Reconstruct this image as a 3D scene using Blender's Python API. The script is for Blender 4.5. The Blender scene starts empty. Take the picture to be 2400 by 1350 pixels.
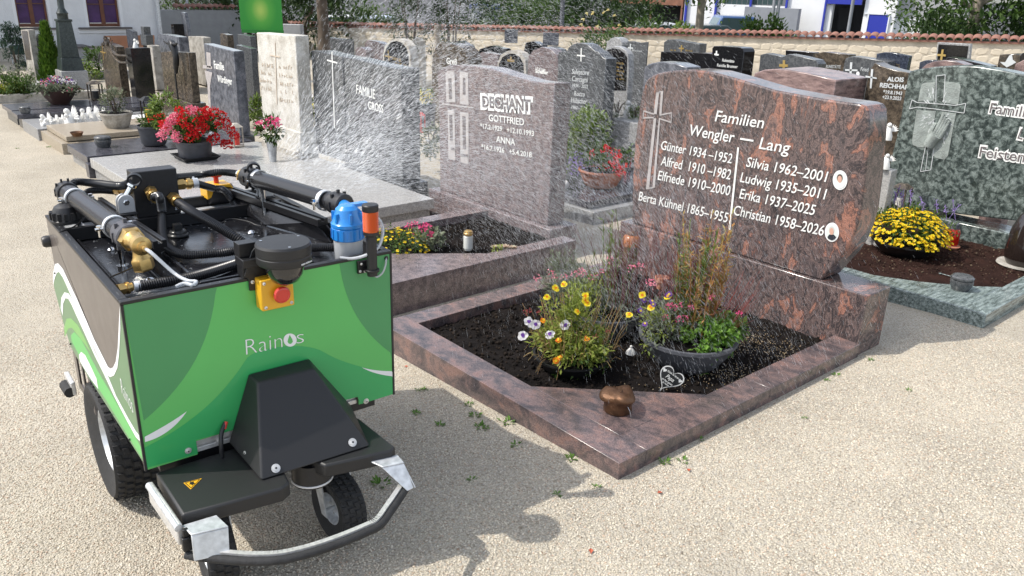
import bpy, bmesh, math, random
import numpy as np
from mathutils import Vector, Matrix, Euler, noise

random.seed(7)
S = bpy.context.scene
C = S.collection

# ------------------------------------------------------------------ camera
FPX = 1905.88                                   # focal length in photograph pixels (2400 wide)
YAW, PITCH, ROLL = (math.radians(a) for a in (49.0438, 20.4415, -1.7977))
CAM = Vector((0, 0, 1.9))
_f = Vector((math.cos(YAW) * math.cos(PITCH), math.sin(YAW) * math.cos(PITCH), -math.sin(PITCH)))
_r = Vector((math.sin(YAW), -math.cos(YAW), 0))
_d = _f.cross(_r)
RIGHT = _r * math.cos(ROLL) + _d * math.sin(ROLL)
DOWN = -_r * math.sin(ROLL) + _d * math.cos(ROLL)
FWD = _f
cam_data = bpy.data.cameras.new('camera')
cam_data.sensor_width = 36
cam_data.lens = FPX / 2400 * 36
cam_data.clip_end = 2000
cam_data.dof.use_dof = False
cam = bpy.data.objects.new('camera', cam_data)
C.objects.link(cam)
m = Matrix((RIGHT, -DOWN, -FWD)).transposed().to_4x4()
m.translation = CAM
cam.matrix_world = m
S.camera = cam

# ------------------------------------------------------------------ sky, sun, exposure
SUN_TO = Vector((-.64, .40, 1.0)).normalized()  # towards the sun
world = bpy.data.worlds.new('World')
S.world = world
world.use_nodes = True
wn = world.node_tree
sky = wn.nodes.new('ShaderNodeTexSky')
sky.sky_type = 'NISHITA'
sky.sun_disc = False
sky.sun_elevation = math.asin(SUN_TO.z)
sky.sun_rotation = math.atan2(SUN_TO.x, SUN_TO.y)
sky.air_density = 1.0
sky.dust_density = 1.6
sky.ozone_density = 1.0
veil = wn.nodes.new('ShaderNodeHueSaturation')   # thin bright summer cloud takes the blue out of the sky light
veil.inputs['Saturation'].default_value = .5
wn.links.new(sky.outputs[0], veil.inputs['Color'])
wn.links.new(veil.outputs[0], wn.nodes['Background'].inputs[0])
wn.nodes['Background'].inputs[1].default_value = 0.15
sun_data = bpy.data.lights.new('sun', 'SUN')
sun_data.energy = 2.3
sun_data.angle = math.radians(0.5)
sun_data.color = (1.0, .95, .87)
sun = bpy.data.objects.new('sun', sun_data)
C.objects.link(sun)
sun.rotation_euler = SUN_TO.to_track_quat('Z', 'Y').to_euler()
sun.location = (0, 0, 30)
S.view_settings.view_transform = 'Standard'
S.view_settings.look = 'None'
S.view_settings.exposure = 0.9
S.view_settings.gamma = 1
S.view_settings.use_curve_mapping = False
S.render.engine = 'CYCLES'
S.cycles.max_bounces = 6
S.cycles.transparent_max_bounces = 16
S.cycles.use_denoising = True

# ------------------------------------------------------------------ measuring helpers (photograph pixel -> point on a real plane)
def ray(x, y):
    return (RIGHT * ((x - 1200) / FPX) + DOWN * ((y - 675) / FPX) + FWD)
def gz(X, Y):                                    # the ground falls slightly away from the camera
    return -0.04 * min(max(Y - 1.9, 0), 3.75)
def PZ(x, y, z):
    d = ray(x, y)
    return CAM + d * ((z - CAM.z) / d.z)
def G(x, y, dz=0.0):
    z = 0
    for _ in range(6):
        p = PZ(x, y, z + dz)
        z = gz(p.x, p.y)
    return p
def PX(x, y, X):
    d = ray(x, y)
    return CAM + d * ((X - CAM.x) / d.x)
def PY(x, y, Y):
    d = ray(x, y)
    return CAM + d * ((Y - CAM.y) / d.y)
def on_ray(x, y, c, front):
    d = ray(x, y).normalized(); return CAM + d * ((Vector(c) - CAM).dot(d) - front)
def depth(p):
    return (Vector(p) - CAM).dot(FWD)

# ------------------------------------------------------------------ object helpers
ORIGIN = {}
def tag(o, label=None, cat=None, group=None, kind=None):
    if label: o['label'] = label
    if cat: o['category'] = cat
    if group: o['group'] = group
    if kind: o['kind'] = kind
    return o
def thing(name, label, cat, loc=(0, 0, 0), rz=0.0, group=None):
    o = bpy.data.objects.new(name, None)
    C.objects.link(o)
    o.empty_display_size = .1
    o.location = loc
    o.rotation_euler = (0, 0, rz)
    ORIGIN[o.name] = Vector(loc)
    return tag(o, label, cat, group)
def copy_tree(o, parent=None):
    c = o.copy()
    C.objects.link(c)
    if parent: c.parent = parent
    for ch in [x for x in C.objects if x.parent == o]:
        copy_tree(ch, c)
    return c

class MB:
    """collects vertices and faces, links them as ONE mesh object"""
    def __init__(s): s.v = []; s.f = []; s.mi = []; s.cur = 0
    def add(s, vs, fs):
        n = len(s.v)
        s.v.extend(Vector(a) for a in vs)
        s.f.extend(tuple(i + n for i in f) for f in fs)
        s.mi.extend([s.cur] * len(fs))
        return s
    def box(s, a, b, M=None):
        (x0, y0, z0), (x1, y1, z1) = a, b
        vs = [Vector(p) for p in ((x0, y0, z0), (x1, y0, z0), (x1, y1, z0), (x0, y1, z0), (x0, y0, z1), (x1, y0, z1), (x1, y1, z1), (x0, y1, z1))]
        if M is not None: vs = [M @ v for v in vs]
        return s.add(vs, [(0, 3, 2, 1), (4, 5, 6, 7), (0, 1, 5, 4), (1, 2, 6, 5), (2, 3, 7, 6), (3, 0, 4, 7)])
    def cbox(s, c, size, M=None):
        c = Vector(c); h = Vector(size) / 2
        if M is None: return s.box(c - h, c + h)
        return s.box(-h, h, Matrix.Translation(c) @ M.to_4x4())
    def prism(s, poly, off, cap=True):
        """closed polygon (3-D points) swept by the vector off"""
        n = len(poly); off = Vector(off)
        vs = [Vector(p) for p in poly] + [Vector(p) + off for p in poly]
        fs = [(i, (i + 1) % n, n + (i + 1) % n, n + i) for i in range(n)]
        if cap: fs += [tuple(range(n - 1, -1, -1)), tuple(range(n, 2 * n))]
        return s.add(vs, fs)
    def tube(s, pts, r, n=8, caps=True):
        pts = [Vector(p) for p in pts]
        rr = r if isinstance(r, (list, tuple)) else [r] * len(pts)
        vs = []; fs = []
        t = (pts[1] - pts[0]).normalized()
        a = t.orthogonal().normalized()
        for i, p in enumerate(pts):
            if i == 0: t2 = pts[1] - pts[0]
            elif i == len(pts) - 1: t2 = pts[-1] - pts[-2]
            else: t2 = pts[i + 1] - pts[i - 1]
            t2 = t2.normalized() if t2.length > 1e-9 else t
            a = (a - t2 * a.dot(t2))
            a = a.normalized() if a.length > 1e-6 else t2.orthogonal().normalized()
            b = t2.cross(a); t = t2
            for k in range(n):
                an = 2 * math.pi * k / n
                vs.append(p + (a * math.cos(an) + b * math.sin(an)) * rr[i])
        for i in range(len(pts) - 1):
            for k in range(n):
                fs.append((i * n + k, i * n + (k + 1) % n, (i + 1) * n + (k + 1) % n, (i + 1) * n + k))
        if caps:
            fs.append(tuple(range(n - 1, -1, -1)))
            fs.append(tuple(range((len(pts) - 1) * n, len(pts) * n)))
        return s.add(vs, fs)
    def cyl(s, a, b, r, r2=None, n=16):
        return s.tube([a, b], [r, r if r2 is None else r2], n)
    def lathe(s, prof, c=(0, 0, 0), n=24, axis=None, sx=1.0, sy=1.0, closed=False):
        """profile [(r, z)] turned about z (or about axis) at c"""
        c = Vector(c); vs = []; fs = []
        Q = Matrix.Identity(3) if axis is None else Vector(axis).normalized().to_track_quat('Z', 'Y').to_matrix()
        for r, z in prof:
            for k in range(n):
                an = 2 * math.pi * k / n
                vs.append(c + Q @ Vector((r * math.cos(an) * sx, r * math.sin(an) * sy, z)))
        m = len(prof)
        for i in range(m - 1 + (1 if closed else 0)):
            j = (i + 1) % m
            for k in range(n):
                fs.append((i * n + k, i * n + (k + 1) % n, j * n + (k + 1) % n, j * n + k))
        if not closed:
            if prof[0][0] > 1e-6: fs.append(tuple(range(n - 1, -1, -1)))
            if prof[-1][0] > 1e-6: fs.append(tuple(range((m - 1) * n, m * n)))
        return s.add(vs, fs)
    def ball(s, c, r, n=10, m=6, M=None):
        r = (r, r, r) if not isinstance(r, (tuple, list)) else r
        vs = []; fs = []; c = Vector(c)
        for i in range(m + 1):
            th = math.pi * i / m
            for k in range(n):
                an = 2 * math.pi * k / n
                p = Vector((r[0] * math.sin(th) * math.cos(an), r[1] * math.sin(th) * math.sin(an), r[2] * math.cos(th)))
                vs.append(c + (M @ p if M is not None else p))
        for i in range(m):
            for k in range(n):
                fs.append(((i + 1) * n + k, (i + 1) * n + (k + 1) % n, i * n + (k + 1) % n, i * n + k))
        return s.add(vs, fs)
    def build(s, name, mat, parent=None, smooth=None, bevel=0, seg=2, local=False, label=None, kind=None, weld=False):
        off = Vector((0, 0, 0))
        if parent is not None and not local:
            q = parent
            while q.parent: q = q.parent
            off = ORIGIN.get(q.name, Vector((0, 0, 0)))
        me = bpy.data.meshes.new(name)
        me.from_pydata([(v - off)[:] for v in s.v], [], s.f)
        mats = mat if isinstance(mat, (list, tuple)) else [mat]
        for mm in mats: me.materials.append(mm)
        if len(mats) > 1: me.polygons.foreach_set('material_index', s.mi)
        bm = bmesh.new(); bm.from_mesh(me)
        if weld: bmesh.ops.remove_doubles(bm, verts=bm.verts, dist=1e-5)
        if weld or len(s.f) < 4000: bmesh.ops.recalc_face_normals(bm, faces=bm.faces)
        bm.to_mesh(me); bm.free()
        if smooth:
            me.polygons.foreach_set('use_smooth', [True] * len(me.polygons))
            me.set_sharp_from_angle(angle=math.radians(smooth))
        o = bpy.data.objects.new(name, me)
        C.objects.link(o)
        if parent is not None: o.parent = parent
        if bevel:
            b = o.modifiers.new('bevel', 'BEVEL')
            b.width = bevel; b.segments = seg; b.limit_method = 'ANGLE'; b.angle_limit = math.radians(35)
            if hasattr(b, 'harden_normals'): b.harden_normals = False
            me.polygons.foreach_set('use_smooth', [True] * len(me.polygons))
            me.set_sharp_from_angle(angle=math.radians(32))
        if label: o['label'] = label
        if kind: o['kind'] = kind
        return o

def smooth_path(pts, n=8):
    """Catmull-Rom through pts"""
    pts = [Vector(p) for p in pts]
    P = [pts[0] * 2 - pts[1]] + pts + [pts[-1] * 2 - pts[-2]]
    out = []
    for i in range(1, len(P) - 2):
        for k in range(n):
            t = k / n
            a, b, c, d = P[i - 1], P[i], P[i + 1], P[i + 2]
            out.append(.5 * ((2 * b) + (c - a) * t + (2 * a - 5 * b + 4 * c - d) * t * t + (3 * b - a - 3 * c + d) * t ** 3))
    out.append(pts[-1])
    return out

# ------------------------------------------------------------------ materials
MAT = {}
def new_mat(name):
    mt = bpy.data.materials.new(name); mt.use_nodes = True
    nt = mt.node_tree
    return mt, nt, nt.nodes['Principled BSDF']
def rgb(c): return (c[0], c[1], c[2], 1)
def plain(name, col, rough=.5, metal=0, spec=.5, trans=0, bump=0, bscale=200, var=0, coat=0):
    if name in MAT: return MAT[name]
    mt, nt, b = new_mat(name)
    b.inputs['Base Color'].default_value = rgb(col)
    b.inputs['Roughness'].default_value = rough
    b.inputs['Metallic'].default_value = metal
    b.inputs['Specular IOR Level'].default_value = spec
    b.inputs['Transmission Weight'].default_value = trans
    b.inputs['Coat Weight'].default_value = coat
    if bump or var:
        tc = nt.nodes.new('ShaderNodeTexCoord')
        nz = nt.nodes.new('ShaderNodeTexNoise'); nz.inputs['Scale'].default_value = bscale
        nz.inputs['Detail'].default_value = 6
        nt.links.new(tc.outputs['Object'], nz.inputs['Vector'])
        if bump:
            bp = nt.nodes.new('ShaderNodeBump'); bp.inputs['Strength'].default_value = bump; bp.inputs['Distance'].default_value = .01
            nt.links.new(nz.outputs['Fac'], bp.inputs['Height']); nt.links.new(bp.outputs['Normal'], b.inputs['Normal'])
        if var:
            nz2 = nt.nodes.new('ShaderNodeTexNoise'); nz2.inputs['Scale'].default_value = bscale * .13; nz2.inputs['Detail'].default_value = 5
            nt.links.new(tc.outputs['Object'], nz2.inputs['Vector'])
            mx = nt.nodes.new('ShaderNodeMix'); mx.data_type = 'RGBA'
            mx.inputs['A'].default_value = rgb([c * (1 - var) for c in col]); mx.inputs['B'].default_value = rgb([min(1, c * (1 + var)) for c in col])
            rp = nt.nodes.new('ShaderNodeMapRange'); rp.inputs['From Min'].default_value = .3; rp.inputs['From Max'].default_value = .7
            nt.links.new(nz2.outputs['Fac'], rp.inputs['Value'])
            nt.links.new(rp.outputs[0], mx.inputs['Factor']); nt.links.new(mx.outputs['Result'], b.inputs['Base Color'])
            rr = nt.nodes.new('ShaderNodeMapRange'); rr.inputs['To Min'].default_value = max(.02, rough - .1); rr.inputs['To Max'].default_value = min(1, rough + .12)
            nt.links.new(nz2.outputs['Fac'], rr.inputs['Value']); nt.links.new(rr.outputs[0], b.inputs['Roughness'])
    MAT[name] = mt
    return mt
def ramp(nt, stops, interp='LINEAR'):
    r = nt.nodes.new('ShaderNodeValToRGB'); r.color_ramp.interpolation = interp
    el = r.color_ramp.elements
    while len(el) > 1: el.remove(el[-1])
    el[0].position = stops[0][0]; el[0].color = rgb(stops[0][1])
    for p, c in stops[1:]:
        e = el.new(p); e.color = rgb(c)
    return r
def island(name, cols, rough=.5, translucent=0.0, spec=.3):
    """colour picked per loose piece (leaf, petal, pebble)"""
    if name in MAT: return MAT[name]
    mt, nt, b = new_mat(name)
    g = nt.nodes.new('ShaderNodeNewGeometry')
    r = ramp(nt, [(i / max(1, len(cols) - 1), c) for i, c in enumerate(cols)])
    nt.links.new(g.outputs['Random Per Island'], r.inputs['Fac'])
    nt.links.new(r.outputs['Color'], b.inputs['Base Color'])
    b.inputs['Roughness'].default_value = rough
    b.inputs['Specular IOR Level'].default_value = spec
    if translucent:
        tl = nt.nodes.new('ShaderNodeBsdfTranslucent'); nt.links.new(r.outputs['Color'], tl.inputs['Color'])
        ms = nt.nodes.new('ShaderNodeMixShader'); ms.inputs[0].default_value = translucent
        nt.links.new(b.outputs[0], ms.inputs[1]); nt.links.new(tl.outputs[0], ms.inputs[2])
        nt.links.new(ms.outputs[0], nt.nodes['Material Output'].inputs['Surface'])
    MAT[name] = mt
    return mt
def granite(name, stops, scale=40, warp=0.0, wscale=3, stretch=(1, 1, 1), speck=.5, sscale=420, rough=.14, detail=8, rot=(0, 0, 0), spec=.5, dark=(.02, .02, .02), dist=0.0):
    """polished stone: veins or clouds (stops over noise) + crystals"""
    if name in MAT: return MAT[name]
    mt, nt, b = new_mat(name)
    L = nt.links.new
    tc = nt.nodes.new('ShaderNodeTexCoord')
    mp = nt.nodes.new('ShaderNodeMapping'); mp.inputs['Scale'].default_value = stretch; mp.inputs['Rotation'].default_value = rot
    L(tc.outputs['Object'], mp.inputs['Vector'])
    vec = mp.outputs[0]
    if warp:
        wz = nt.nodes.new('ShaderNodeTexNoise'); wz.inputs['Scale'].default_value = wscale; wz.inputs['Detail'].default_value = 4
        L(mp.outputs[0], wz.inputs['Vector'])
        sc = nt.nodes.new('ShaderNodeVectorMath'); sc.operation = 'SCALE'; sc.inputs['Scale'].default_value = warp
        L(wz.outputs['Color'], sc.inputs[0])
        ad = nt.nodes.new('ShaderNodeVectorMath'); ad.operation = 'ADD'
        L(mp.outputs[0], ad.inputs[0]); L(sc.outputs[0], ad.inputs[1]); vec = ad.outputs[0]
    nz = nt.nodes.new('ShaderNodeTexNoise'); nz.inputs['Scale'].default_value = scale; nz.inputs['Detail'].default_value = detail
    nz.inputs['Roughness'].default_value = .62; nz.inputs['Distortion'].default_value = dist
    L(vec, nz.inputs['Vector'])
    r = ramp(nt, stops); L(nz.outputs['Fac'], r.inputs['Fac'])
    vo = nt.nodes.new('ShaderNodeTexVoronoi'); vo.inputs['Scale'].default_value = sscale; L(tc.outputs['Object'], vo.inputs['Vector'])
    sp = nt.nodes.new('ShaderNodeSeparateColor'); L(vo.outputs['Color'], sp.inputs[0])
    mr = nt.nodes.new('ShaderNodeMapRange'); mr.inputs['To Min'].default_value = 1 - speck; mr.inputs['To Max'].default_value = 1 + speck
    L(sp.outputs[0], mr.inputs['Value'])
    mul = nt.nodes.new('ShaderNodeVectorMath'); mul.operation = 'SCALE'
    L(r.outputs['Color'], mul.inputs[0]); L(mr.outputs[0], mul.inputs['Scale'])
    L(mul.outputs[0], b.inputs['Base Color'])
    dz = nt.nodes.new('ShaderNodeTexNoise'); dz.inputs['Scale'].default_value = 9; dz.inputs['Detail'].default_value = 5
    L(tc.outputs['Object'], dz.inputs['Vector'])
    rr = nt.nodes.new('ShaderNodeMapRange'); rr.inputs['To Min'].default_value = rough * .7; rr.inputs['To Max'].default_value = rough * 1.5
    L(dz.outputs['Fac'], rr.inputs['Value']); L(rr.outputs[0], b.inputs['Roughness'])
    b.inputs['Specular IOR Level'].default_value = spec
    MAT[name] = mt
    return mt

M_red = granite('paradiso_granite', [(.28, (.024, .024, .028)), (.38, (.085, .068, .068)), (.44, (.15, .108, .10)), (.475, (.034, .031, .034)), (.52, (.165, .118, .108)), (.555, (.062, .050, .052)), (.60, (.30, .145, .105)), (.645, (.20, .125, .108)), (.70, (.07, .055, .056)), (.80, (.16, .11, .10))],
                scale=4.6, warp=.8, wscale=1.5, stretch=(1, 2.0, .8), speck=.5, sscale=330, rough=.12, rot=(.3, 0, 0))
M_redkerb = granite('paradiso_granite_kerb', [(.30, (.045, .042, .048)), (.45, (.10, .078, .078)), (.56, (.165, .115, .108)), (.66, (.215, .13, .112)), (.78, (.13, .10, .095))],
                    scale=9, warp=.35, wscale=4, stretch=(1.6, 1, 1.3), speck=.4, sscale=360, rough=.16)
M_mauve = granite('mauve_granite', [(.3, (.08, .066, .07)), (.5, (.155, .125, .126)), (.62, (.21, .165, .16)), (.75, (.12, .10, .104))], scale=22, warp=.1, speck=.5, sscale=300, rough=.2)
M_green = granite('green_granite', [(.34, (.020, .028, .026)), (.46, (.05, .064, .060)), (.55, (.125, .152, .14)), (.67, (.215, .25, .235))], scale=24, warp=.08, wscale=9, speck=.3, sscale=300, rough=.16, dist=.5)
M_greenkerb = granite('green_granite_kerb', [(.36, (.07, .09, .085)), (.5, (.17, .21, .20)), (.62, (.28, .33, .32))], scale=10, stretch=(1, 5, 6), rot=(0, 0, .4), speck=.35, sscale=300, rough=.2)
M_slate = granite('blue_grey_granite', [(.35, (.06, .064, .075)), (.5, (.115, .12, .138)), (.65, (.185, .19, .21))], scale=14, speck=.4, rough=.16)
M_grey = granite('grey_granite', [(.35, (.16, .16, .165)), (.5, (.26, .26, .26)), (.65, (.36, .36, .35))], scale=60, speck=.45, sscale=260, rough=.3)
M_pale = granite('pale_granite', [(.35, (.28, .28, .275)), (.5, (.36, .355, .345)), (.65, (.42, .41, .39))], scale=70, speck=.3, sscale=260, rough=.24)
M_dkgrey = granite('dark_grey_granite', [(.35, (.045, .048, .052)), (.5, (.08, .084, .088)), (.65, (.12, .124, .126))], scale=40, speck=.4, rough=.22)
M_black = granite('black_granite', [(.4, (.006, .006, .007)), (.6, (.014, .014, .015))], scale=60, speck=.3, rough=.08)
M_dkslab = granite('dark_violet_granite', [(.35, (.03, .03, .037)), (.5, (.06, .06, .072)), (.65, (.11, .105, .12))], scale=18, stretch=(1, 3, 1), speck=.4, rough=.15)
M_tan = granite('tan_granite', [(.35, (.24, .20, .15)), (.5, (.33, .28, .21)), (.65, (.42, .36, .28))], scale=90, speck=.4, sscale=300, rough=.3)
M_brownst = granite('brown_granite', [(.35, (.03, .025, .02)), (.5, (.075, .06, .045)), (.65, (.14, .11, .08))], scale=26, speck=.5, rough=.16)
M_white = granite('white_limestone', [(.3, (.38, .35, .30)), (.5, (.54, .52, .47)), (.7, (.62, .60, .56))], scale=9, speck=.2, sscale=160, rough=.75, spec=.25)
M_weath = granite('weathered_limestone', [(.3, (.20, .18, .155)), (.5, (.36, .34, .30)), (.7, (.50, .47, .43))], scale=9, speck=.2, sscale=160, rough=.8, spec=.2)
M_redst = granite('reddish_granite', [(.35, (.10, .07, .07)), (.5, (.22, .15, .14)), (.65, (.30, .21, .19))], scale=7, stretch=(1, 1, 4), rot=(.6, 0, 0), speck=.45, rough=.2)
M_star = granite('star_granite', [(.40, (.018, .022, .035)), (.60, (.05, .06, .085)), (.70, (.10, .12, .16)), (.72, (.4, .45, .5))], scale=45, speck=.5, rough=.12)
M_frost = plain('frosted_carving', (.40, .37, .36), .85, bump=.5, bscale=160, var=.12)
M_frostg = plain('frosted_carving_green', (.27, .30, .28), .85, bump=.9, bscale=120, var=.25)
M_letter = plain('white_lettering', (.76, .76, .73), .6, var=.09, bscale=220)
M_letterg = plain('pale_lettering', (.55, .57, .57), .6)
M_gold = plain('gold_lettering', (.52, .36, .12), .35, metal=.6)
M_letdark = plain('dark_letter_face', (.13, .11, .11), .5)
M_blackmt = plain('black_powder_coat', (.012, .012, .013), .38, bump=.06, bscale=900, var=.25)
M_blackpl = plain('black_plastic', (.016, .016, .018), .42, bump=.05, bscale=700, var=.2)
M_rubber = plain('tyre_rubber', (.022, .022, .023), .75, bump=.3, bscale=260, var=.35)
M_alu = plain('brushed_aluminium', (.66, .65, .63), .4, metal=.55, bump=.04, bscale=500, var=.12)
M_galv = plain('galvanised_steel', (.58, .60, .62), .45, metal=.55, bump=.06, bscale=300, var=.2)
M_chrome = plain('chrome', (.72, .72, .72), .12, metal=1)
M_brass = plain('brass', (.62, .42, .16), .3, metal=.9, bump=.1, bscale=300, var=.18)
M_bronze = plain('bronze', (.13, .066, .034), .42, metal=.6, bump=.25, bscale=140, var=.35)
M_stone_white = plain('white_figurine', (.74, .73, .70), .7, var=.08, bscale=120)
M_pot = plain('grey_planter_plastic', (.055, .058, .068), .5, bump=.1, bscale=150, var=.2)
M_potblk = plain('black_planter', (.013, .013, .014), .4, var=.2, bscale=120)
M_terra = plain('terracotta', (.42, .17, .10), .8, bump=.2, bscale=160, var=.2)

# ================================================================== GROUND
def gravel_material(name='gravel', dark=1.0):
    mt, nt, b = new_mat(name)
    L = nt.links.new
    tc = nt.nodes.new('ShaderNodeTexCoord')
    vo = nt.nodes.new('ShaderNodeTexVoronoi'); vo.inputs['Scale'].default_value = 135; vo.inputs['Randomness'].default_value = 1
    L(tc.outputs['Object'], vo.inputs['Vector'])
    vo2 = nt.nodes.new('ShaderNodeTexVoronoi'); vo2.inputs['Scale'].default_value = 55; L(tc.outputs['Object'], vo2.inputs['Vector'])
    sp = nt.nodes.new('ShaderNodeSeparateColor'); L(vo.outputs['Color'], sp.inputs[0])
    r = ramp(nt, [(0, (.38, .315, .235)), (.08, (.52, .46, .365)), (.5, (.585, .525, .42)), (.8, (.63, .57, .465)), (.93, (.52, .48, .41)), (.985, (.68, .625, .53)), (1, (.43, .29, .20))])
    L(sp.outputs[0], r.inputs['Fac'])
    # darker tone between stones and large soft variation
    ed = nt.nodes.new('ShaderNodeMapRange'); ed.inputs['From Min'].default_value = .0; ed.inputs['From Max'].default_value = .9
    ed.inputs['To Min'].default_value = 1.08; ed.inputs['To Max'].default_value = .58
    L(vo.outputs['Distance'], ed.inputs['Value'])
    nz = nt.nodes.new('ShaderNodeTexNoise'); nz.inputs['Scale'].default_value = 1.3; nz.inputs['Detail'].default_value = 7; nz.inputs['Roughness'].default_value = .65
    L(tc.outputs['Object'], nz.inputs['Vector'])
    big = nt.nodes.new('ShaderNodeMapRange'); big.inputs['From Min'].default_value = .35; big.inputs['From Max'].default_value = .7
    big.inputs['To Min'].default_value = .84 * dark; big.inputs['To Max'].default_value = 1.08 * dark
    L(nz.outputs['Fac'], big.inputs['Value'])
    mm = nt.nodes.new('ShaderNodeMath'); mm.operation = 'MULTIPLY'
    L(ed.outputs[0], mm.inputs[0]); L(big.outputs[0], mm.inputs[1])
    sc = nt.nodes.new('ShaderNodeVectorMath'); sc.operation = 'SCALE'
    L(r.outputs['Color'], sc.inputs[0]); L(mm.outputs[0], sc.inputs['Scale'])
    L(sc.outputs[0], b.inputs['Base Color'])
    b.inputs['Roughness'].default_value = .95; b.inputs['Specular IOR Level'].default_value = .15
    inv = nt.nodes.new('ShaderNodeMath'); inv.operation = 'MULTIPLY_ADD'; inv.inputs[1].default_value = -1; inv.inputs[2].default_value = 1
    L(vo.outputs['Distance'], inv.inputs[0])
    ad = nt.nodes.new('ShaderNodeMath'); ad.operation = 'MULTIPLY_ADD'; ad.inputs[1].default_value = -.6
    L(vo2.outputs['Distance'], ad.inputs[0]); L(inv.outputs[0], ad.inputs[2])
    bp = nt.nodes.new('ShaderNodeBump'); bp.inputs['Strength'].default_value = .9; bp.inputs['Distance'].default_value = .006
    L(ad.outputs[0], bp.inputs['Height']); L(bp.outputs['Normal'], b.inputs['Normal'])
    return mt
M_gravel = gravel_material()
def sheet(name, rects, mat, dz=0, kind='structure', label=None):
    b = MB()
    for x0, y0, x1, y1 in rects:
        ys = sorted({y0, y1} | {y for y in (1.9, 5.65) if y0 < y < y1})
        for ya, yb in zip(ys, ys[1:]):
            b.add([(x0, ya, gz(0, ya) + dz), (x1, ya, gz(0, ya) + dz), (x1, yb, gz(0, yb) + dz), (x0, yb, gz(0, yb) + dz)], [(0, 1, 2, 3)])
    o = b.build(name, mat, weld=True)
    return tag(o, label, None, None, kind)


# loose pebbles on the near gravel: one countless mass scattered with geometry nodes
M_peb = island('pebbles', [(.44, .38, .295), (.57, .51, .405), (.62, .56, .455), (.66, .60, .495), (.53, .49, .41), (.47, .35, .26), (.61, .55, .45)], .9, spec=.2)
def pebble_field(name, rects, density, seed, size):
    b = MB()
    for x0, y0, x1, y1 in rects:
        ys = sorted({y0, y1} | {y for y in (1.9, 5.65) if y0 < y < y1})
        for ya, yb in zip(ys, ys[1:]):
            b.add([(x0, ya, gz(0, ya) + .001), (x1, ya, gz(0, ya) + .001), (x1, yb, gz(0, yb) + .001), (x0, yb, gz(0, yb) + .001)], [(0, 1, 2, 3)])
    o = b.build(name, M_peb); tag(o, None, None, None, 'stuff')
    ng = bpy.data.node_groups.new(name, 'GeometryNodeTree')
    ng.interface.new_socket('Geometry', in_out='INPUT', socket_type='NodeSocketGeometry')
    ng.interface.new_socket('Geometry', in_out='OUTPUT', socket_type='NodeSocketGeometry')
    N = ng.nodes.new; L = ng.links.new
    gi, go = N('NodeGroupInput'), N('NodeGroupOutput')
    dp = N('GeometryNodeDistributePointsOnFaces'); dp.inputs['Density'].default_value = density; dp.inputs['Seed'].default_value = seed
    ico = N('GeometryNodeMeshIcoSphere'); ico.inputs['Radius'].default_value = 1; ico.inputs['Subdivisions'].default_value = 1
    inst = N('GeometryNodeInstanceOnPoints')
    rv = N('FunctionNodeRandomValue'); rv.data_type = 'FLOAT_VECTOR'
    rv.inputs[0].default_value = (size * .55, size * .5, size * .3); rv.inputs[1].default_value = (size * 1.25, size, size * .75)
    rr = N('FunctionNodeRandomValue'); rr.data_type = 'FLOAT_VECTOR'
    rr.inputs[0].default_value = (-.6, -.6, 0); rr.inputs[1].default_value = (.6, .6, 6.28)
    rl = N('GeometryNodeRealizeInstances')
    sm = N('GeometryNodeSetMaterial'); sm.inputs['Material'].default_value = M_peb
    L(gi.outputs[0], dp.inputs['Mesh']); L(dp.outputs['Points'], inst.inputs['Points']); L(ico.outputs['Mesh'], inst.inputs['Instance'])
    L(rv.outputs[0], inst.inputs['Scale']); L(rr.outputs[0], inst.inputs['Rotation'])
    L(inst.outputs[0], rl.inputs[0]); L(rl.outputs[0], sm.inputs['Geometry']); L(sm.outputs[0], go.inputs[0])
    md = o.modifiers.new('scatter', 'NODES'); md.node_group = ng
    return o
pebble_field('gravel_pebbles', [(-.4, 2.5, 2.2, 5.2), (.5, 1.3, 2.2, 2.5), (2.2, .6, 3.6, 1.83), (3.6, 0.6, 5.2, 1.83), (2.24, 3.74, 4.3, 4.06)], 4200, 3, .0048)

# ================================================================== FAR BACKGROUND
FH = Vector((math.cos(YAW), math.sin(YAW), 0))
RH = Vector((math.sin(YAW), -math.cos(YAW), 0))
def V(px, py, dh):
    d = ray(px, py)
    return CAM + d * (dh / d.dot(FH))
def vpoly(px0, px1, pyt, pyb, dh, zb=None):
    a, b = V(px0, pyb, dh), V(px1, pyb, dh)
    za = V((px0 + px1) / 2, pyt, dh).z
    z0 = (a.z + b.z) / 2 if zb is None else zb
    return [Vector((a.x, a.y, z0)), Vector((b.x, b.y, z0)), Vector((b.x, b.y, za)), Vector((a.x, a.y, za))]
def vbox(b, px0, px1, pyt, pyb, dh, th, zb=None):
    return b.prism(vpoly(px0, px1, pyt, pyb, dh, zb), FH * th)

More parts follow.
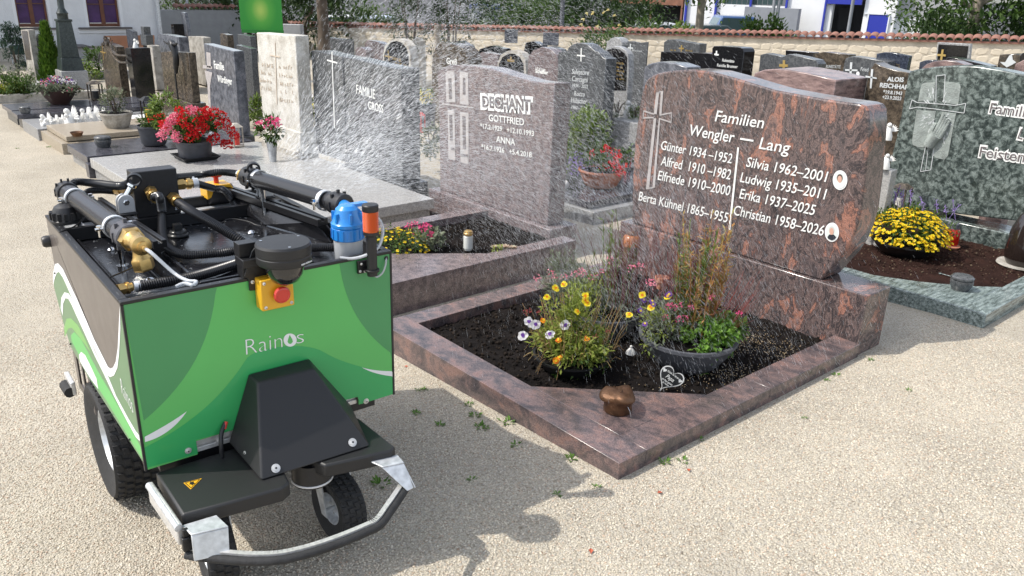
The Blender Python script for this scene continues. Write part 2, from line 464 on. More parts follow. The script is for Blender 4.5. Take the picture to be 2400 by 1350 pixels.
WA, WB = CAM + ray(700, 55) * 24.0, CAM + ray(2400, 95) * 15.0
WA.z = WB.z = 0
wdir = (WB - WA).normalized(); wlen = (WB - WA).length + 5; wnor = Vector((wdir.y, -wdir.x, 0))
if wnor.dot(FH) > 0: wnor = -wnor                # towards the camera
def clip(poly, side):
    out = []
    for i in range(len(poly)):
        a, c = poly[i], poly[(i + 1) % len(poly)]
        da, dc = (a - WA).dot(wnor) * side, (c - WA).dot(wnor) * side
        if da >= 0: out.append(a)
        if da * dc < 0: out.append(a.lerp(c, da / (da - dc)))
    return out
b = MB()
for y0, y1 in ((-300, 1.9), (1.9, 5.65), (5.65, 500)):
    P = clip([Vector((-300, y0, 0)), Vector((500, y0, 0)), Vector((500, y1, 0)), Vector((-300, y1, 0))], 1)
    for p in P: p.z = gz(p.x, p.y)
    if len(P) > 2: b.add(P, [tuple(range(len(P)))])
tag(b.build('ground', M_gravel, weld=True), None, None, None, 'structure')
YZ = -.82                                          # the yard beyond the wall lies lower
M_lawn = plain('lawn', (.055, .085, .03), .95, bump=.8, bscale=60, var=.4)
M_asph = plain('asphalt', (.055, .055, .056), .9, bump=.3, bscale=200, var=.15)
# ground beyond the cemetery wall: a grass verge and a yard
def band(name, d0, d1, mat, dz):
    b = MB()
    def q(d, s): p = CAM + FH * d + RH * s; return Vector((p.x, p.y, YZ + dz))
    P = clip([q(d0, -400), q(d0, 400), q(d1, 400), q(d1, -400)], -1)
    b.add(P, [tuple(range(len(P)))])
    return tag(b.build(name, mat), None, None, None, 'structure')
band('lawn', -300, 30, M_lawn, 0)
band('road', 30, 900, M_asph, 0)

M_leaf_dk = island('dark_foliage', [(.012, .03, .008), (.03, .06, .015), (.05, .09, .022), (.02, .045, .012)], .55, .25)
M_leaf_md = island('mid_foliage', [(.03, .065, .012), (.06, .115, .022), (.09, .15, .03), (.045, .085, .02)], .55, .3)
M_leaf_lt = island('light_foliage', [(.07, .13, .02), (.13, .20, .035), (.19, .25, .05), (.09, .15, .03)], .55, .3)
M_leaf_yl = island('yellow_foliage', [(.22, .26, .03), (.34, .36, .05), (.16, .22, .03), (.42, .40, .07)], .55, .3)
M_leaf_gy = island('grey_green_foliage', [(.09, .12, .07), (.15, .18, .11), (.21, .23, .15), (.11, .14, .08)], .6, .25)
M_leaf_conif = island('thuja_foliage', [(.05, .12, .012), (.10, .19, .02), (.14, .24, .03), (.04, .09, .012)], .6, .2)
M_leaf_blue = island('blue_conifer_foliage', [(.015, .04, .025), (.03, .065, .04), (.045, .085, .055), (.018, .04, .025)], .6, .2)
M_bark = plain('bark', (.10, .075, .055), .9, bump=1, bscale=60, var=.35)
M_barkpale = plain('pale_bark', (.26, .22, .17), .9, bump=1, bscale=40, var=.35)

def leaf(b, p, d, up, ln, wd, fold=.25):
    """one leaf: two folded quads along d"""
    d = d.normalized(); s = d.cross(up)
    if s.length < 1e-4: s = d.orthogonal()
    s.normalize(); n = s.cross(d)
    a = p; m1 = p + d * ln * .5 + s * wd * .5 + n * wd * fold; m2 = p + d * ln * .5 - s * wd * .5 + n * wd * fold; t = p + d * ln
    b.add([a, m1, t, m2], [(0, 1, 2), (0, 2, 3)])
def rnd_dir(up=.0):
    v = Vector((random.gauss(0, 1), random.gauss(0, 1), random.gauss(0, 1) + up))
    return v.normalized()
def leaf_blob(b, c, r, n, ln, up=.3, surf=.55, wratio=.5, clumps=None):
    """leaves spread through an ellipsoid with clumps and gaps"""
    c = Vector(c)
    cl = clumps or max(18, n // 45)
    cs = []
    for _ in range(cl):
        v = rnd_dir(.15); k = surf + (1 - surf) * random.random()
        cs.append(Vector((v.x * r[0] * k, v.y * r[1] * k, v.z * r[2] * k)))
    rad = .42 * (r[0] * r[1] * r[2]) ** (1 / 3) * (3.2 / cl ** .5 + .3)
    for _ in range(n):
        q = random.choice(cs)
        o = rnd_dir() * rad * random.random() ** .5
        p = c + q + o
        d = (q.normalized() * .8 + rnd_dir(up)).normalized()
        l = ln * random.uniform(.6, 1.25)
        leaf(b, p, d, Vector((0, 0, 1)) if abs(d.z) < .9 else Vector((1, 0, 0)), l, l * wratio)
def shrub(name, label, cat, base, r, n, ln, mat, group=None, stem=True, zc=None, wratio=.5):
    t = thing(name, label, cat, base, group=group)
    b = MB(); base = Vector(base)
    leaf_blob(b, base + Vector((0, 0, zc if zc is not None else r[2] * .9)), r, n, ln, wratio=wratio)
    b.build('foliage', mat, t)
    if stem:
        b = MB()
        for k in range(4):
            a = random.random() * 6.28
            tip = base + Vector((math.cos(a) * r[0] * .5, math.sin(a) * r[1] * .5, r[2] * 1.2))
            b.tube([base + Vector((0, 0, -.02)), base.lerp(tip, .5) + Vector((0, 0, r[2] * .2)), tip], [r[0] * .06, r[0] * .045, r[0] * .02], 5)
        b.build('stem', M_bark, t)
    return t
def tree(label, base, h, tr, crown_r, n, ln, mat, bark, group, lean=(0, 0), crown_z=None):
    t = thing('tree', label, 'tree', base, group=group)
    base = Vector(base)
    top = base + Vector((lean[0], lean[1], h))
    b = MB()
    pts = [base + Vector((0, 0, -.1)), base.lerp(top, .3) + Vector((.02, .03, 0)), base.lerp(top, .65) + Vector((-.03, .02, 0)), top]
    b.tube(smooth_path(pts, 4), [tr * (1.25 - .75 * i / 12) for i in range(13)], 10)
    for k in range(7):
        a = k * 2.4 + .5; z = .45 + .07 * k
        s = base.lerp(top, min(z, .95)); e = s + Vector((math.cos(a), math.sin(a), .45)) * crown_r * .75
        b.tube([s, s.lerp(e, .5) + Vector((0, 0, .12)), e], [tr * .45, tr * .3, tr * .1], 6)
    b.build('trunk', bark, t, smooth=50)
    b = MB()
    cz = crown_z if crown_z is not None else h
    leaf_blob(b, base + Vector((lean[0], lean[1], cz)), (crown_r, crown_r, crown_r * .75), n, ln, surf=.4, clumps=40)
    b.build('crown', mat, t)
    return t

M_wallst = island('wall_stones', [(.46, .405, .32), (.50, .44, .35), (.43, .38, .30), (.53, .47, .375), (.47, .42, .34), (.48, .42, .325)], .9, spec=.15)
M_mortar = plain('lime_mortar', (.47, .42, .34), .95, bump=1, bscale=30, var=.25)
M_tile = island('roof_tiles', [(.22, .095, .066), (.27, .135, .10), (.16, .07, .055), (.31, .17, .125), (.24, .125, .095)], .8)
def wtop(s): return .56 + (1.15 - .56) * s / (WB - WA).length
# ------------------------------------------------------------------ cemetery wall with tiled coping
wall = thing('cemetery_wall', 'long rubble stone cemetery wall capped with red clay tiles', 'wall', WA)
b = MB()
for s0, s1 in ((-1, wlen),):
    b.prism([WA + wdir * s0 + Vector((0, 0, -.95)), WA + wdir * s1 + Vector((0, 0, -.95)), WA + wdir * s1 + Vector((0, 0, wtop(s1))), WA + wdir * s0 + Vector((0, 0, wtop(s0)))], -wnor * .32)
b.build('wall_core', M_mortar, wall)
stone_meshes = []
for k in range(14):
    b = MB(); n = 7; pts = []
    for i in range(n):
        a = 2 * math.pi * i / n
        c0, s0 = math.cos(a), math.sin(a)
        pts.append(Vector((abs(c0) ** .6 * math.copysign(.5, c0) + random.uniform(-.06, .06), 0, abs(s0) ** .6 * math.copysign(.5, s0) + random.uniform(-.08, .08))))
    inner = [p * .72 + Vector((random.uniform(-.03, .03), -.9 - random.random() * .5, random.uniform(-.03, .03))) for p in pts]
    vs = pts + inner
    fs = [(i, (i + 1) % n, n + (i + 1) % n, n + i) for i in range(n)] + [tuple(range(n, 2 * n))]
    o = MB().add(vs, fs).build('stone', M_wallst, wall, local=True)
    stone_meshes.append(o.data); bpy.data.objects.remove(o)
rotw = math.atan2(wdir.y, wdir.x)
cnt = 0
for row in range(4):
    s = -.4 + random.uniform(0, .2)
    while s < wlen - .1 and cnt < 296:
        w = random.uniform(.14, .36) * (1.0 + .1 * row)
        h = random.uniform(.10, .15)
        z = wtop(s) - .16 - row * .135 + random.uniform(-.02, .02)
        o = bpy.data.objects.new('stone', random.choice(stone_meshes)); C.objects.link(o); o.parent = wall
        o.location = wdir * (s + w / 2) + Vector((0, 0, z)) + wnor * .001
        o.rotation_euler = (0, random.uniform(-.2, .2), rotw if wnor.dot(Vector((math.sin(rotw), -math.cos(rotw), 0))) > 0 else rotw + math.pi)
        o.scale = (w * 1.0, .008, h * 1.0)
        s += w; cnt += 1
# a half-round tile, one mesh shared by all
b = MB(); n = 7; R = .085
outer = [Vector((math.cos(math.pi * i / n) * R, 0, math.sin(math.pi * i / n) * R * .8)) for i in range(n + 1)]
inner = [p * .8 for p in outer]
poly = outer + inner[::-1]
b.prism([p + Vector((0, -.08, -.02)) for p in poly], (0, .26, .05))
tl = b.build('roof_tile', M_tile, wall, local=True, smooth=50); tile_me = tl.data; bpy.data.objects.remove(tl)
b = MB()
s = -1
b.prism([WA + wdir * s + Vector((0, 0, wtop(s))) + wnor * .05, WA + wdir * wlen + Vector((0, 0, wtop(wlen))) + wnor * .05, WA + wdir * wlen + Vector((0, 0, wtop(wlen) + .035)) + wnor * .05, WA + wdir * s + Vector((0, 0, wtop(s) + .035)) + wnor * .04], -wnor * .26)
b.build('coping_bed', M_tile, wall)
rt = rotw if wnor.dot(Vector((math.sin(rotw), -math.cos(rotw), 0))) > 0 else rotw + math.pi
k = 0; s = -.9
while s < wlen:
    o = bpy.data.objects.new('roof_tile', tile_me); C.objects.link(o); o.parent = wall
    o.location = wdir * s + Vector((0, 0, wtop(s) + .06 + random.uniform(-.006, .006)))
    o.rotation_euler = (random.uniform(-.03, .03), random.uniform(-.04, .04), rt + random.uniform(-.03, .03))
    s += .152; k += 1

# ------------------------------------------------------------------ mortuary house, left
M_render = plain('white_render', (.68, .69, .70), .9, bump=.9, bscale=38, var=.05)
M_renderd = plain('grey_render', (.36, .36, .36), .9, bump=.6, bscale=50, var=.08)
M_wood = plain('brown_wood', (.13, .045, .022), .5, var=.2, bscale=60)
M_purple = plain('purple_curtained_glass', (.06, .022, .10), .2, var=.4, bscale=25)
M_trimw = plain('white_trim', (.74, .75, .76), .7)
M_sill = plain('metal_sill', (.10, .09, .09), .5)
HY = 22.9
house = thing('house', 'white rendered cemetery house with purple curtained windows', 'building', (4.5, HY, -.15))
hx0, hx1 = -9.0, PY(383, 110, HY).x
wins = [(PY(44, 60, HY).x, PY(117, 60, HY).x), (PY(209, 60, HY).x, PY(284, 60, HY).x)]
wz0 = (PY(80, 62, HY).z + PY(246, 64, HY).z) / 2; wz1 = wz0 + 1.75; ztop = 4.2
rv = .07
b = MB()
xs = [hx0] + [q for w in wins for q in (w[0] - rv, w[1] + rv)] + [hx1]
b.box((hx0, HY, -.4), (hx1, HY + .3, wz0 - .03))
for i in range(0, len(xs), 2): b.box((xs[i], HY, wz0 - .03), (xs[i + 1], HY + .3, wz1))
b.box((hx0, HY, wz1), (hx1, HY + .3, ztop))
b.box((hx1 - .3, HY + .3, -.4), (hx1, HY + 7, ztop))
b.build('wall', M_render, house)
b = MB(); b.box((hx0, HY - .012, -.4), (hx1 + .012, HY - .001, .16)); b.build('plinth', plain('stained_plinth', (.47, .43, .37), .9, bump=.8, bscale=40, var=.15), house)
b = MB()
b.prism([(hx0, HY - .5, ztop), (hx1 + .4, HY - .5, ztop), (hx1 + .4, HY + 3.6, ztop + 2.2), (hx0, HY + 3.6, ztop + 2.2)], (0, 0, .12))
b.prism([(hx0, HY + 3.6, ztop + 2.2), (hx1 + .4, HY + 3.6, ztop + 2.2), (hx1 + .4, HY + 7.7, ztop), (hx0, HY + 7.7, ztop)], (0, 0, .12))
b.build('roof', M_tile, house)
for x0, x1 in wins:
    fr = MB()
    for a, c in (((x0, wz0), (x1, wz0 + .07)), ((x0, wz1 - .06), (x1, wz1)), ((x0, wz0 + .07), (x0 + .045, wz1 - .06)), ((x1 - .045, wz0 + .07), (x1, wz1 - .06)),
                 (((x0 + x1) / 2 - .045, wz0 + .07), ((x0 + x1) / 2 + .045, wz1 - .06))):
        fr.box((a[0], HY + .10, a[1]), (c[0], HY + .16, c[1]))
    xm = (x0 + x1) / 2
    for a, c in ((x0 + .045, xm - .045), (xm + .045, x1 - .045)):
        for zz in (wz0 + .52, wz0 + 1.1): fr.box((a, HY + .105, zz), (c, HY + .155, zz + .018))
    w = fr.build('window', M_wood, house)
    for a, c in ((x0 + .045, xm - .045), (xm + .045, x1 - .045)):
        zs = [wz0 + .07, wz0 + .52, wz0 + 1.1, wz1 - .06]
        for z0, z1 in zip(zs, zs[1:]):
            p = MB().box((a, HY + .13, z0 + .018), (c, HY + .136, z1)).build('pane', M_purple, w); ORIGIN['x'] = 0
    sl = MB().box((x0 - .26, HY - .09, wz0 - .055), (x1 + .24, HY + .12, wz0 - .012)).build('sill', M_sill, w)
    rvm = MB()
    rvm.box((x0 - rv, HY - .014, wz0 - .012), (x0 - .001, HY + .2, wz1)); rvm.box((x1 + .001, HY - .014, wz0 - .012), (x1 + rv, HY + .2, wz1))
    rvm.box((x0 - .26, HY - .03, wz0 - .15), (x1 + .24, HY - .001, wz0 - .057))
    rvm.build('reveal', M_trimw, w)
b = MB(); b.cyl((hx1 - .06, HY - .09, -.15), (hx1 - .06, HY - .09, ztop), .055, n=10); b.build('drainpipe', M_galv, house)

# yard wall with tiles to the right of the house
y2 = 24.6
p0, p1 = PY(424, 60, y2), PY(560, 60, y2)
zt0 = PY(490, 24, y2).z
yw = thing('yard_wall', 'short grey rendered yard wall with a red tile cap beside the house', 'wall', (p0.x, y2, -.15))
MB().box((hx1 + .02, y2, -.4), (p1.x + .1, y2 + .3, zt0)).build('wall_panel', M_renderd, yw)
x = p0.x
while x < p1.x + .1:
    o = bpy.data.objects.new('roof_tile', tile_me); C.objects.link(o); o.parent = yw
    o.location = (x - p0.x, .05, zt0 + .15 + .06 + random.uniform(-.008, .008)); o.rotation_euler = (0, 0, random.uniform(-.03, .03)); o.scale = (1.1, 1.2, 1.2)
    x += .165

# wooden rail on that wall
b = MB(); 
for px in (440, 545):
    q = PY(px, 20, y2 + .6); b.cyl((q.x, y2 + .6, -.15), (q.x, y2 + .6, zt0 + .9), .035, n=8)
b.cyl((p0.x, y2 + .6, zt0 + .35), (p1.x, y2 + .6, zt0 + .42), .03, n=8)
b.build('railing', M_galv); tag(bpy.data.objects['railing'], 'thin metal railing behind the tiled yard wall', 'railing')

# ------------------------------------------------------------------ warehouse, right
M_wh = plain('white_cladding', (.76, .76, .75), .7, var=.03, bscale=12)
M_blue = plain('cobalt_blue_paint', (.022, .035, .34), .45)
M_greysign = plain('grey_panel', (.24, .25, .27), .6, var=.1, bscale=20)
M_dkin = plain('dark_interior', (.03, .03, .032), .8)
M_glz = plain('green_tinted_glazing', (.05, .08, .08), .1)
DH = 44.0
WN = Matrix.Rotation(math.radians(-30), 3, 'Z') @ -FH     # the warehouse front is turned a little to the left
W0 = V(1850, 60, DH)
def V2(px, py, dh):
    d = ray(px, py); return CAM + d * ((W0 - WN * (dh - DH) - CAM).dot(WN) / d.dot(WN))
def wbox(b, px0, px1, pyt, pyb, dh, th, zb=None):
    a, c = V2(px0, pyb, dh), V2(px1, pyb, dh); za = V2((px0 + px1) / 2, pyt, dh).z; z0 = (a.z + c.z) / 2 if zb is None else YZ - .1
    return b.prism([Vector((a.x, a.y, z0)), Vector((c.x, c.y, z0)), Vector((c.x, c.y, za)), Vector((a.x, a.y, za))], -WN * th)
wh = thing('warehouse', 'white warehouse with cobalt blue trims, door and dark open bay', 'building', (V2(1800, 60, DH).x, V2(1800, 60, DH).y, YZ))
b = MB()
wbox(b, 1598, 1688, -260, 80, DH, .5, -.3); wbox(b, 1688, 1836, 12, 80, DH, .5, -.3); wbox(b, 1688, 1836, -260, -40, DH, .5)
wbox(b, 1836, 1942, -260, 80, DH, .5, -.3); wbox(b, 1942, 2016, -260, -2, DH, .5); wbox(b, 2016, 2090, -260, 80, DH, .5, -.3)
b.build('wall', M_wh, wh)
b = MB(); wbox(b, 1580, 2100, -300, -260, DH - .4, 12); b.build('roof', M_greysign, wh)
b = MB(); wbox(b, 1942, 2016, -2, 80, DH + 2.5, .2, -.3); wbox(b, 1960, 1985, 20, 70, DH + 1.8, .3); b.build('open_bay', M_dkin, wh)
b = MB(); wbox(b, 1938, 2019, -30, 10, DH - .25, .2); b.build('bay_fascia', M_blue, wh)
b = MB(); wbox(b, 2029, 2075, 34, 80, DH - .06, .05, -.1); dd = b.build('door', M_blue, wh)
b = MB()
wbox(b, 2026, 2029, 32, 80, DH - .09, .08, -.1); wbox(b, 2075, 2078, 32, 80, DH - .09, .08, -.1); wbox(b, 2026, 2078, 30, 34, DH - .09, .08); b.build('door_frame', M_trimw, dd)
for px in (1601, 1670, 1750, 1833, 1924):
    b = MB(); wbox(b, px - 2.2, px + 2.2, -200, 80, DH - .15, .14, -.3); b.build('trim_post', M_blue, wh)
xs = np.linspace(1690, 1834, 13)
for i in range(12):
    b = MB(); wbox(b, xs[i] + .8, xs[i + 1] - .8, -40, 11, DH + .05, .05); b.build('pane', M_glz, wh)
b = MB(); wbox(b, 1740, 1866, 18, 66, DH - 1.2, .6, -.15); b.build('grey_container', M_greysign); tag(bpy.data.objects['grey_container'], 'grey box container standing before the white warehouse wall', 'container')
an = thing('annex', 'dull grey annex with a white garage door beside the warehouse', 'building', (V2(2130, 60, DH).x, V2(2130, 60, DH).y, YZ))
b = MB(); wbox(b, 2090, 2260, -220, 80, DH + .6, 6, -.3); b.build('wall', M_renderd, an)
b = MB(); wbox(b, 2095, 2154, 50, 82, DH + .5, .08, -.15); b.build('garage_door', M_wh, an)
b = MB(); wbox(b, 2091, 2095, 46, 82, DH + .45, .1, -.15); wbox(b, 2154, 2158, 46, 82, DH + .45, .1, -.15); wbox(b, 2091, 2158, 44, 50, DH + .45, .1); b.build('door_frame', M_trimw, an)
sh = thing('open_shed', 'dark open shed with a rusty post left of the warehouse', 'shed', (V2(1560, 60, DH).x, V2(1560, 60, DH).y, YZ))
b = MB(); wbox(b, 1440, 1600, -10, 80, DH + 4, .2, -.3); b.build('back_wall', M_dkin, sh)
b = MB(); wbox(b, 1430, 1600, -25, 10, DH, 4.2); b.build('roof', plain('rusty_steel', (.22, .10, .06), .8, var=.3, bscale=30), sh)
for px in (1592, 1520): 
    b = MB(); wbox(b, px - 2, px + 2, 8, 80, DH - .05, .15, -.3); b.build('post', MAT['rusty_steel'], sh)
# yard poles
for px, lab in ((1812, 'pair of pale concrete yard poles before the grey container'),):
    t = thing('yard_pole', lab, 'pole', V(px, 70, 30))
    for dx in (-5.5, 5.5):
        b = MB(); q = V(px + dx, 70, 30); b.cyl((q.x, q.y, YZ), (q.x, q.y, 5), .055, n=10); b.build('pole', M_greysign, t)
    b = MB(); q0, q1 = V(px - 5.5, 55, 30), V(px + 5.5, 55, 30)
    for dz in (0, 1.2, 2.4): b.cyl(q0 + Vector((0, 0, dz)), q1 + Vector((0, 0, dz)), .035, n=8)
    b.build('rung', M_greysign, t)
q = V(1317, 50, 22); b = MB(); b.cyl((q.x, q.y, YZ), (q.x, q.y, 5.0), .06, n=10); b.build('lamp_post', M_slate); tag(bpy.data.objects['lamp_post'], 'thin grey lamp post rising behind the tiled cemetery wall', 'lamp post')
q = V(1990, 60, 32); b = MB(); b.cyl((q.x, q.y, YZ), (q.x, q.y, 5.0), .06, n=10); b.build('flag_pole', M_greysign); tag(bpy.data.objects['flag_pole'], 'thin grey pole before the dark open bay of the warehouse', 'pole')

# ------------------------------------------------------------------ parked cars beyond the wall
def car(label, px, py, dh, ln, paint, yaw, pickup=False, zs=1.0):
    c = V(px, py, dh); c.z = YZ
    t = thing('parked_car', label, 'car', c, rz=yaw, group='cars parked beyond the wall')
    w = 1.7
    if pickup:
        prof = [(-.5, .42), (-.5, .95), (-.02, .98), (.0, 1.72), (.30, 1.72), (.37, 1.08), (.5, .98), (.5, .42)]
    else:
        prof = [(-.5, .32), (-.5, .82), (-.40, .93), (-.27, 1.38), (.08, 1.42), (.24, .96), (.46, .84), (.5, .6), (.5, .32)]
    b = MB(); b.prism([(x * ln, -w / 2, z * zs) for x, z in prof], (0, w, 0)); b.build('body', paint, t, local=True, bevel=.07, seg=3)
    for s in (-1, 1):
        b = MB(); y = s * (w / 2 + .004)
        gp = [(.03, 1.64), (.285, 1.64), (.335, 1.12), (.03, 1.12)] if pickup else [(-.36, .95), (-.25, 1.32), (.07, 1.35), (.19, .97)]
        b.prism([(x * ln, y, z * zs) for x, z in gp], (0, s * .006, 0)); b.build('side_window', M_glz, t, local=True)
    b = MB()
    a = ((.302, 1.66), (.365, 1.12)) if pickup else ((.095, 1.37), (.225, .99))
    b.add([(a[0][0] * ln + .02, -.68, a[0][1] * zs), (a[0][0] * ln + .02, .68, a[0][1] * zs), (a[1][0] * ln + .02, .74, a[1][1] * zs), (a[1][0] * ln + .02, -.74, a[1][1] * zs)], [(0, 1, 2, 3)])
    b.build('windscreen', M_glz, t, local=True)
    for sx in (-.31, .31):
        for s in (-1, 1):
            b = MB(); b.lathe([(.0, -.1), (.30, -.1), (.33, -.07), (.33, .07), (.30, .1), (0, .1)], (sx * ln, s * .78, .33), 18, axis=(0, 1, 0)); b.build('wheel', M_rubber, t, local=True, smooth=40)
    for s in (-1, 1):
        b = MB(); b.cbox((.5 * ln, s * .6, .7 * zs), (.05, .3, .14)); b.build('headlight', M_chrome, t, local=True)
    return t
ya = math.atan2(RH.y, RH.x)
car('dark green estate car parked behind the tiled wall', 1675, 62, 36, 4.2, plain('dark_car_paint', (.02, .035, .035), .25, coat=.5), ya)
car('blue pickup truck parked beside the grey container', 1755, 60, 37, 4.6, plain('blue_car_paint', (.04, .09, .22), .3, coat=.5), ya + math.pi, True, 1.02)
car('silver car half hidden by shrubs near the open shed', 1560, 62, 36, 4.1, plain('silver_car_paint', (.45, .47, .47), .3, metal=.3), ya)
car('white car parked far left beyond the stone wall', 810, 36, 34, 4.2, plain('white_car_paint', (.7, .72, .72), .3), ya)
car('pale blue car parked beyond the wall behind the spray', 895, 36, 34, 4.2, plain('pale_blue_car_paint', (.35, .42, .52), .3), ya)

# ------------------------------------------------------------------ trees and shrubs
def gv(px, py, dh, z=None):
    z = (YZ if (V(px, py, dh) - WA).dot(wnor) < 0 else -.15) if z is None else z
    p = V(px, py, dh); return Vector((p.x, p.y, z))
TG = 'trees behind the cemetery wall'
tree('dark trunked tree standing beside the green banner', gv(757, 60, 17.0), 4.5, .11, 2.0, 2600, .16, M_leaf_dk, M_bark, TG, crown_z=3.9)
tree('slender pale trunked tree before the white warehouse', gv(1641, 60, 25), 4.6, .13, 1.7, 1600, .17, M_leaf_md, M_barkpale, TG, lean=(.05, .05), crown_z=3.3)
tree('broad dark tree with pale trunk at the far right', gv(2272, 70, 24), 4.4, .17, 2.6, 7000, .20, M_leaf_md, M_barkpale, TG, lean=(.25, -.1), crown_z=2.9)
SG = 'shrubs behind the cemetery wall'
for px, dh, r, mt, lab in ((700, 24, (1.6, 1.6, .65), M_leaf_dk, 'dark rounded hedge shrub right of the green banner'),
        (590, 27, (2.0, 2.0, .9), M_leaf_dk, 'dark shrub mass behind the green banner'),
        (480, 30, (2.0, 2.0, 1.2), M_leaf_md, 'green shrub above the tiled yard wall'),
        (860, 26, (1.7, 1.4, .6), M_leaf_md, 'mid green shrub behind the left end of the wall'),
        (1240, 27, (1.8, 1.5, .85), M_leaf_md, 'mid green shrub behind the wall beside the lamp post'),
        (1330, 30, (2.2, 1.8, 1.0), M_leaf_dk, 'dark shrub right behind the lamp post'),
        (1440, 30, (2.2, 1.8, 1.1), M_leaf_dk, 'deep green shrub behind the rose bush'),
        (1500, 24, (.9, .9, .55), M_leaf_md, 'small bright shrub left of the open shed'),
        (1600, 23, (.7, .7, .5), M_leaf_lt, 'light green shrub before the corner of the warehouse'),
        (1790, 24, (.9, .8, .62), M_leaf_md, 'loose green shrub before the grey container'),
        (2210, 23, (1.3, 1.3, .8), M_leaf_dk, 'dark shrub below the broad tree on the right'),
        (2360, 24, (1.6, 1.5, .95), M_leaf_dk, 'dark shrub mass at the far right behind the wall'),
        (1150, 28, (1.2, 1.2, .9), M_leaf_dk, 'dark shrub behind the wall left of the pale shed')):
    shrub('shrub', lab, 'shrub', gv(px, 50, dh), (r[0], r[1], r[2] + .45), int(2600 * r[0]), .14, mt, group=SG, zc=r[2] + .35)
# big rose bush on the wall with pale yellow blooms
rb = gv(1412, 80, 17.6)
t = shrub('rose_bush', 'tall green rose bush with pale yellow blooms against the wall', 'bush', rb, (.62, .5, .62), 1700, .085, M_leaf_md, zc=.72)
M_rosey = island('pale_yellow_petals', [(.75, .66, .28), (.80, .74, .42), (.70, .58, .2)], .6, .3)
def rose(b, c, r):
    for k in range(9):
        d = rnd_dir(.5); leaf(b, Vector(c), d, Vector((0, 0, 1)), r, r * .9, .3)
for px, py in ((1375, 33), (1389, 31), (1416, 30), (1425, 25), (1440, 38), (1366, 45), (1400, 62), (1452, 60), (1362, 58)):
    p = V(px, py, 16.1); b = MB(); rose(b, p, .045); b.build('bloom', M_rosey, t)
# thuja columns and the wooden post behind the spray
for px, lab in ((962, 'dark thuja column left of the wooden post behind the spray'), (1058, 'dark thuja column right of the wooden post behind the spray')):
    shrub('thuja_column', lab, 'conifer', gv(px, 80, 16.2), (.36, .36, 1.5), 2600, .09, M_leaf_dk, group='dark thuja columns', zc=1.35, wratio=.35)
b = MB(); q = gv(1024, 80, 15.5); b.cyl(q, q + Vector((0, 0, 1.32)), .055, .05, n=10); b.build('wooden_post', M_barkpale); tag(bpy.data.objects['wooden_post'], 'pale round wooden post between the dark thuja columns', 'post')
# pale shed seen through the spray
b = MB(); vbox(b, 1105, 1215, 20, 60, 38, 2.5, YZ); t = thing('pale_shed', 'pale blue and white shed far behind the spray', 'shed', V(1160, 50, 38)); b.build('wall', M_wh, t)
b = MB(); vbox(b, 1100, 1220, 12, 22, 37.8, 3); b.build('roof', plain('blue_grey_roof', (.10, .13, .24), .6), t)
for px in (1118, 1160, 1200):
    b = MB(); vbox(b, px - 7, px + 7, 28, 50, 37.9, .06); b.build('door', M_greysign, t)
# green banner
bd = 15.5
def banner_mat():
    mt, nt, b = new_mat('green_banner_print')
    tc = nt.nodes.new('ShaderNodeTexCoord')
    mp = nt.nodes.new('ShaderNodeMapping'); mp.inputs['Location'].default_value = (-.5, -.5, -.36)
    nt.links.new(tc.outputs['Generated'], mp.inputs[0])
    gr = nt.nodes.new('ShaderNodeTexGradient'); gr.gradient_type = 'SPHERICAL'
    m2 = nt.nodes.new('ShaderNodeMapping'); m2.inputs['Scale'].default_value = (1.9, 1.9, 2.4)
    nt.links.new(mp.outputs[0], m2.inputs[0]); nt.links.new(m2.outputs[0], gr.inputs[0])
    r = ramp(nt, [(0, (.015, .22, .02)), (.45, (.06, .30, .03)), (.9, (.30, .45, .08))])
    nt.links.new(gr.outputs[1], r.inputs[0]); nt.links.new(r.outputs[0], b.inputs['Base Color']); b.inputs['Roughness'].default_value = .5
    return mt
t = thing('banner', 'bright green advertising banner above the white headstone', 'banner', gv(612, 60, bd))
b = MB(); b.prism(vpoly(565, 663, -60, 70, bd), FH * .03); b.build('banner_cloth', banner_mat(), t)
b = MB(); b.prism(vpoly(567, 664, 70, 78, bd - .01), FH * .05); b.build('bottom_rail', plain('green_rail', (.01, .15, .015), .5), t)
b = MB()
for px in (572, 657): q = V(px, 40, bd + .04); b.cyl((q.x, q.y, -.2), (q.x, q.y, 2.6), .03, n=8)
b.build('pole', M_galv, t)
b = MB(); vbox(b, 655, 705, 58, 95, 17.5, .3, -.2); b.build('grey_end_wall', M_renderd); tag(bpy.data.objects['grey_end_wall'], 'low grey wall end between the banner and the stone wall', 'wall')

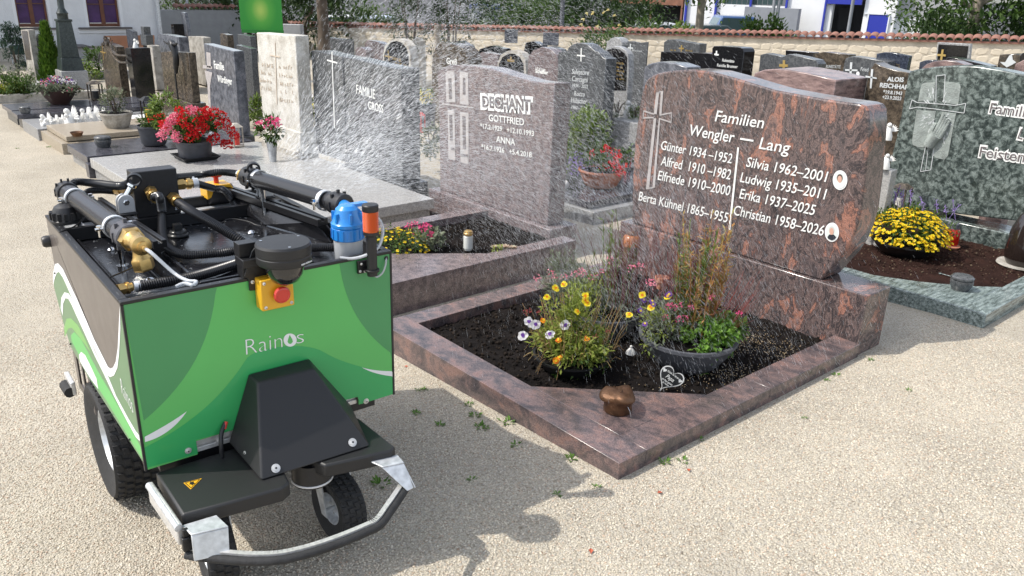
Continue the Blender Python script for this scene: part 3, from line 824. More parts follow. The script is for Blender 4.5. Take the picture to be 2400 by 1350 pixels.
# ================================================================== HEADSTONES
_caph = None
def text_mesh(s, shear=0, offset=0, extrude=.004):
    cu = bpy.data.curves.new('inscription', 'FONT')
    cu.body = s; cu.size = 1; cu.shear = shear; cu.offset = offset; cu.extrude = extrude; cu.resolution_u = 3
    o = bpy.data.objects.new('inscription', cu); C.objects.link(o)
    me = bpy.data.meshes.new_from_object(o)
    bpy.data.objects.remove(o); bpy.data.curves.remove(cu)
    vs = np.empty(len(me.vertices) * 3); me.vertices.foreach_get('co', vs); vs = vs.reshape(-1, 3)
    fs = [tuple(p.vertices) for p in me.polygons]
    bpy.data.meshes.remove(me)
    return vs, fs
CAPH = text_mesh('H')[0][:, 1].max()
def put_text(parent, s, A, B, up, nor, cap, mat, shear=0, offset=0, proud=.0015, name='inscription', thick=.0028, local=False):
    """text whose baseline runs A->B (its full width), caps cap metres high, on a face with outward normal nor"""
    vs, fs = text_mesh(s, shear, offset, 1.0)
    x0, x1 = vs[:, 0].min(), vs[:, 0].max()
    A, B = Vector(A), Vector(B); d = (B - A); w = d.length; d.normalize()
    b = MB(); k = cap / CAPH
    b.add([A + d * ((v[0] - x0) / (x1 - x0) * w) + up * (v[1] * k) + nor * (proud + thick * (v[2] > 0)) for v in vs], fs)
    return b.build(name, mat, parent, local=local)
def text_px(parent, s, X, p0, p1, hpx, mat=None, shear=0, offset=0, proud=.0015, name='inscription'):
    A, B = PX(*p0, X), PX(*p1, X)
    cap = PX(p0[0], p0[1] - hpx, X).z - A.z
    d = (B - A).normalized(); up = Vector((0, -d.z, d.y)) if d.y > 0 else Vector((0, d.z, -d.y))
    return put_text(parent, s, A, B, up, Vector((-1, 0, 0)), cap, mat or M_letter, shear, offset, proud, name)
def strip_px(b, X, pts, proud=.002, th=.002):
    b.prism([PX(x, y, X) + Vector((-proud, 0, 0)) for x, y in pts], (-th, 0, 0))
def cross_px(parent, X, top, bot, l, r, w, mat=None, name='cross'):
    b = MB()
    for (a, c) in ((top, bot), (l, r)):
        A, B = PX(*a, X), PX(*c, X); d = (B - A).normalized(); s = Vector((0, -d.z, d.y)) * w / 2
        b.prism([A - s + Vector((-.002, 0, 0)), A + s + Vector((-.002, 0, 0)), B + s + Vector((-.002, 0, 0)), B - s + Vector((-.002, 0, 0))], (-.004 if a == top else -.0055, 0, 0))
    return b.build(name, mat or M_letter, parent)

def marks_px(parent, X, p0, p1, hpx, mat, seed=1, name='worn_inscription'):
    """a weathered line of engraving that can no longer be read"""
    r = random.Random(seed); b = MB(); n = max(4, int(abs(p1[0] - p0[0]) / (hpx * .55))); dx_, dy_ = (p1[0] - p0[0]) / n, (p1[1] - p0[1]) / n
    for k in range(n):
        if r.random() < .12: continue
        x, y = p0[0] + dx_ * k, p0[1] + dy_ * k; hh = hpx * r.uniform(.6, 1.05); w_ = hpx * .13
        strip_px(b, X, [(x, y), (x + w_, y), (x + w_, y - hh), (x, y - hh)])
        if r.random() < .7: yy = y - hh * r.choice((.0, .5, .9)); strip_px(b, X, [(x + w_, yy), (x + dx_ * .62, yy + dy_ * .6), (x + dx_ * .62, yy + dy_ * .6 - w_), (x + w_, yy - w_)], .0025)
        if r.random() < .4: strip_px(b, X, [(x + dx_ * .5, y + dy_ * .5), (x + dx_ * .5 + w_, y + dy_ * .5), (x + dx_ * .5 + w_, y - hh * .6), (x + dx_ * .5, y - hh * .6)], .003)
    return b.build(name, mat, parent, kind='stuff')
def headstone(label, X, prof, zb, thick, mat, group=None, bevel=.008, tx=None, plinth=None, pmat=None, wb=None):
    """prof: front-face outline in the plane X, left -> right; the foot is dropped to zb. plinth = (height, extra width, extra depth)"""
    P = [PX(x, y, X) for x, y in prof]
    zb0 = zb + (plinth[0] if plinth else 0)
    if tx: thick = PY(tx[0], tx[1], P[-1].y).x - X
    foot = [Vector((X, P[-1].y, zb0)), Vector((X, P[0].y, zb0))] if wb is None else [Vector((X, P[-1].y - wb, zb0)), Vector((X, P[0].y + wb, zb0))]
    poly = P + foot
    cy = (P[0].y + P[-1].y) / 2
    t = thing('headstone', label, 'headstone', (X + thick / 2, cy, zb), group=group)
    MB().prism(poly, (thick, 0, 0)).build('slab', mat, t, bevel=bevel)
    if plinth:
        h, ew, ed = plinth
        MB().box((X - ed, P[-1].y - ew, zb - .08), (X + thick + ed, P[0].y + ew, zb + h - .001)).build('plinth', pmat or mat, t, bevel=bevel)
    t['w'] = abs(P[0].y - P[-1].y)
    return t
HG = 'headstones in the cemetery'

# ---------------- Wengler-Lang grave (the big red-brown one)
KX0, KX1, KY0, KY1, KW = 2.23, 4.205, 1.865, 3.712, .168
KT = .079
t = thing('grave_border', 'red brown polished granite kerb framing dark soil before the big red headstone', 'grave border', (3.2, 2.8, 0))
def kerb(poly, name='kerb_stone', mat=M_redkerb, zt=KT, zb=-.22, par=None, bev=.003):
    return MB().prism([Vector((x, y, zb)) for x, y in poly], (0, 0, zt - zb)).build(name, mat, par, bevel=bev)
g = .0015
kerb([(KX0, KY0), (KX0 + KW, KY0), (KX0 + KW, KY1), (KX0, KY1)], par=t)
kerb([(KX0 + KW + g, KY0), (3.32, KY0), (3.32, KY0 + .157), (KX0 + KW + g, KY0 + .157)], par=t)
kerb([(3.32 + g, KY0), (KX1 - g, KY0), (KX1 - g, KY0 + .157), (3.32 + g, KY0 + .157)], par=t)
kerb([(KX0 + KW + g, KY1 - .145), (KX1 - g, KY1 - .145), (KX1 - g, KY1), (KX0 + KW + g, KY1)], par=t)
cs = [PZ(1250, 903, KT - .001), PZ(1655, 924, KT - .001)]
kerb([(KX0 + KW + g, KY0 + .157 + g), (cs[1].x, KY0 + .157 + g), (KX0 + KW + g, cs[0].y)], 'corner_slab', zt=KT - .001, par=t, bev=.003)
M_soil = plain('dark_potting_soil', (.0085, .0065, .0058), .97, bump=1, bscale=55, var=.55, spec=.15)
M_soilbr = plain('brown_soil', (.026, .012, .009), .97, bump=1, bscale=70, var=.4, spec=.12)
def soil(name, x0, y0, x1, y1, z, mat, amp=.012, n=40):
    b = MB(); vs = []; fs = []
    m = max(4, int(n * abs(y1 - y0) / abs(x1 - x0)))
    for i in range(n + 1):
        for j in range(m + 1):
            x, y = x0 + (x1 - x0) * i / n, y0 + (y1 - y0) * j / m
            vs.append((x, y, z + amp * noise.noise((x * 7, y * 7, 3)) + amp * .8 * noise.noise((x * 25, y * 25, 1)) + amp * .5 * random.uniform(-1, 1)))
    for i in range(n):
        for j in range(m):
            k = i * (m + 1) + j; fs.append((k, k + m + 1, k + m + 2, k + 1))
    b.add(vs, fs)
    return tag(b.build(name, mat, smooth=60), None, None, None, 'structure')
soil('soil', KX0 + KW - .01, KY0 + .15, KX1 + .01, KY1 - .14, .022, M_soil, n=90)
# headstone: plinth beam + thick slab with sweeping top and curved right foot
X0 = 4.21
w = thing('headstone', 'big red brown granite headstone with sweeping top, white names and two oval portraits', 'headstone', (4.3, 2.8, 0), group=HG)
PT = .361
pl = [PZ(2031.7, 691.7, PT), PZ(2076.7, 671.7, PT)]
MB().box((KX1, KY0 + .012, -.25), (KX1 + .27, 3.70, PT)).build('plinth', M_red, w, bevel=.006)
wx = KX1 + .028
wprof = [(1481, 520), (1481, 470), (1483, 400), (1488, 330), (1497, 260), (1505, 215), (1511, 195), (1518, 184), (1531, 175.5), (1548, 170), (1577, 165), (1621, 162.6), (1670, 168.7), (1719, 182), (1768, 197), (1817, 211.5), (1890, 225), (1949, 235), (1990, 240.5), (2015, 244), (2028, 249), (2035, 260),
         (2037, 290), (2033, 340), (2027, 420), (2017, 500), (2006, 540), (1991, 575), (1972, 604), (1950, 628), (1926, 646)]
P = [PX(x, y, wx) for x, y in wprof]
P = [Vector((p.x, p.y, max(p.z, PT + .001))) for p in P]
P[0].z = PT + .001; P[-1].z = PT + .001
MB().prism(P, (.21, 0, 0)).build('slab', M_red, w, bevel=.012, seg=3)
sh = .16
for s, a, c, h in (('Familien', (1676, 284), (1790, 301), 26), ('Wengler', (1617, 317), (1721, 335), 26), ('Lang', (1779, 348), (1852, 360), 27),
                   ('Günter 1934 –1952', (1550, 350), (1715, 383), 21), ('Alfred  1910 –1982', (1549, 387), (1712, 421), 22), ('Elfriede 1910–2000', (1542, 421), (1711, 459), 22), ('Berta Kühnel 1865–1955', (1497, 469), (1706, 522), 21),
                   ('Silvia 1962–2001', (1749, 390), (1939, 427), 23), ('Ludwig 1935–2011', (1735, 426), (1936, 468), 23), ('Erika 1937–2025', (1733, 464), (1910, 505), 23), ('Christian 1958–2026', (1720, 503), (1930, 553), 23)):
    text_px(w, s, wx, a, c, h, shear=sh, offset=.002)
b = MB(); strip_px(b, wx, [(1736, 323), (1767, 328), (1766, 332), (1735, 327)]); b.build('dash', M_letter, w)
b = MB(); strip_px(b, wx, [(1729, 345), (1733, 345.6), (1712.5, 538.6), (1708, 538)]); b.build('divider', M_letter, w)
b = MB()
for q in ([(1539, 216), (1546, 214.5), (1540, 268), (1533, 267)], [(1550, 213.5), (1555.5, 213), (1551, 269), (1546, 268)], [(1539, 216), (1555.5, 212.5), (1555.3, 214.5), (1539.5, 218)],
          [(1509, 258), (1534, 266), (1534, 269), (1510, 262)], [(1547, 268), (1574, 263), (1574, 266), (1547, 271)], [(1508, 274), (1533, 274), (1533, 277), (1508, 278)], [(1545, 276), (1574, 285), (1573, 288), (1545, 279)], [(1574, 263), (1575.5, 263), (1574.5, 288), (1573, 288)], [(1509, 258), (1510.5, 258), (1509, 278), (1507.5, 278)],
          [(1533, 277), (1539, 277), (1522.5, 440), (1515, 441)], [(1545, 279), (1548, 279), (1536, 437), (1530, 438.5)], [(1515, 441), (1536, 437), (1536, 439.5), (1515, 444)]):
    strip_px(b, wx, q)
b.build('cross', M_frost, w)
# oval enamel portraits
M_enamel = plain('white_enamel', (.78, .78, .77), .2)
M_skin = plain('portrait_skin', (.55, .33, .25), .4)
M_hairg = plain('portrait_grey_hair', (.50, .50, .48), .5)
M_hairb = plain('portrait_dark_hair', (.05, .03, .025), .5)
M_suit = plain('portrait_dark_suit', (.02, .022, .03), .5)
M_photo = plain('portrait_ground', (.62, .66, .62), .3)
def oval(cx, cy, rx, ry, hair, cloth, name):
    b = MB()
    def el(k, rxx, ryy, ox=0, oy=0, d=.004, n=28):
        b.prism([PX(cx + ox + rxx * math.cos(2 * math.pi * i / n), cy + oy + ryy * math.sin(2 * math.pi * i / n), wx) + Vector((-d, 0, 0)) for i in range(n)], (.003, 0, 0))
    b.cur = 0; el(0, rx, ry, d=.006)
    b.cur = 1; el(1, rx * .82, ry * .86, d=.0075)
    b.cur = 2; b.prism([PX(cx + x * rx, cy + y * ry, wx) + Vector((-.0085, 0, 0)) for x, y in ((-.62, .5), (-.35, .22), (.3, .24), (.64, .5), (.45, .72), (0, .84), (-.45, .7))], (.003, 0, 0))
    b.cur = 3; el(3, rx * .40, ry * .40, 0, -ry * .22, .0085)
    b.cur = 4; el(4, rx * .30, ry * .36, 0, -ry * .10, .0095)
    b.build('oval_portrait', [M_enamel, M_photo, cloth, hair, M_skin], w)
oval(1970, 422, 17, 23, M_hairb, M_enamel, 'a'); oval(1951, 544, 16.5, 22.5, M_hairg, M_suit, 'b')

# ---------------- Dechant grave
dg = thing('grave_border', 'mauve granite kerb and slab of the second plot, wet under the spray', 'grave border', (3.2, 4.7, -.08))
DT = .131
dy0, dy1 = 4.08, 5.25
kerb([(KX0, dy0), (KX0 + .8, dy0), (KX0 + .8, dy0 + .14), (KX0, dy0 + .14)], mat=M_mauve, zt=DT, zb=-.3, par=dg)
kerb([(KX0 + .8 + g, dy0), (4.16, dy0), (4.16, dy0 + .14), (KX0 + .8 + g, dy0 + .14)], mat=M_mauve, zt=DT, zb=-.3, par=dg)
kerb([(KX0, dy0 + .14 + g), (KX0 + .16, dy0 + .14 + g), (KX0 + .16, dy1), (KX0, dy1)], mat=M_mauve, zt=DT, zb=-.3, par=dg)
kerb([(KX0 + .16 + g, dy1 - .14), (4.16, dy1 - .14), (4.16, dy1), (KX0 + .16 + g, dy1)], mat=M_mauve, zt=DT, zb=-.3, par=dg)
c0 = PZ(1165, 590, DT)
kerb([(KX0 + .16 + g, dy0 + .14 + g), (3.43, dy0 + .14 + g), (2.85, 4.62), (KX0 + .16 + g, 4.85)], 'cover_slab', M_mauve, DT - .002, -.2, dg, .003)
soil('soil', KX0 + .15, dy0 + .13, 4.17, dy1 - .13, .075, M_soil, n=50)
dx = 4.2
d = headstone('mauve granite headstone with wavy top lettered DECHANT behind the spray', dx, [(1031, 395), (1029, 269), (1024.5, 172), (1027, 165), (1037, 159.5), (1049, 156), (1067, 152.5), (1086, 153), (1112, 155.5), (1147, 160), (1196, 176), (1245, 190), (1275, 194), (1300, 195)], -.15, .17, M_mauve, HG, .008, plinth=(.30, .09, .06))
for s, a, c, h in (('GOTTFRIED', (1146.5, 283), (1229, 294), 15), ('*17.2.1929   +12.10.1993', (1126, 300), (1252, 319), 11), ('ANNA', (1163.6, 333), (1208, 341), 14.5), ('*16.7.1926   +5.4.2018', (1129, 349), (1247, 369), 11)):
    text_px(d, s, dx, a, c, h, offset=.008)
text_px(d, 'DECHANT', dx, (1127, 253), (1250, 264.5), 31, M_letter, offset=.10)
text_px(d, 'DECHANT', dx, (1132, 250), (1245, 261), 25, M_letdark, offset=.02, proud=.0045)
b = MB()
for q in ([(1045, 170), (1066, 167), (1068, 240), (1047, 240)], [(1078, 168), (1098, 170), (1099, 246), (1079, 244)], [(1050, 257), (1066, 259), (1068, 376), (1052, 372)], [(1079, 262), (1099, 265), (1099, 385), (1080, 380)]):
    strip_px(b, dx, q)
b.build('carved_panel', M_frost, d)
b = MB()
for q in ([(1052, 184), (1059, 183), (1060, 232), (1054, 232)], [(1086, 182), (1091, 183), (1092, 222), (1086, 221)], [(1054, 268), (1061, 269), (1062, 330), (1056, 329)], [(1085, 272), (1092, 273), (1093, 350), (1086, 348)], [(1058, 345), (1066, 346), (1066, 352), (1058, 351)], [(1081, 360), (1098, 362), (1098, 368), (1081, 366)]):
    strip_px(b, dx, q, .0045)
b.build('relief_dark_strip', M_letdark, d, kind='stuff')  # dark inner columns and notches of the carved panels
b = MB()
for q in ([(1037, 242), (1110, 251), (1110, 254), (1037, 245)], [(1048, 166), (1066, 165), (1066, 168), (1048, 170)]): strip_px(b, dx, q)
b.build('cross', M_frost, d)

# ---------------- Gross grave (dark two-part stone, pale slab)
gsl = thing('grave_slab', 'pale granite grave slab shining wet in front of the dark two part stone', 'grave slab', (3.1, 6.8, -.12))
MB().box((2.25, 5.72, .03), (4.03, 7.82, .12)).build('cover_slab', M_pale, gsl, bevel=.006)
MB().box((2.3, 5.76, -.3), (4.0, 7.78, .0285)).build('kerb_stone', M_grey, gsl)
X = 4.12
gr = headstone('dark blue grey headstone of two slabs lettered FAMILIE GROSS', X, [(806, 133.5), (824, 136), (842, 140), (878, 149), (913, 157), (928, 160), (940, 161)], -.12, .2, M_dkgrey, HG, .007, plinth=(.24, .05, .05))
P0 = [PX(729, 118.5, X), PX(742, 119, X), PX(802, 133, X)]
MB().prism(P0 + [Vector((X, P0[-1].y, .13)), Vector((X, P0[0].y, .13))], (.2, 0, 0)).build('cross_slab', M_dkgrey, gr, bevel=.006)
cross_px(gr, X, (779, 121), (785, 300), (768, 141), (791, 147.5), .013)
text_px(gr, 'FAMILIE', X, (836, 219), (880, 232), 21, M_letter); text_px(gr, 'GROSS', X, (864, 255), (899, 265), 18, M_letter)

# ---------------- white stone + geranium slab
sl = thing('grave_slab', 'pale speckled granite slab carrying the red geranium bowl', 'grave slab', (3.1, 8.6, -.15))
MB().box((2.14, 7.98, -.03), (3.98, 9.28, .07)).build('cover_slab', M_pale, sl, bevel=.006)
MB().box((2.17, 8.0, -.35), (3.95, 9.26, -.0315)).build('kerb_stone', M_grey, sl)
MB().box((2.12, 9.30, -.35), (2.42, 9.42, .0)).build('end_block', M_dkslab, sl, bevel=.004)
X = 3.95
wh_ = headstone('tall white limestone headstone with fine brown cross, blackened right side', X, [(600.5, 76), (640, 79), (691, 83)], -.12, .28, M_white, HG, .012, tx=(724, 84), plinth=(.26, .03, .03), pmat=M_weath)
P1 = PX(691, 83, X); P2 = PX(600.5, 76, X)
MB().box((X - .02, P1.y - .015, .125), (X + .30, P2.y + .015, .36)).build('lower_block', M_white, wh_, bevel=.01)
M_sand = plain('brown_engraving', (.50, .42, .33), .8)
cross_px(wh_, X, (645.5, 100), (650, 245), (634, 129.5), (657, 134), .012, M_sand)
for k, (px, yy) in enumerate(((615, 156), (613, 174), (611, 192), (613, 210), (654, 160), (655, 180), (657, 200), (658, 218), (656, 238))):
    marks_px(wh_, X, (px, yy), (px + (27 if px < 640 else 33), yy + 3.6), 9, M_sand, k)

# ---------------- Wuerdinger
sl = thing('grave_slab', 'dark violet polished slab with a small black urn pot on it', 'grave slab', (3.0, 10.0, -.15))
MB().box((2.16, 9.47, -.04), (4.0, 10.3, .05)).build('cover_slab', M_dkslab, sl, bevel=.005)
MB().box((2.2, 9.50, -.35), (3.98, 10.28, -.0415)).build('kerb_stone', M_grey, sl)
X = 3.95
wu = headstone('blue grey headstone with slanted top and carved cross beside the white stone', X, [(477, 102), (500, 108), (546.7, 120)], -.13, .3, M_slate, HG, .007, tx=(572, 120), plinth=(.2, .02, .04), pmat=M_dkgrey)
text_px(wu, 'Familie', X, (503, 160), (526, 165), 17, M_letter, offset=.02); text_px(wu, 'Würdinger', X, (511, 191), (545, 199), 15, M_letter, offset=.02)
b = MB()
for q in ([(484, 122), (494, 124), (495, 160), (486, 158)], [(476, 152), (498, 156), (498, 162), (476, 160)], [(480, 165), (498, 170), (493, 200), (487, 200)], [(487, 200), (493, 200), (495, 270), (490, 268)]): strip_px(b, X, q)
b.build('cross', M_frost, wu)

# ---------------- tan slab plot with black crucifix stone and black pillar
sl = thing('grave_slab', 'tan granite slab on a tan kerb carrying the grey shrub bowl', 'grave slab', (3.0, 11.3, -.15))
MB().box((2.27, 10.80, -.01), (3.9, 11.78, .05)).build('cover_slab', M_tan, sl, bevel=.005)
MB().box((2.2, 10.74, -.35), (3.9, 10.88, -.02)).build('kerb_stone', M_tan, sl, bevel=.004)
MB().box((2.2, 10.88 + g, -.35), (2.33, 11.80, -.02)).build('kerb_stone', M_tan, sl, bevel=.004)
MB().box((2.34, 10.89, -.35), (3.9, 11.76, -.03)).build('filling', M_soil, sl)
X = 3.95
cz = headstone('dark brown headstone carrying a bronze crucified figure', X, [(376, 122), (400, 120.5), (441, 123.5)], -.13, .22, M_brownst, HG, .006, tx=(459, 124), plinth=(.42, .05, .05))
b = MB()
q = [PX(408, 150, X - .06), PX(418, 240, X - .06)]
b.cyl(q[0] + Vector((0, 0, .02)), q[1], .012, n=8)
b.build('cross_post', M_blackmt, cz)
# bronze corpus: one continuous skinned body with outstretched arms
def skin_body(name, verts, edges, radii, mat, parent, sub=1):
    me = bpy.data.meshes.new(name)
    off = ORIGIN[parent.name]
    me.from_pydata([(Vector(v) - off)[:] for v in verts], edges, []); me.materials.append(mat)
    o = bpy.data.objects.new(name, me); C.objects.link(o); o.parent = parent
    md = o.modifiers.new('skin', 'SKIN'); md.use_smooth_shade = True
    for i, r in enumerate(radii): me.skin_vertices[0].data[i].radius = (r, r)
    me.skin_vertices[0].data[0].use_root = True
    s = o.modifiers.new('sub', 'SUBSURF'); s.levels = sub; s.render_levels = sub
    return o
bp_ = [(414, 142), (411, 127), (408, 113), (404, 103), (400, 97), (392, 101), (384, 95), (411, 104), (415, 101), (412, 160), (414, 174)]
bd_ = [PX(x, y, X - .09) for x, y in bp_]
skin_body('corpus', bd_, [(0, 1), (1, 2), (2, 3), (3, 4), (3, 5), (5, 6), (3, 7), (7, 8), (0, 9), (9, 10)], [.045, .042, .055, .03, .038, .022, .016, .022, .016, .034, .02], M_blackmt, cz)
X = 3.98
bk = headstone('tall black square granite pillar stone with a white angel on top', X, [(294, 112), (305, 113)], -.13, .4, M_black, HG, .005, tx=(352, 113))
tn = headstone('tan headstone with rounded top, gold cross and a carved hand branch', 3.95, [(235, 112), (237, 101), (243, 98), (262, 105), (272, 110)], -.13, .3, M_brownst, HG, .006, tx=(292, 115))
cross_px(tn, 3.95, (240, 106), (244, 140), (236, 121), (248, 124), .02, M_gold)
b = MB()
for q in ([(256, 112), (272, 128), (290, 131), (297, 131)], [(256, 112), (268, 133), (282, 146), (297, 147)], [(254, 96), (252, 106), (256, 112), (262, 118)]):
    b.tube(smooth_path([PX(x, y, 3.9) for x, y in q], 5), .022, 7)
for k in range(16):
    leaf(b, PX(253, 102, 3.9) + rnd_dir() * .06, rnd_dir(.6), Vector((0, 0, 1)), .09, .05)
b.build('bronze_hands', M_brownst, tn)
# small wall-like stones behind on the left (second row)
def quick(label, X, prof, zb, mat, tx=None, thick=.18, **k):
    return headstone(label, X, prof, zb, thick, mat, HG, .006, tx=tx, **k)
quick('small blue grey headstone in the left back row before the wooden bench', 6.2, [(294.5, 68.5), (300, 69), (311, 74)], -.12, M_slate, tx=(322, 75))
st = thing('stone_cross', 'short black stone cross on a block in the left back row', 'grave cross', PX(342, 140, 6.0), group=HG)
def blockpx(b, X, x0, x1, yt, yb, tx):
    P = [PX(x0, yt, X), PX(x1, yt, X)]; zb = PX((x0 + x1) / 2, yb, X).z
    th = PY(tx, yt, P[1].y).x - X
    zt = (P[0].z + P[1].z) / 2
    b.box((X, P[1].y, zb), (X + th, P[0].y, zt)); return b
b = blockpx(MB(), 6.0, 329, 336, 62.5, 82, 352); b.build('upper_block', M_dkgrey, st, bevel=.006)
b = blockpx(MB(), 5.98, 328, 341, 81, 106, 358); b.build('cross_arm_block', M_dkgrey, st, bevel=.006)
b = blockpx(MB(), 6.05, 335, 344, 105, 170, 350); b.build('foot_block', M_black, st, bevel=.006)
quick('slim whitish headstone behind the black pillar', 5.0, [(344, 106), (350, 105.5), (356, 108)], -.12, M_weath, tx=(375, 109))
quick('broad grey polished headstone with rounded corner behind the crucifix stone', 5.3, [(369.5, 90), (370, 82), (374, 79.5), (395, 82), (418, 87)], -.12, M_slate, tx=(441, 88))
quick('weathered pale headstone with rusty streaks in the back row', 6.0, [(441, 85), (460, 85), (476, 88)], -.12, M_weath, tx=(494, 90))
quick('black block headstone before the corner of the white house', 7.0, [(400, 56), (406, 56)], -.12, M_black, tx=(431, 60))
quick('dark slanting stone beside the black block near the drainpipe', 7.4, [(424, 28), (432, 30), (438, 60)], -.12, M_slate, tx=(446, 62), thick=.1)
quick('small brown headstone between the house wall and the green banner', 6.6, [(515, 79), (520, 78), (532, 82)], -.12, M_brownst, tx=(547, 83))
quick('dark grey headstone half hidden left of the white stone', 6.0, [(556, 80), (570, 81), (586, 85)], -.12, M_dkgrey, tx=(600, 86))
quick('low dark headstone tucked behind the slanted blue grey stone', 5.2, [(553, 105), (575, 110), (588, 114)], -.12, M_dkgrey, tx=(602, 115))
# far-left pair
q = quick('tall grey framed headstone at the far left before the house', 3.35, [(48.5, 70), (60, 69), (66, 70)], -.14, M_weath, tx=(81, 66))
b = MB(); strip_px(b, 3.35, [(51, 72), (64.5, 73), (74, 140), (62, 140)]); b.build('dark_panel', M_brownst, q)
q = quick('dark headstone with pointed top right of the framed one', 3.55, [(83, 88), (86, 80), (90, 79), (101, 87)], -.14, M_dkgrey, tx=(114, 88))
for k in range(6): marks_px(q, 3.55, (90 + k * .4, 107 + k * 5.5), (101 + k * .6, 110 + k * 5.5), 3.2, M_letterg, k)
# tall pillar with the cross
pc = thing('cross_monument', 'tall dark green stone monument pillar on a pale block at left', 'monument', G(174, 214))
o = ORIGIN[pc.name]
def ring(b, w0, w1, z0, z1, dx=0):
    b.add([o + Vector((sx * w0, sy * w0, z0)) for sx, sy in ((-1, -1), (1, -1), (1, 1), (-1, 1))] + [o + Vector((sx * w1, sy * w1, z1)) for sx, sy in ((-1, -1), (1, -1), (1, 1), (-1, 1))],
          [(3, 2, 1, 0), (4, 5, 6, 7)] + [(i, (i + 1) % 4, 4 + (i + 1) % 4, 4 + i) for i in range(4)])
M_monu = granite('monument_stone', [(.4, (.018, .026, .025)), (.6, (.042, .055, .052))], scale=30, speck=.3, rough=.3)
b = MB(); ring(b, .235, .215, -.05, .38); b.build('pale_block', M_pale, pc, bevel=.01)
b = MB(); ring(b, .185, .16, .3805, .60); b.build('lower_block', M_monu, pc, bevel=.008)
b = MB(); ring(b, .145, .105, .6005, 1.21); ring(b, .12, .12, 1.2105, 1.25); b.build('shaft', M_monu, pc, bevel=.006)
b = MB(); b.lathe([(.09, 1.2505), (.09, 1.33), (.10, 1.35), (.07, 1.40), (.055, 1.44), (.05, 1.9), (.07, 1.93), (.07, 2.05), (.04, 2.10), (.04, 2.5)], o, 14); b.build('column', M_monu, pc, smooth=40)
b = MB(); b.cbox(o + Vector((0, 0, 2.75)), (.07, .07, .6)); b.cbox(o + Vector((0, 0, 2.82)), (.066, .4, .066)); b.build('cross', M_monu, pc, bevel=.004)

# white figure grave + thin slabs + shrub plot at the far left
sl = thing('grave_border', 'pale grey kerb plot crowded with small white figurines', 'grave border', (3.0, 12.3, -.15))
MB().box((2.17, 11.82, -.35), (2.40, 12.72, .0)).build('kerb_stone', M_grey, sl, bevel=.005)
MB().box((2.40 + g, 11.82, -.35), (3.8, 11.93, -.002)).build('kerb_stone', M_grey, sl, bevel=.005)
MB().box((2.40 + g, 12.62, -.35), (3.8, 12.72, -.002)).build('kerb_stone', M_grey, sl, bevel=.005)
MB().box((2.41, 11.94, -.35), (3.8, 12.61, -.03)).build('white_gravel_bed', M_stone_white, sl)
sl = thing('grave_slab', 'narrow dark slab raised behind the white figurines', 'grave slab', (3.0, 13.0, -.15))
MB().box((2.13, 12.75, .0), (4.0, 13.12, .06)).build('cover_slab', M_dkslab, sl, bevel=.004)
MB().box((2.2, 12.76, -.35), (4.0, 13.1, -.0015)).build('kerb_stone', M_dkgrey, sl)
sl = thing('grave_slab', 'dark polished slab under the mixed flower bowl at left', 'grave slab', (3.0, 13.6, -.15))
MB().box((2.15, 13.2, .0), (4.0, 13.9, .06)).build('cover_slab', M_dkslab, sl, bevel=.004)
MB().box((2.2, 13.22, -.35), (4.0, 13.88, -.0015)).build('kerb_stone', M_dkgrey, sl)
sl = thing('grave_border', 'long low grey stone kerb round the shrub bed at the far left', 'grave border', (2.8, 15.6, -.15))
MB().box((.6, 15.55, -.35), (3.9, 15.70, -.02)).build('kerb_stone', M_weath, sl, bevel=.01)
MB().box((2.9, 16.1, -.35), (3.4, 16.2, .06)).build('kerb_stone', M_dkgrey, sl, bevel=.006)
MB().box((.6, 15.71, -.35), (3.8, 17.5, -.06)).build('soil_bed', M_soilbr, sl)
sl = thing('grave_border', 'pale kerb edging the ivy plot right of the monument', 'grave border', G(225, 185))
a = G(205, 186); c = G(245, 181)
MB().box((a.x, a.y - .1, -.3), (a.x + 2.0, a.y + .1, .0)).build('kerb_stone', M_grey, sl, bevel=.008)
# bench and trough at the house
bn = thing('bench', 'wooden slatted bench against the white house wall', 'bench', PY(300, 120, HY - .5))
for k, (y0, y1) in enumerate(((84, 91), (93, 99), (101, 107))):
    p0, p1 = PY(243, y0, HY - .25), PY(362, y1, HY - .25)
    MB().box((p0.x, HY - .27, p1.z), (p1.x, HY - .235, p0.z)).build('slat', plain('bench_wood', (.42, .20, .11), .7, var=.15, bscale=30), bn)
p0, p1 = PY(243, 112, HY - .5), PY(362, 112, HY - .5)
for k in range(3): MB().box((p0.x, HY - .70 + k * .14, p0.z - .02), (p1.x, HY - .58 + k * .14, p0.z + .02)).build('seat_slat', MAT['bench_wood'], bn)
for x in (p0.x + .1, p1.x - .15): MB().box((x, HY - .68, -.15), (x + .07, HY - .3, p0.z - .02)).build('leg', M_galv, bn)
tr = thing('stone_trough', 'small pale concrete water trough with thin dark lid', 'trough', PY(190, 140, HY - .6))
p0, p1 = PY(176, 113, HY - .8), PY(208, 144, HY - .8)
MB().box((p0.x, HY - .8, -.2), (p1.x, HY - .05, p0.z)).build('basin', M_renderd, tr, bevel=.01)
MB().box((p0.x - .05, HY - .85, p0.z + .001), (p1.x + .1, HY - .04, p0.z + .035)).build('lid', M_sill, tr)
rk = thing('watering_can_rack', 'thin metal rack with dark green watering cans by the house', 'can rack', PY(30, 125, HY - .6))
xa, xb = PY(19, 84, HY - .6).x, PY(50, 84, HY - .6).x; zt = PY(30, 83, HY - .6).z
b = MB(); b.tube([(xa, HY - .6, -.15), (xa, HY - .6, zt), (xb, HY - .6, zt), (xb, HY - .6, -.15)], .012, 6); b.tube([(xa, HY - .6, zt - .15), (xb, HY - .6, zt - .15)], .01, 6); b.build('frame', M_galv, rk)
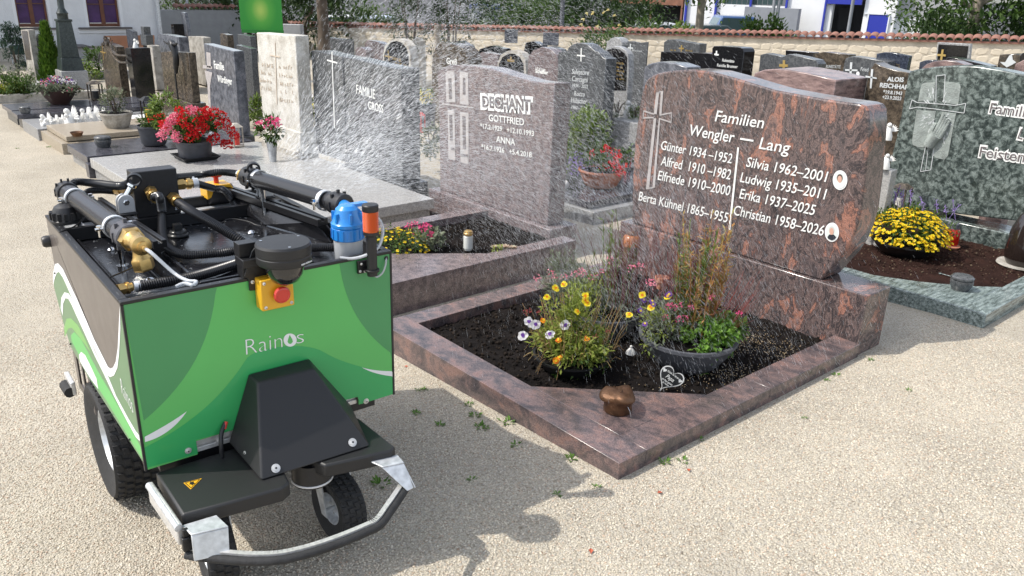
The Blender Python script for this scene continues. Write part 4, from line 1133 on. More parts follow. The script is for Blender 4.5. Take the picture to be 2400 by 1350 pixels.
for k in range(3):
    x = xa + .06 + k * (xb - xa - .1) / 2.2; z = zt - .42
    b = MB(); b.lathe([(.0, 0), (.075, 0), (.08, .16), (.05, .20), (.045, .21)], (x, HY - .62, z), 12); b.tube([(x, HY - .62, z + .2), (x, HY - .62, z + .3)], .012, 6)
    b.tube([(x + .05, HY - .66, z + .05), (x + .1, HY - .8, z + .2)], .012, 6)
    b.build('watering_can', plain('dark_green_plastic', (.02, .05, .045), .4), rk)

# ---------------- second row: Salvatore stone etc.
X = 7.3
sv = headstone('grey stepped round top headstone with white cross between DECHANT and the big red stone', X, [(1309, 122), (1318, 121), (1329, 119), (1333, 111), (1340, 105), (1350, 101.5), (1363, 100.5), (1376, 104), (1387, 113), (1394, 120), (1401, 121.5), (1408, 129), (1414, 136), (1421, 138)], -.15, .2, M_dkgrey, HG, .006, tx=(1446, 138), plinth=(.14, .1, .08))
cross_px(sv, X, (1363, 113), (1362, 144), (1353, 129.5), (1371.5, 131.5), .016)
for s, a, c, h in (('Salvatore', (1340.5, 173), (1380.5, 176.5), 12), ('Carcagni', (1341, 189.5), (1378, 193.5), 12), ('1934 - 2022', (1342, 204), (1378, 207), 8), ('Rocco', (1346, 224), (1371, 226.5), 11), ('Hübscher', (1339, 240), (1376, 244), 12), ('1962 - 2022', (1340, 255), (1376, 258.5), 8)):
    text_px(sv, s, X, a, c, h, M_letterg, shear=.15)
# black slab with red flower bowl (row B)
sl = thing('grave_slab', 'dark wet polished slab under the terracotta bowl of red flowers', 'grave slab', (6.2, 5.7, -.1))
MB().box((5.24, 5.0, -.0), (7.2, 6.6, .07)).build('cover_slab', M_dkslab, sl, bevel=.005)
MB().box((5.2, 4.9, -.35), (7.25, 6.65, -.0015)).build('kerb_stone', M_grey, sl, bevel=.006)
# reddish wavy stone right behind the big red one
X = 7.35
rs = headstone('low reddish granite headstone with rolling top behind the big red stone', X, [(1764, 185), (1768, 172), (1790, 163.5), (1822, 161), (1850, 164), (1890, 171), (1925, 179), (1960, 188)], -.1, .5, M_redst, HG, .01, tx=(2032, 193))
rs2 = headstone('blue grey rounded headstone peeping left above the big red stone', 7.3, [(1509, 172), (1510, 158), (1520, 150), (1545, 144.5), (1580, 148), (1610, 158)], -.1, .25, M_slate, HG, .01)
# Alois stone
X = 7.9
al = headstone('dark brown headstone with slanting top lettered ALOIS left of the green stone', X, [(2036, 168), (2050, 147), (2066, 155), (2100, 165), (2132, 171)], -.05, .2, M_brownst, HG, .006)
text_px(al, 'ALOIS', X, (2079, 190), (2118, 192), 10, M_letterg, offset=.03); text_px(al, 'REICHHAR', X, (2062, 204), (2130, 210), 10, M_letterg, offset=.03)
text_px(al, '*19.8.1943', X, (2070, 219), (2114, 223), 8, M_letterg, offset=.02); text_px(al, '+23.9.2023', X, (2068, 231), (2112, 235), 8, M_letterg, offset=.02)
b = MB()
for q in ([(2042, 162), (2047, 162), (2043, 207), (2039, 207)], [(2029, 177), (2055, 182), (2055, 185), (2029, 181)]): strip_px(b, X, q)
b.build('cross', M_letterg, al)
# green stone
X = 7.0
pts = [(2091, 484), (2086, 460), (2078, 425), (2080, 405), (2090, 365), (2100, 325), (2112, 270), (2122, 210), (2129, 172), (2134, 167), (2150, 162.5), (2193, 156.5), (2242, 153.5), (2291, 155.5), (2340, 163), (2399, 175), (2440, 187), (2452, 200), (2450, 300), (2440, 420), (2420, 480), (2400, 520)]
P = [PX(x, y, X) for x, y in pts]
gn = thing('headstone', 'mottled green granite headstone with carved praying hands at the right edge', 'headstone', (X, 2.2, 0), group=HG)
MB().prism(P, (.2, 0, 0)).build('slab', M_green, gn, bevel=.012, seg=3)
pa, pb = PX(2085, 484, X), PX(2440, 531, X)
MB().prism([(X - .03, pa.y, pa.z - .001), (X - .03, pb.y, pa.z - .001), (X - .03, pb.y, -.2), (X - .03, pa.y, -.2)], (.28, 0, 0)).build('plinth', M_green, gn, bevel=.008)
text_px(gn, 'Familien', X, (2316, 265), (2440, 281), 28, M_letter, offset=.06); text_px(gn, 'Familien', X, (2319, 264), (2438, 279), 24, M_letdark, offset=.0, proud=.0045)
text_px(gn, 'L', X, (2382, 326), (2398, 329), 28, M_letter, offset=.06); text_px(gn, 'L', X, (2385, 324), (2396, 327), 24, M_letdark, proud=.0045)
text_px(gn, 'Feisten', X, (2292, 368), (2402, 382), 28, M_letter, offset=.06); text_px(gn, 'Feisten', X, (2295, 366.5), (2400, 380), 24, M_letdark, proud=.0045)
b = MB()
for q in ([(2160, 198), (2167, 194), (2192, 192), (2190, 236), (2152, 238)], [(2214, 191), (2240, 193), (2250, 197), (2252, 204), (2246, 246), (2212, 240)],
          [(2149, 258), (2194, 260), (2182, 330), (2176, 345), (2152, 345), (2140, 340), (2138, 330)], [(2208, 262), (2241, 266), (2222, 365), (2214, 374), (2195, 370), (2184, 362), (2190, 340)]):
    strip_px(b, X, q)
b.build('carved_panel', M_frostg, gn)
b = MB(); rh = random.Random(5)
for k in range(150):
    a = rh.random() * 6.28; r0 = rh.uniform(12, 70); r1 = r0 + rh.uniform(6, 16); sx, sy = .48, 1.05
    q0 = (2196 + math.cos(a) * r0 * sx, 268 + math.sin(a) * r0 * sy); q1 = (2196 + math.cos(a) * r1 * sx, 268 + math.sin(a) * r1 * sy)
    if not (2148 < q1[0] < 2248 and 198 < q1[1] < 368) or abs(q1[0] - 2202) < 10 or 238 < q1[1] < 264 or (q1[1] > 340 and q1[0] > 2225): continue
    nx, ny = -math.sin(a) * .7, math.cos(a) * .7
    strip_px(b, X, [(q0[0] + nx, q0[1] + ny), (q1[0] + nx, q1[1] + ny), (q1[0] - nx, q1[1] - ny), (q0[0] - nx, q0[1] - ny)], .0042)
b.build('chisel_marks', M_letterg, gn, kind='stuff')
b = MB()
def outl(pts, w=1.4):
    for a, c in zip(pts, pts[1:]):
        dx_, dy_ = c[0] - a[0], c[1] - a[1]; L_ = math.hypot(dx_, dy_); nx, ny = -dy_ / L_ * w / 2, dx_ / L_ * w / 2
        strip_px(b, X, [(a[0] + nx, a[1] + ny), (c[0] + nx, c[1] + ny), (c[0] - nx, c[1] - ny), (a[0] - nx, a[1] - ny)], .0035)
outl([(2195, 178), (2194, 240)]); outl([(2216, 175), (2212, 240)]); outl([(2195, 178), (2216, 175)]); outl([(2138, 234), (2150, 240), (2194, 243), (2240, 247), (2264, 242)]); outl([(2132, 255), (2150, 251), (2190, 255), (2240, 262), (2260, 265)]); outl([(2264, 242), (2260, 265)]); outl([(2132, 255), (2138, 234)])
outl([(2170, 342), (2158, 402), (2182, 398), (2190, 345)]); outl([(2176, 345), (2170, 400)], 1)
b.build('cross', M_letterg, gn)
b = MB()
hc = [PX(x, y, X - .012) for x, y in ((2180, 325), (2196, 312), (2210, 296), (2222, 282))]
b.tube([PX(2176, 342, X - .008), PX(2186, 326, X - .012), PX(2196, 316, X - .014)], [.045, .05, .05], 8)
for k in range(4):
    b.tube(smooth_path([PX(2188 + k * 5, 318 + k * 1.5, X - .014), PX(2200 + k * 4.5, 296 + k * 3, X - .02), PX(2212 + k * 4.5, 268 + k * 5, X - .012)], 3), [.02, .02, .019, .018, .017, .015, .012], 6)
b.tube([PX(2178, 322, X - .012), PX(2186, 300, X - .018), PX(2194, 288, X - .012)], [.022, .018, .013], 6)
b.build('praying_hands', M_frostg, gn, smooth=60)
gb = thing('grave_border', 'grey green granite kerb of the right hand plot with brown soil', 'grave border', (6, 2.4, .0))
GT = .095
gy0, gy1 = 1.60, 3.25
gx0 = 5.24
def gkerb(poly, name='kerb_stone', zt=GT): return MB().prism([Vector((x, y, -.25)) for x, y in poly], (0, 0, zt + .25)).build(name, M_greenkerb, gb, bevel=.006)
gkerb([(gx0, gy0), (gx0 + .14, gy0 + .14), (gx0 + .14, gy1), (gx0, gy1)])
gkerb([(gx0 + .002, gy0), (6.97, gy0), (6.97, gy0 + .14), (gx0 + .142, gy0 + .14)])
gkerb([(gx0 + .142, gy1 - .14), (6.97, gy1 - .14), (6.97, gy1), (gx0 + .142, gy1)])
gkerb([(gx0 + .1415, gy0 + .1415), (5.88, gy0 + .1415), (5.74, 1.86), (5.60, 2.02), (5.50, 2.16), (5.40, 2.36), (gx0 + .1415, 2.40)], 'corner_slab', GT - .002)
soil('soil', gx0 + .12, gy0 + .12, 6.98, gy1 - .12, .055, M_soilbr, n=60)

# ---------------- third and fourth rows, toward the wall
def far(label, X, prof, mat, tx=None, thick=.18, texts=(), cross=None, cm=None, **k):
    t = headstone(label, X, prof, -.12, thick, mat, HG, .006, tx=tx, **k)
    for s, a, c, h, mt in texts: text_px(t, s, X, a, c, h, mt, offset=.01)
    if cross: cross_px(t, X, *cross, cm)
    return t
far('brown grey headstone with rounded shoulders lettered GRESS behind DECHANT', 7.4, [(1012, 160), (1014, 130), (1022, 108), (1034, 99), (1050, 101), (1076, 108), (1090, 120), (1098, 140)], M_brownst, thick=.25,
    texts=(('Greß', (1047, 149), (1071, 152), 14, M_letter),))
q = far('pale arched stone frame round a dark tablet with gold cross, left of the thuja', 7.6, [(897, 180), (897, 128), (902, 108), (915, 94), (930, 90), (945, 94), (957, 108), (962, 130), (964, 170)], M_weath, tx=(982, 130))
b = MB(); strip_px(b, 7.6, [(901, 160), (901, 128), (906, 111), (917, 99), (930, 96), (942, 100), (953, 112), (958, 132), (959, 165)]); b.build('dark_tablet', M_black, q)
cross_px(q, 7.594, (910, 118), (912, 142), (903, 131), (918, 134), .02, M_gold); text_px(q, 'FAMILIE', 7.594, (920, 140), (940, 145), 7, M_gold); marks_px(q, 7.594, (926, 150), (954, 157), 6, M_gold, 3)
far('pale arched headstone close behind the dark tablet frame', 9.0, [(959, 150), (960, 108), (968, 92), (978, 88), (987, 96), (990, 150)], M_weath, tx=(999, 110))
far('grey mauve headstone with low wave left of the arched frame', 8.6, [(853, 150), (855, 100), (862, 94), (880, 97), (899, 104)], M_mauve)
far('dark upright headstone at left edge of the spray', 8.8, [(760, 150), (762, 87), (800, 92), (812, 92)], M_dkgrey, tx=(830, 96))
far('small mauve headstone between the dark slab and the arched frame', 8.0, [(832, 140), (833, 112), (845, 110), (857, 118)], M_mauve)
q = far('pale arched headstone with recessed dark niche and small gold cross', 8.2, [(1165, 180), (1166, 146), (1174, 128), (1190, 119), (1206, 117), (1222, 124), (1231, 140), (1233, 175)], M_weath, tx=(1250, 142))
b = MB(); strip_px(b, 8.2, [(1170, 170), (1170, 150), (1178, 134), (1192, 126), (1206, 126), (1219, 134), (1227, 150), (1228, 172)]); b.build('dark_tablet', M_black, q)
cross_px(q, 8.194, (1198, 133), (1197, 145), (1190, 141), (1206, 143), .035, M_gold)
far('small mauve headstone left of the arched niche stone', 9.0, [(1122, 160), (1122, 126), (1130, 122), (1168, 128)], M_mauve, texts=())
q = far('mauve rounded headstone with outlined name right of the arched niche', 7.7, [(1236, 185), (1238, 132), (1250, 118), (1270, 110), (1290, 116), (1306, 130), (1310, 180)], M_mauve)
marks_px(q, 7.7, (1256, 163), (1280, 166), 7, M_letter, 5); text_px(q, 'Schaffler', 7.7, (1255, 170), (1285, 175), 9, M_letter, offset=.03)
far('black low arched headstone behind the mauve ones', 10.8, [(1120, 125), (1124, 115), (1150, 107), (1180, 114), (1186, 125)], M_black)
far('dark blue rounded headstone beside the pale thuja post', 10.4, [(1046, 110), (1054, 98), (1075, 96), (1096, 108), (1100, 120)], M_slate)
far('black headstone with arched top before the wall', 11.5, [(1228, 118), (1232, 100), (1250, 97), (1268, 107), (1270, 120)], M_black)
far('grey headstone with wavy top before the wall', 11.4, [(1270, 130), (1272, 112), (1290, 108), (1312, 116), (1316, 130)], M_dkgrey)
# plaques on the wall
for (x0, x1, y0, y1, lab) in ((1182, 1213, 70, 101, 'grey memorial plaque on the stone wall behind the spray'), (1272, 1309, 77, 107, 'dark memorial plaque on the stone wall left of the rose bush')):
    b = MB(); vbox(b, x0, x1, y0, y1, 16.9, .1); o_ = b.build('memorial_plaque', M_slate, bevel=.005); tag(o_, lab, 'plaque')
q = far('grey monument with dome cap and arched black tablet right of the stepped stone', 8.3, [(1414, 170), (1415, 126), (1420, 113), (1436, 108), (1452, 110), (1466, 118), (1472, 127), (1474, 170)], M_grey, tx=(1490, 128), plinth=(.42, .06, .05))
b = MB(); strip_px(b, 8.3, [(1417, 212), (1418, 130), (1424, 117), (1437, 113), (1452, 116), (1464, 125), (1470, 134), (1468, 212)]); b.build('dark_tablet', M_black, q)
[marks_px(q, 8.295, (1446, 150 + k * 9), (1464, 152 + k * 9), 5, M_gold, k) for k in range(5)]
far('pale domed stone cap behind the arched tablet monument', 9.6, [(1421, 110), (1422, 98), (1432, 90), (1441, 87), (1452, 91), (1458, 100), (1458, 112)], M_grey)
q = far('dark headstone with wavy top and thin pale cross before the wall', 9.7, [(1469, 130), (1470, 97), (1484, 96), (1500, 100), (1518, 98)], M_dkgrey, tx=(1521, 99), cross=((1478, 103), (1477, 124), (1472, 112), (1484, 113), .02), cm=M_letterg)
marks_px(q, 9.7, (1482, 120), (1506, 122), 5, M_letterg, 8)
q = far('dark wavy headstone with gold cross behind the black family slab', 10.6, [(1555, 128), (1556, 99), (1565, 92.5), (1580, 92), (1600, 97), (1625, 101), (1640, 103)], M_dkgrey)
cross_px(q, 10.6, (1598, 106), (1597, 122), (1592, 113), (1603, 114), .022, M_gold); marks_px(q, 10.6, (1572, 119), (1588, 120), 4.5, M_gold, 1); marks_px(q, 10.6, (1607, 120), (1624, 122), 4.5, M_gold, 2)
q = far('wide black headstone with white lettering FAMILIE above the red stone', 9.4, [(1549, 121), (1600, 122), (1680, 126)], M_black)
text_px(q, 'FAMILIE', 9.4, (1590, 157), (1620, 160), 9, M_letter)
q = far('black polished headstone with rounded corners and white cross, Ruhestaette', 9.0, [(1669, 130), (1669, 113), (1673, 108), (1690, 108), (1735, 111), (1741, 114), (1744, 122)], M_black, tx=(1770, 118))
text_px(q, 'Ruhestätte', 9.0, (1693, 144), (1721, 147), 7, M_letter); text_px(q, 'Familie Brunner', 9.0, (1681, 156), (1729, 160), 7, M_letter)
cross_px(q, 9.0, (1680, 119), (1679, 130), (1675, 127), (1685, 128.5), .02)
q = far('dark pitched headstone with gold cross behind the reddish wavy stone', 9.2, [(1822, 160), (1824, 137), (1848, 127), (1880, 133), (1912, 141), (1918, 150)], M_dkgrey)
cross_px(q, 9.2, (1838, 141), (1837, 162), (1827, 153), (1847, 154), .03, M_gold); text_px(q, 'GRABSTÄTTE', 9.2, (1855, 168), (1890, 171), 8, M_gold)
far('dark grey headstone left of the pitched gold cross stone', 10.2, [(1780, 150), (1782, 129), (1795, 125), (1822, 130), (1840, 134)], M_dkgrey)
far('black flat headstone before the wall above the gold cross stone', 11.6, [(1841, 135), (1841, 118), (1906, 123)], M_black)
q = far('dark headstone with bronze lantern edge and white names', 10.0, [(1908, 160), (1910, 126), (1930, 121.5), (1990, 128)], M_brownst)
text_px(q, 'RUHESTÄTTE', 10.0, (1936, 159), (1970, 160.5), 7, M_letterg)
for k in range(3): marks_px(q, 10.0, (1928 + k, 168 + k * 8.5), (1973, 170 + k * 8.5), 6, M_letterg, k)
q = far('dark headstone with large pale cross and two small portraits', 9.4, [(1978, 150), (1982, 137), (1998, 131.5), (2030, 136), (2080, 144), (2082, 152)], M_dkgrey)
b = MB()
for s_ in ([(1993, 146), (1998, 146), (1995, 190), (1990, 190)], [(1981, 162), (2010, 163), (2010, 167), (1981, 166)]): strip_px(b, 9.4, s_)
b.build('cross', M_letterg, q); text_px(q, 'Feistl', 9.4, (2017, 166), (2035, 168), 9, M_letterg)
for (x, y) in ((2011, 173), (2002, 185)):
    b = MB(); strip_px(b, 9.4, [(x + 4 * math.cos(k * .52), y + 5.5 * math.sin(k * .52)) for k in range(12)]); b.build('oval_portrait', M_enamel, q)
q = far('speckled dark blue headstone with gold lettering before the wall', 9.6, [(2052, 160), (2054, 126), (2072, 122.5), (2090, 123), (2131, 131)], M_star, tx=(2139, 131))
marks_px(q, 9.6, (2085, 152), (2110, 154), 4, M_gold, 1); marks_px(q, 9.6, (2085, 158), (2110, 160), 4, M_gold, 2)
q = far('black tablet in a grey stone frame with gold cross before the wall', 9.8, [(2192, 150), (2197, 99), (2275, 103), (2270, 150)], M_grey, tx=(2285, 104))
b = MB(); strip_px(b, 9.8, [(2196, 150), (2200, 104), (2270, 108), (2264, 150)]); b.build('dark_tablet', M_black, q)
cross_px(q, 9.794, (2210, 116), (2206, 142), (2197, 128.5), (2217, 130), .022, M_gold)
far('dark blue speckled low headstone left of the framed tablet', 8.8, [(2153, 165), (2155, 146), (2170, 141), (2200, 142)], M_star)
far('mauve arched headstone just above the green stone', 8.2, [(2160, 160), (2172, 150), (2190, 144), (2215, 141), (2240, 144), (2262, 152), (2270, 165)], M_redst)
far('black curved headstone top above the green stone', 8.6, [(2212, 150), (2220, 134), (2240, 136), (2280, 145), (2320, 155)], M_black)
q = far('brown headstone with carved dove at the right edge', 8.8, [(2336, 160), (2343, 128), (2370, 126), (2396, 129)], M_brownst)
b = MB(); strip_px(b, 8.8, [(2344, 145), (2356, 146), (2366, 130), (2372, 127), (2374, 140), (2382, 146), (2372, 152), (2360, 158), (2352, 152)]); b.build('dove_carving', M_letterg, q)
far('dark wine red headstone at the right edge above the green stone', 8.0, [(2374, 170), (2380, 150), (2400, 140), (2440, 140)], M_redst)
far('black headstone corner at the right edge before the wall', 8.5, [(2389, 150), (2390, 132), (2396, 124), (2430, 122)], M_black)

# ================================================================== WATERING ROBOT
RO, RA = Vector((.636, 2.645, 0)), -.041
RU, RV = Vector((math.cos(RA), math.sin(RA), 0)), Vector((-math.sin(RA), math.cos(RA), 0))
def rl(P): d = Vector(P) - RO; return Vector((d.dot(RU), d.dot(RV), d.z))
def RF(x, y, off=0.0):
    d = ray(x, y); return rl(CAM + d * ((RO + RV * off - CAM).dot(RV) / d.dot(RV)))
def RS(x, y, off=0.0):
    d = ray(x, y); return rl(CAM + d * ((RO + RU * off - CAM).dot(RU) / d.dot(RU)))
def RH(x, y, z): return rl(PZ(x, y, z))
RSC = .9
RLOC = CAM + (RO - CAM) * RSC
bot = thing('watering_robot', 'green wheeled watering robot spraying water over the graves', 'robot', RLOC, RA)
bot.scale = (RSC, RSC, RSC)
def pt(b, name, mat, parent=None, **k): return b.build(name, mat, parent or bot, local=True, **k)
BW, BL, Z0, Z1 = .99, 1.235, .28, .91
M_grn = plain('panel_green', (.105, .47, .115), .38, coat=.2, var=.05, bscale=22)
M_grnd = plain('panel_green_dark', (.062, .285, .10), .38, coat=.2, var=.05, bscale=22)
M_grnl = plain('panel_green_low', (.034, .375, .108), .38, coat=.2, var=.05, bscale=22)
M_sage = plain('print_sage', (.10, .22, .10), .35, coat=.2)
M_brite = plain('print_bright_green', (.15, .42, .09), .35, coat=.2)
M_taupe = plain('panel_taupe', (.105, .088, .080), .35, var=.04, bscale=60, coat=.3)
M_prw = plain('print_white', (.80, .80, .80), .4)
M_yel = plain('signal_yellow', (.72, .38, .015), .4, coat=.2)
M_redp = plain('signal_red', (.60, .035, .02), .3, coat=.4)
M_filt = plain('filter_blue', (.02, .22, .62), .28, coat=.3)
M_lens = plain('amber_lens', (.80, .13, .01), .12, trans=.35)
M_clear = plain('milky_tube', (.72, .75, .78), .15, trans=.45)
M_bowl = plain('filter_bowl', (.66, .68, .70), .15, trans=.35)
M_wet = plain('wet_black_tank', (.012, .012, .014), .16, bump=.05, bscale=60, var=.3)
M_beam = plain('black_anodised', (.02, .02, .022), .32, metal=.3)
M_hose = plain('hose_black', (.02, .02, .022), .3)
M_pipe = plain('pipe_black', (.018, .018, .02), .26)
M_camb = plain('camera_black', (.018, .018, .019), .45, bump=.1, bscale=500)
M_dome = plain('dark_dome', (.01, .01, .012), .05, coat=1)
M_drop = plain('water_beads', (.75, .78, .8), .05, trans=.8)

# --- body shell
b = MB()
NU0, NU1 = RF(461, 1046).x, RF(841, 943).x
b.prism([(.006, .0, Z0), (NU0, .0, Z0), (NU0, .0, .335), (NU1, .0, .335), (NU1, .0, Z0), (BW - .006, .0, Z0), (BW - .006, .0, Z1 - .012), (.006, .0, Z1 - .012)], (0, .009, 0))
front = pt(b, 'front_panel', M_grn, bevel=.0015)
b = MB(); b.prism([(0, .010, .31), (0, BL * .93, .325), (0, BL, .36), (0, BL, Z1 - .012), (0, .010, Z1 - .012), (0, .010, Z0)][::-1], (.008, 0, 0)); side = pt(b, 'side_panel', M_taupe, bevel=.0015)
b = MB(); b.box((BW - .008, .010, Z0), (BW, BL, Z1 - .012)); pt(b, 'side_panel', M_taupe)
b = MB(); b.box((.009, BL - .008, Z0), (BW - .009, BL, Z1 - .012)); pt(b, 'rear_panel', M_taupe)
b = MB()
b.box((-.0025, -.0025, Z0 - .002), (.0055, .0095, Z1 - .0125)); b.box((BW - .0055, -.0025, Z0 - .002), (BW + .0025, .0095, Z1 - .0125))
pt(b, 'edge_trim', M_blackpl, kind='stuff')
b = MB()
for x0, y0, x1, y1 in ((-.003, -.003, BW + .003, .026), (-.003, .0265, .026, BL), (BW - .026, .0265, BW + .003, BL), (.0265, BL - .024, BW - .0265, BL)):
    b.box((x0, y0, Z1 - .0118), (x1, y1, Z1))
for x0, y0, x1, y1 in ((.026, .012, BW - .026, .020), (.012, .0265, .020, BL - .03), (BW - .020, .0265, BW - .012, BL - .03), (.026, BL - .02, BW - .026, BL - .012)):
    b.box((x0, y0, .82), (x1, y1, Z1 - .012))
pt(b, 'rim', M_blackmt, bevel=.002)
b = MB(); b.box((.021, .021, .80), (BW - .021, BL - .021, .845)); pt(b, 'tank_top', M_wet, bevel=.01)
b = MB(); b.box((.06, .06, .22), (BW - .06, BL - .04, .80)); b.box((.24, .5, -.06), (.75, 1.1, .2195)); pt(b, 'chassis', M_blackpl)
# tank top relief: shallow trays and lips
b = MB()
b.box((.30, .16, .8455), (.74, .172, .868)); b.box((.30, .1725, .8455), (.312, .60, .862)); b.box((.728, .1725, .8455), (.74, .60, .862))
b.box((.06, .30, .8455), (.072, 1.15, .858)); b.box((.20, .30, .8455), (.21, 1.15, .858))
pt(b, 'tank_lip', M_wet, bevel=.003)
b = MB()
for _ in range(420):
    x, y = random.uniform(.04, .95), random.uniform(.03, 1.15); r = random.uniform(.0015, .0045)
    b.ball((x, y, .845), (r * random.uniform(.8, 1.5), r, r * .45), 6, 4)
for _ in range(60):
    x = random.uniform(.0, .99); r = random.uniform(.0015, .003); b.ball((x, .012, Z1), (r, r, r * .5), 6, 4)
for _ in range(60):
    y = random.uniform(.0, 1.2); r = random.uniform(.0015, .003); b.ball((.012, y, Z1), (r, r, r * .5), 6, 4)
pt(b, 'water_beads', M_drop, smooth=80, kind='stuff')
# --- print on the front (flat foils a millimetre proud)
def foil(pxs, off, mat, name='printed_foil', fn=RF, parent=None, clampu=None):
    P = [fn(x, y, off) for x, y in pxs]
    if fn is RF: P = [Vector((min(max(p.x, .0065), BW - .0065), p.y, min(max(p.z, Z0 + .001), Z1 - .0135))) for p in P]
    else: P = [Vector((p.x, max(p.y, .0105), min(p.z, Z1 - .0135))) for p in P]
    b = MB(); b.prism(P, (0, .0004, 0) if fn is RF else (.0004, 0, 0))
    return pt(b, name, mat, parent or front)
def bez(*P, n=14):
    out = []
    for i in range(n + 1):
        t = i / n
        if len(P) == 3: out.append(tuple((1 - t) ** 2 * P[0][k] + 2 * t * (1 - t) * P[1][k] + t * t * P[2][k] for k in (0, 1)))
        else: out.append(tuple((1 - t) ** 3 * P[0][k] + 3 * t * (1 - t) ** 2 * P[1][k] + 3 * t * t * (1 - t) * P[2][k] + t ** 3 * P[3][k] for k in (0, 1)))
    return out
foil([(285, 700)] + bez((507, 660), (500, 800), (440, 900), (337, 986)), -.0006, M_grnd)
foil(bez((795, 608), (810, 760), (932, 838)) + [(931, 590)], -.0006, M_grnd)
foil(bez((337, 1050), (480, 980), (540, 900), (580, 838)) + bez((580, 838), (610, 810), (720, 800), (760, 826)) + bez((760, 826), (800, 850), (860, 866), (932, 876))[1:] + [(932, 930), (845, 957), (838, 930), (459, 1031), (464, 1063), (343, 1097)], -.0006, M_grnl)
foil(bez((340, 1036), (400, 1020), (438, 964)) + bez((438, 964), (400, 992), (339, 1024))[1:], -.0014, M_prw)
foil(bez((848, 861), (880, 871), (932, 870)) + bez((934, 883), (880, 880), (848, 861)), -.0014, M_prw)
def rtext(s, p0, p1, hpx, mat, offset=-.02, fn=RF, off=-.0016, parent=None, name='lettering'):
    A, Bq = fn(*p0, off), fn(*p1, off); T = fn(p0[0], p0[1] - hpx, off)
    d = (Bq - A).normalized()
    nor = Vector((0, -1, 0)) if fn is RF else Vector((-1, 0, 0))
    up = nor.cross(d)
    return put_text(parent or front, s, A, Bq, up, nor, abs((T - A).dot(up)), mat, 0, offset, 0, name, .0006, local=True)
rtext('Rain', (577, 832), (662, 814), 37, M_prw); rtext('s', (695, 806), (712, 803), 33, M_prw)
foil([(680 + 15.5 * math.cos(k * .314), 797 + 15.5 * math.sin(k * .314)) for k in range(20)], -.0016, M_prw, 'logo_disc')
foil([(679, 785), (685, 795), (686.5, 801), (682, 806), (677, 805.5), (674, 801), (675.5, 795)], -.0024, M_grn, 'logo_drop')
# --- print on the left side
sf = dict(fn=RS, parent=side)
foil([(126, 670), (127, 655), (130, 625), (140, 625), (151, 648), (163, 670), (178, 702), (198, 748), (219, 798), (240, 840), (252, 863), (262, 872), (270, 866), (276, 845), (279, 790), (280, 704), (284, 708), (341, 1092), (300, 1028), (207, 884), (165, 810), (150, 762)], -.0005, M_sage, **sf)
foil([(152, 790), (150, 768), (156, 747), (166, 746), (182, 762), (196, 788), (212, 825), (198, 806), (182, 785), (168, 768), (160, 770), (156, 780)], -.0010, M_brite, **sf)
foil([(168, 800), (166, 786), (174, 778), (190, 796), (204, 822), (230, 872), (262, 925), (298, 990), (335, 1056), (338, 1082), (300, 1022), (250, 940), (206, 872)], -.0010, M_grn, **sf)
foil([(124.5, 668), (124.5, 640), (129, 619), (136, 617), (147, 630), (162, 662), (180, 700), (200, 746), (221, 796), (242, 838), (253, 860), (259, 864), (265, 861), (271, 848), (276, 815), (278.5, 760), (279, 703), (281.5, 701), (282, 770), (279, 830), (275, 862), (267, 880), (258, 884), (248, 876), (236, 852), (216, 812), (195, 760), (176, 716), (158, 674), (147, 650), (138, 637), (133, 640), (129, 650)], -.0016, M_prw, **sf)
foil([(147, 740), (142, 722), (144, 697), (151, 685), (161, 688), (172, 706), (186, 736), (200, 768), (229, 832), (250, 874), (272, 928), (300, 980), (319, 1012), (335, 1034), (336, 1046), (318, 1024), (296, 984), (268, 930), (244, 878), (222, 834), (195, 774), (180, 742), (168, 715), (160, 700), (153, 699), (148, 712)], -.0016, M_prw, **sf)
foil([(187, 846), (185, 832), (190, 825), (199, 832), (212, 858), (226, 888), (230, 912), (214, 890), (203, 873)], -.0016, M_prw, **sf)
rtext('Rainos', (286, 922), (313, 970), 29, M_prw, fn=RS, off=-.0016, parent=side)
# bolts on the panels
def bolt(p, ax, r=.013, mat=M_alu):
    b = MB(); ax = Vector(ax)
    b.lathe([(r, 0), (r, .002), (r * .62, .0025), (r * .6, .006), (r * .3, .007), (0, .0065)], p, 14, axis=ax); pt(b, 'bolt', mat, smooth=30)
    b = MB(); b.lathe([(r * .28, .0066), (r * .25, .0072), (0, .0072)], p, 6, axis=ax); pt(b, 'bolt_socket', M_blackmt)
for p in ((441, 1056), (858, 940)): bolt(RF(*p, -.001), (0, -1, 0), .012)
for p in ((130, 640), (166, 806), (262, 972), (305, 1030)): bolt(RS(*p, -.001), (-1, 0, 0), .005, M_blackmt)
b = MB(); b.lathe([(0, 0), (.026, 0), (.026, .02), (.02, .03), (.0, .032)], RS(117, 565, 0), 16, axis=(-1, 0, 0)); pt(b, 'side_knob', M_blackpl, smooth=40)
# aluminium extrusions in the two notches
for u0, u1 in ((NU0 + .003, .40), (.66, NU1 - .003)):
    b = MB()
    for z0, z1 in ((Z0 + .002, Z0 + .020), (Z0 + .030, Z0 + .052)): b.box((u0, .012, z0), (u1, .05, z1))
    b.box((u0, .022, Z0 + .020), (u1, .05, Z0 + .030)); pt(b, 'aluminium_rail', M_alu, bevel=.002)
bolt(RF(515, 1032, .01), (0, -1, 0), .016)

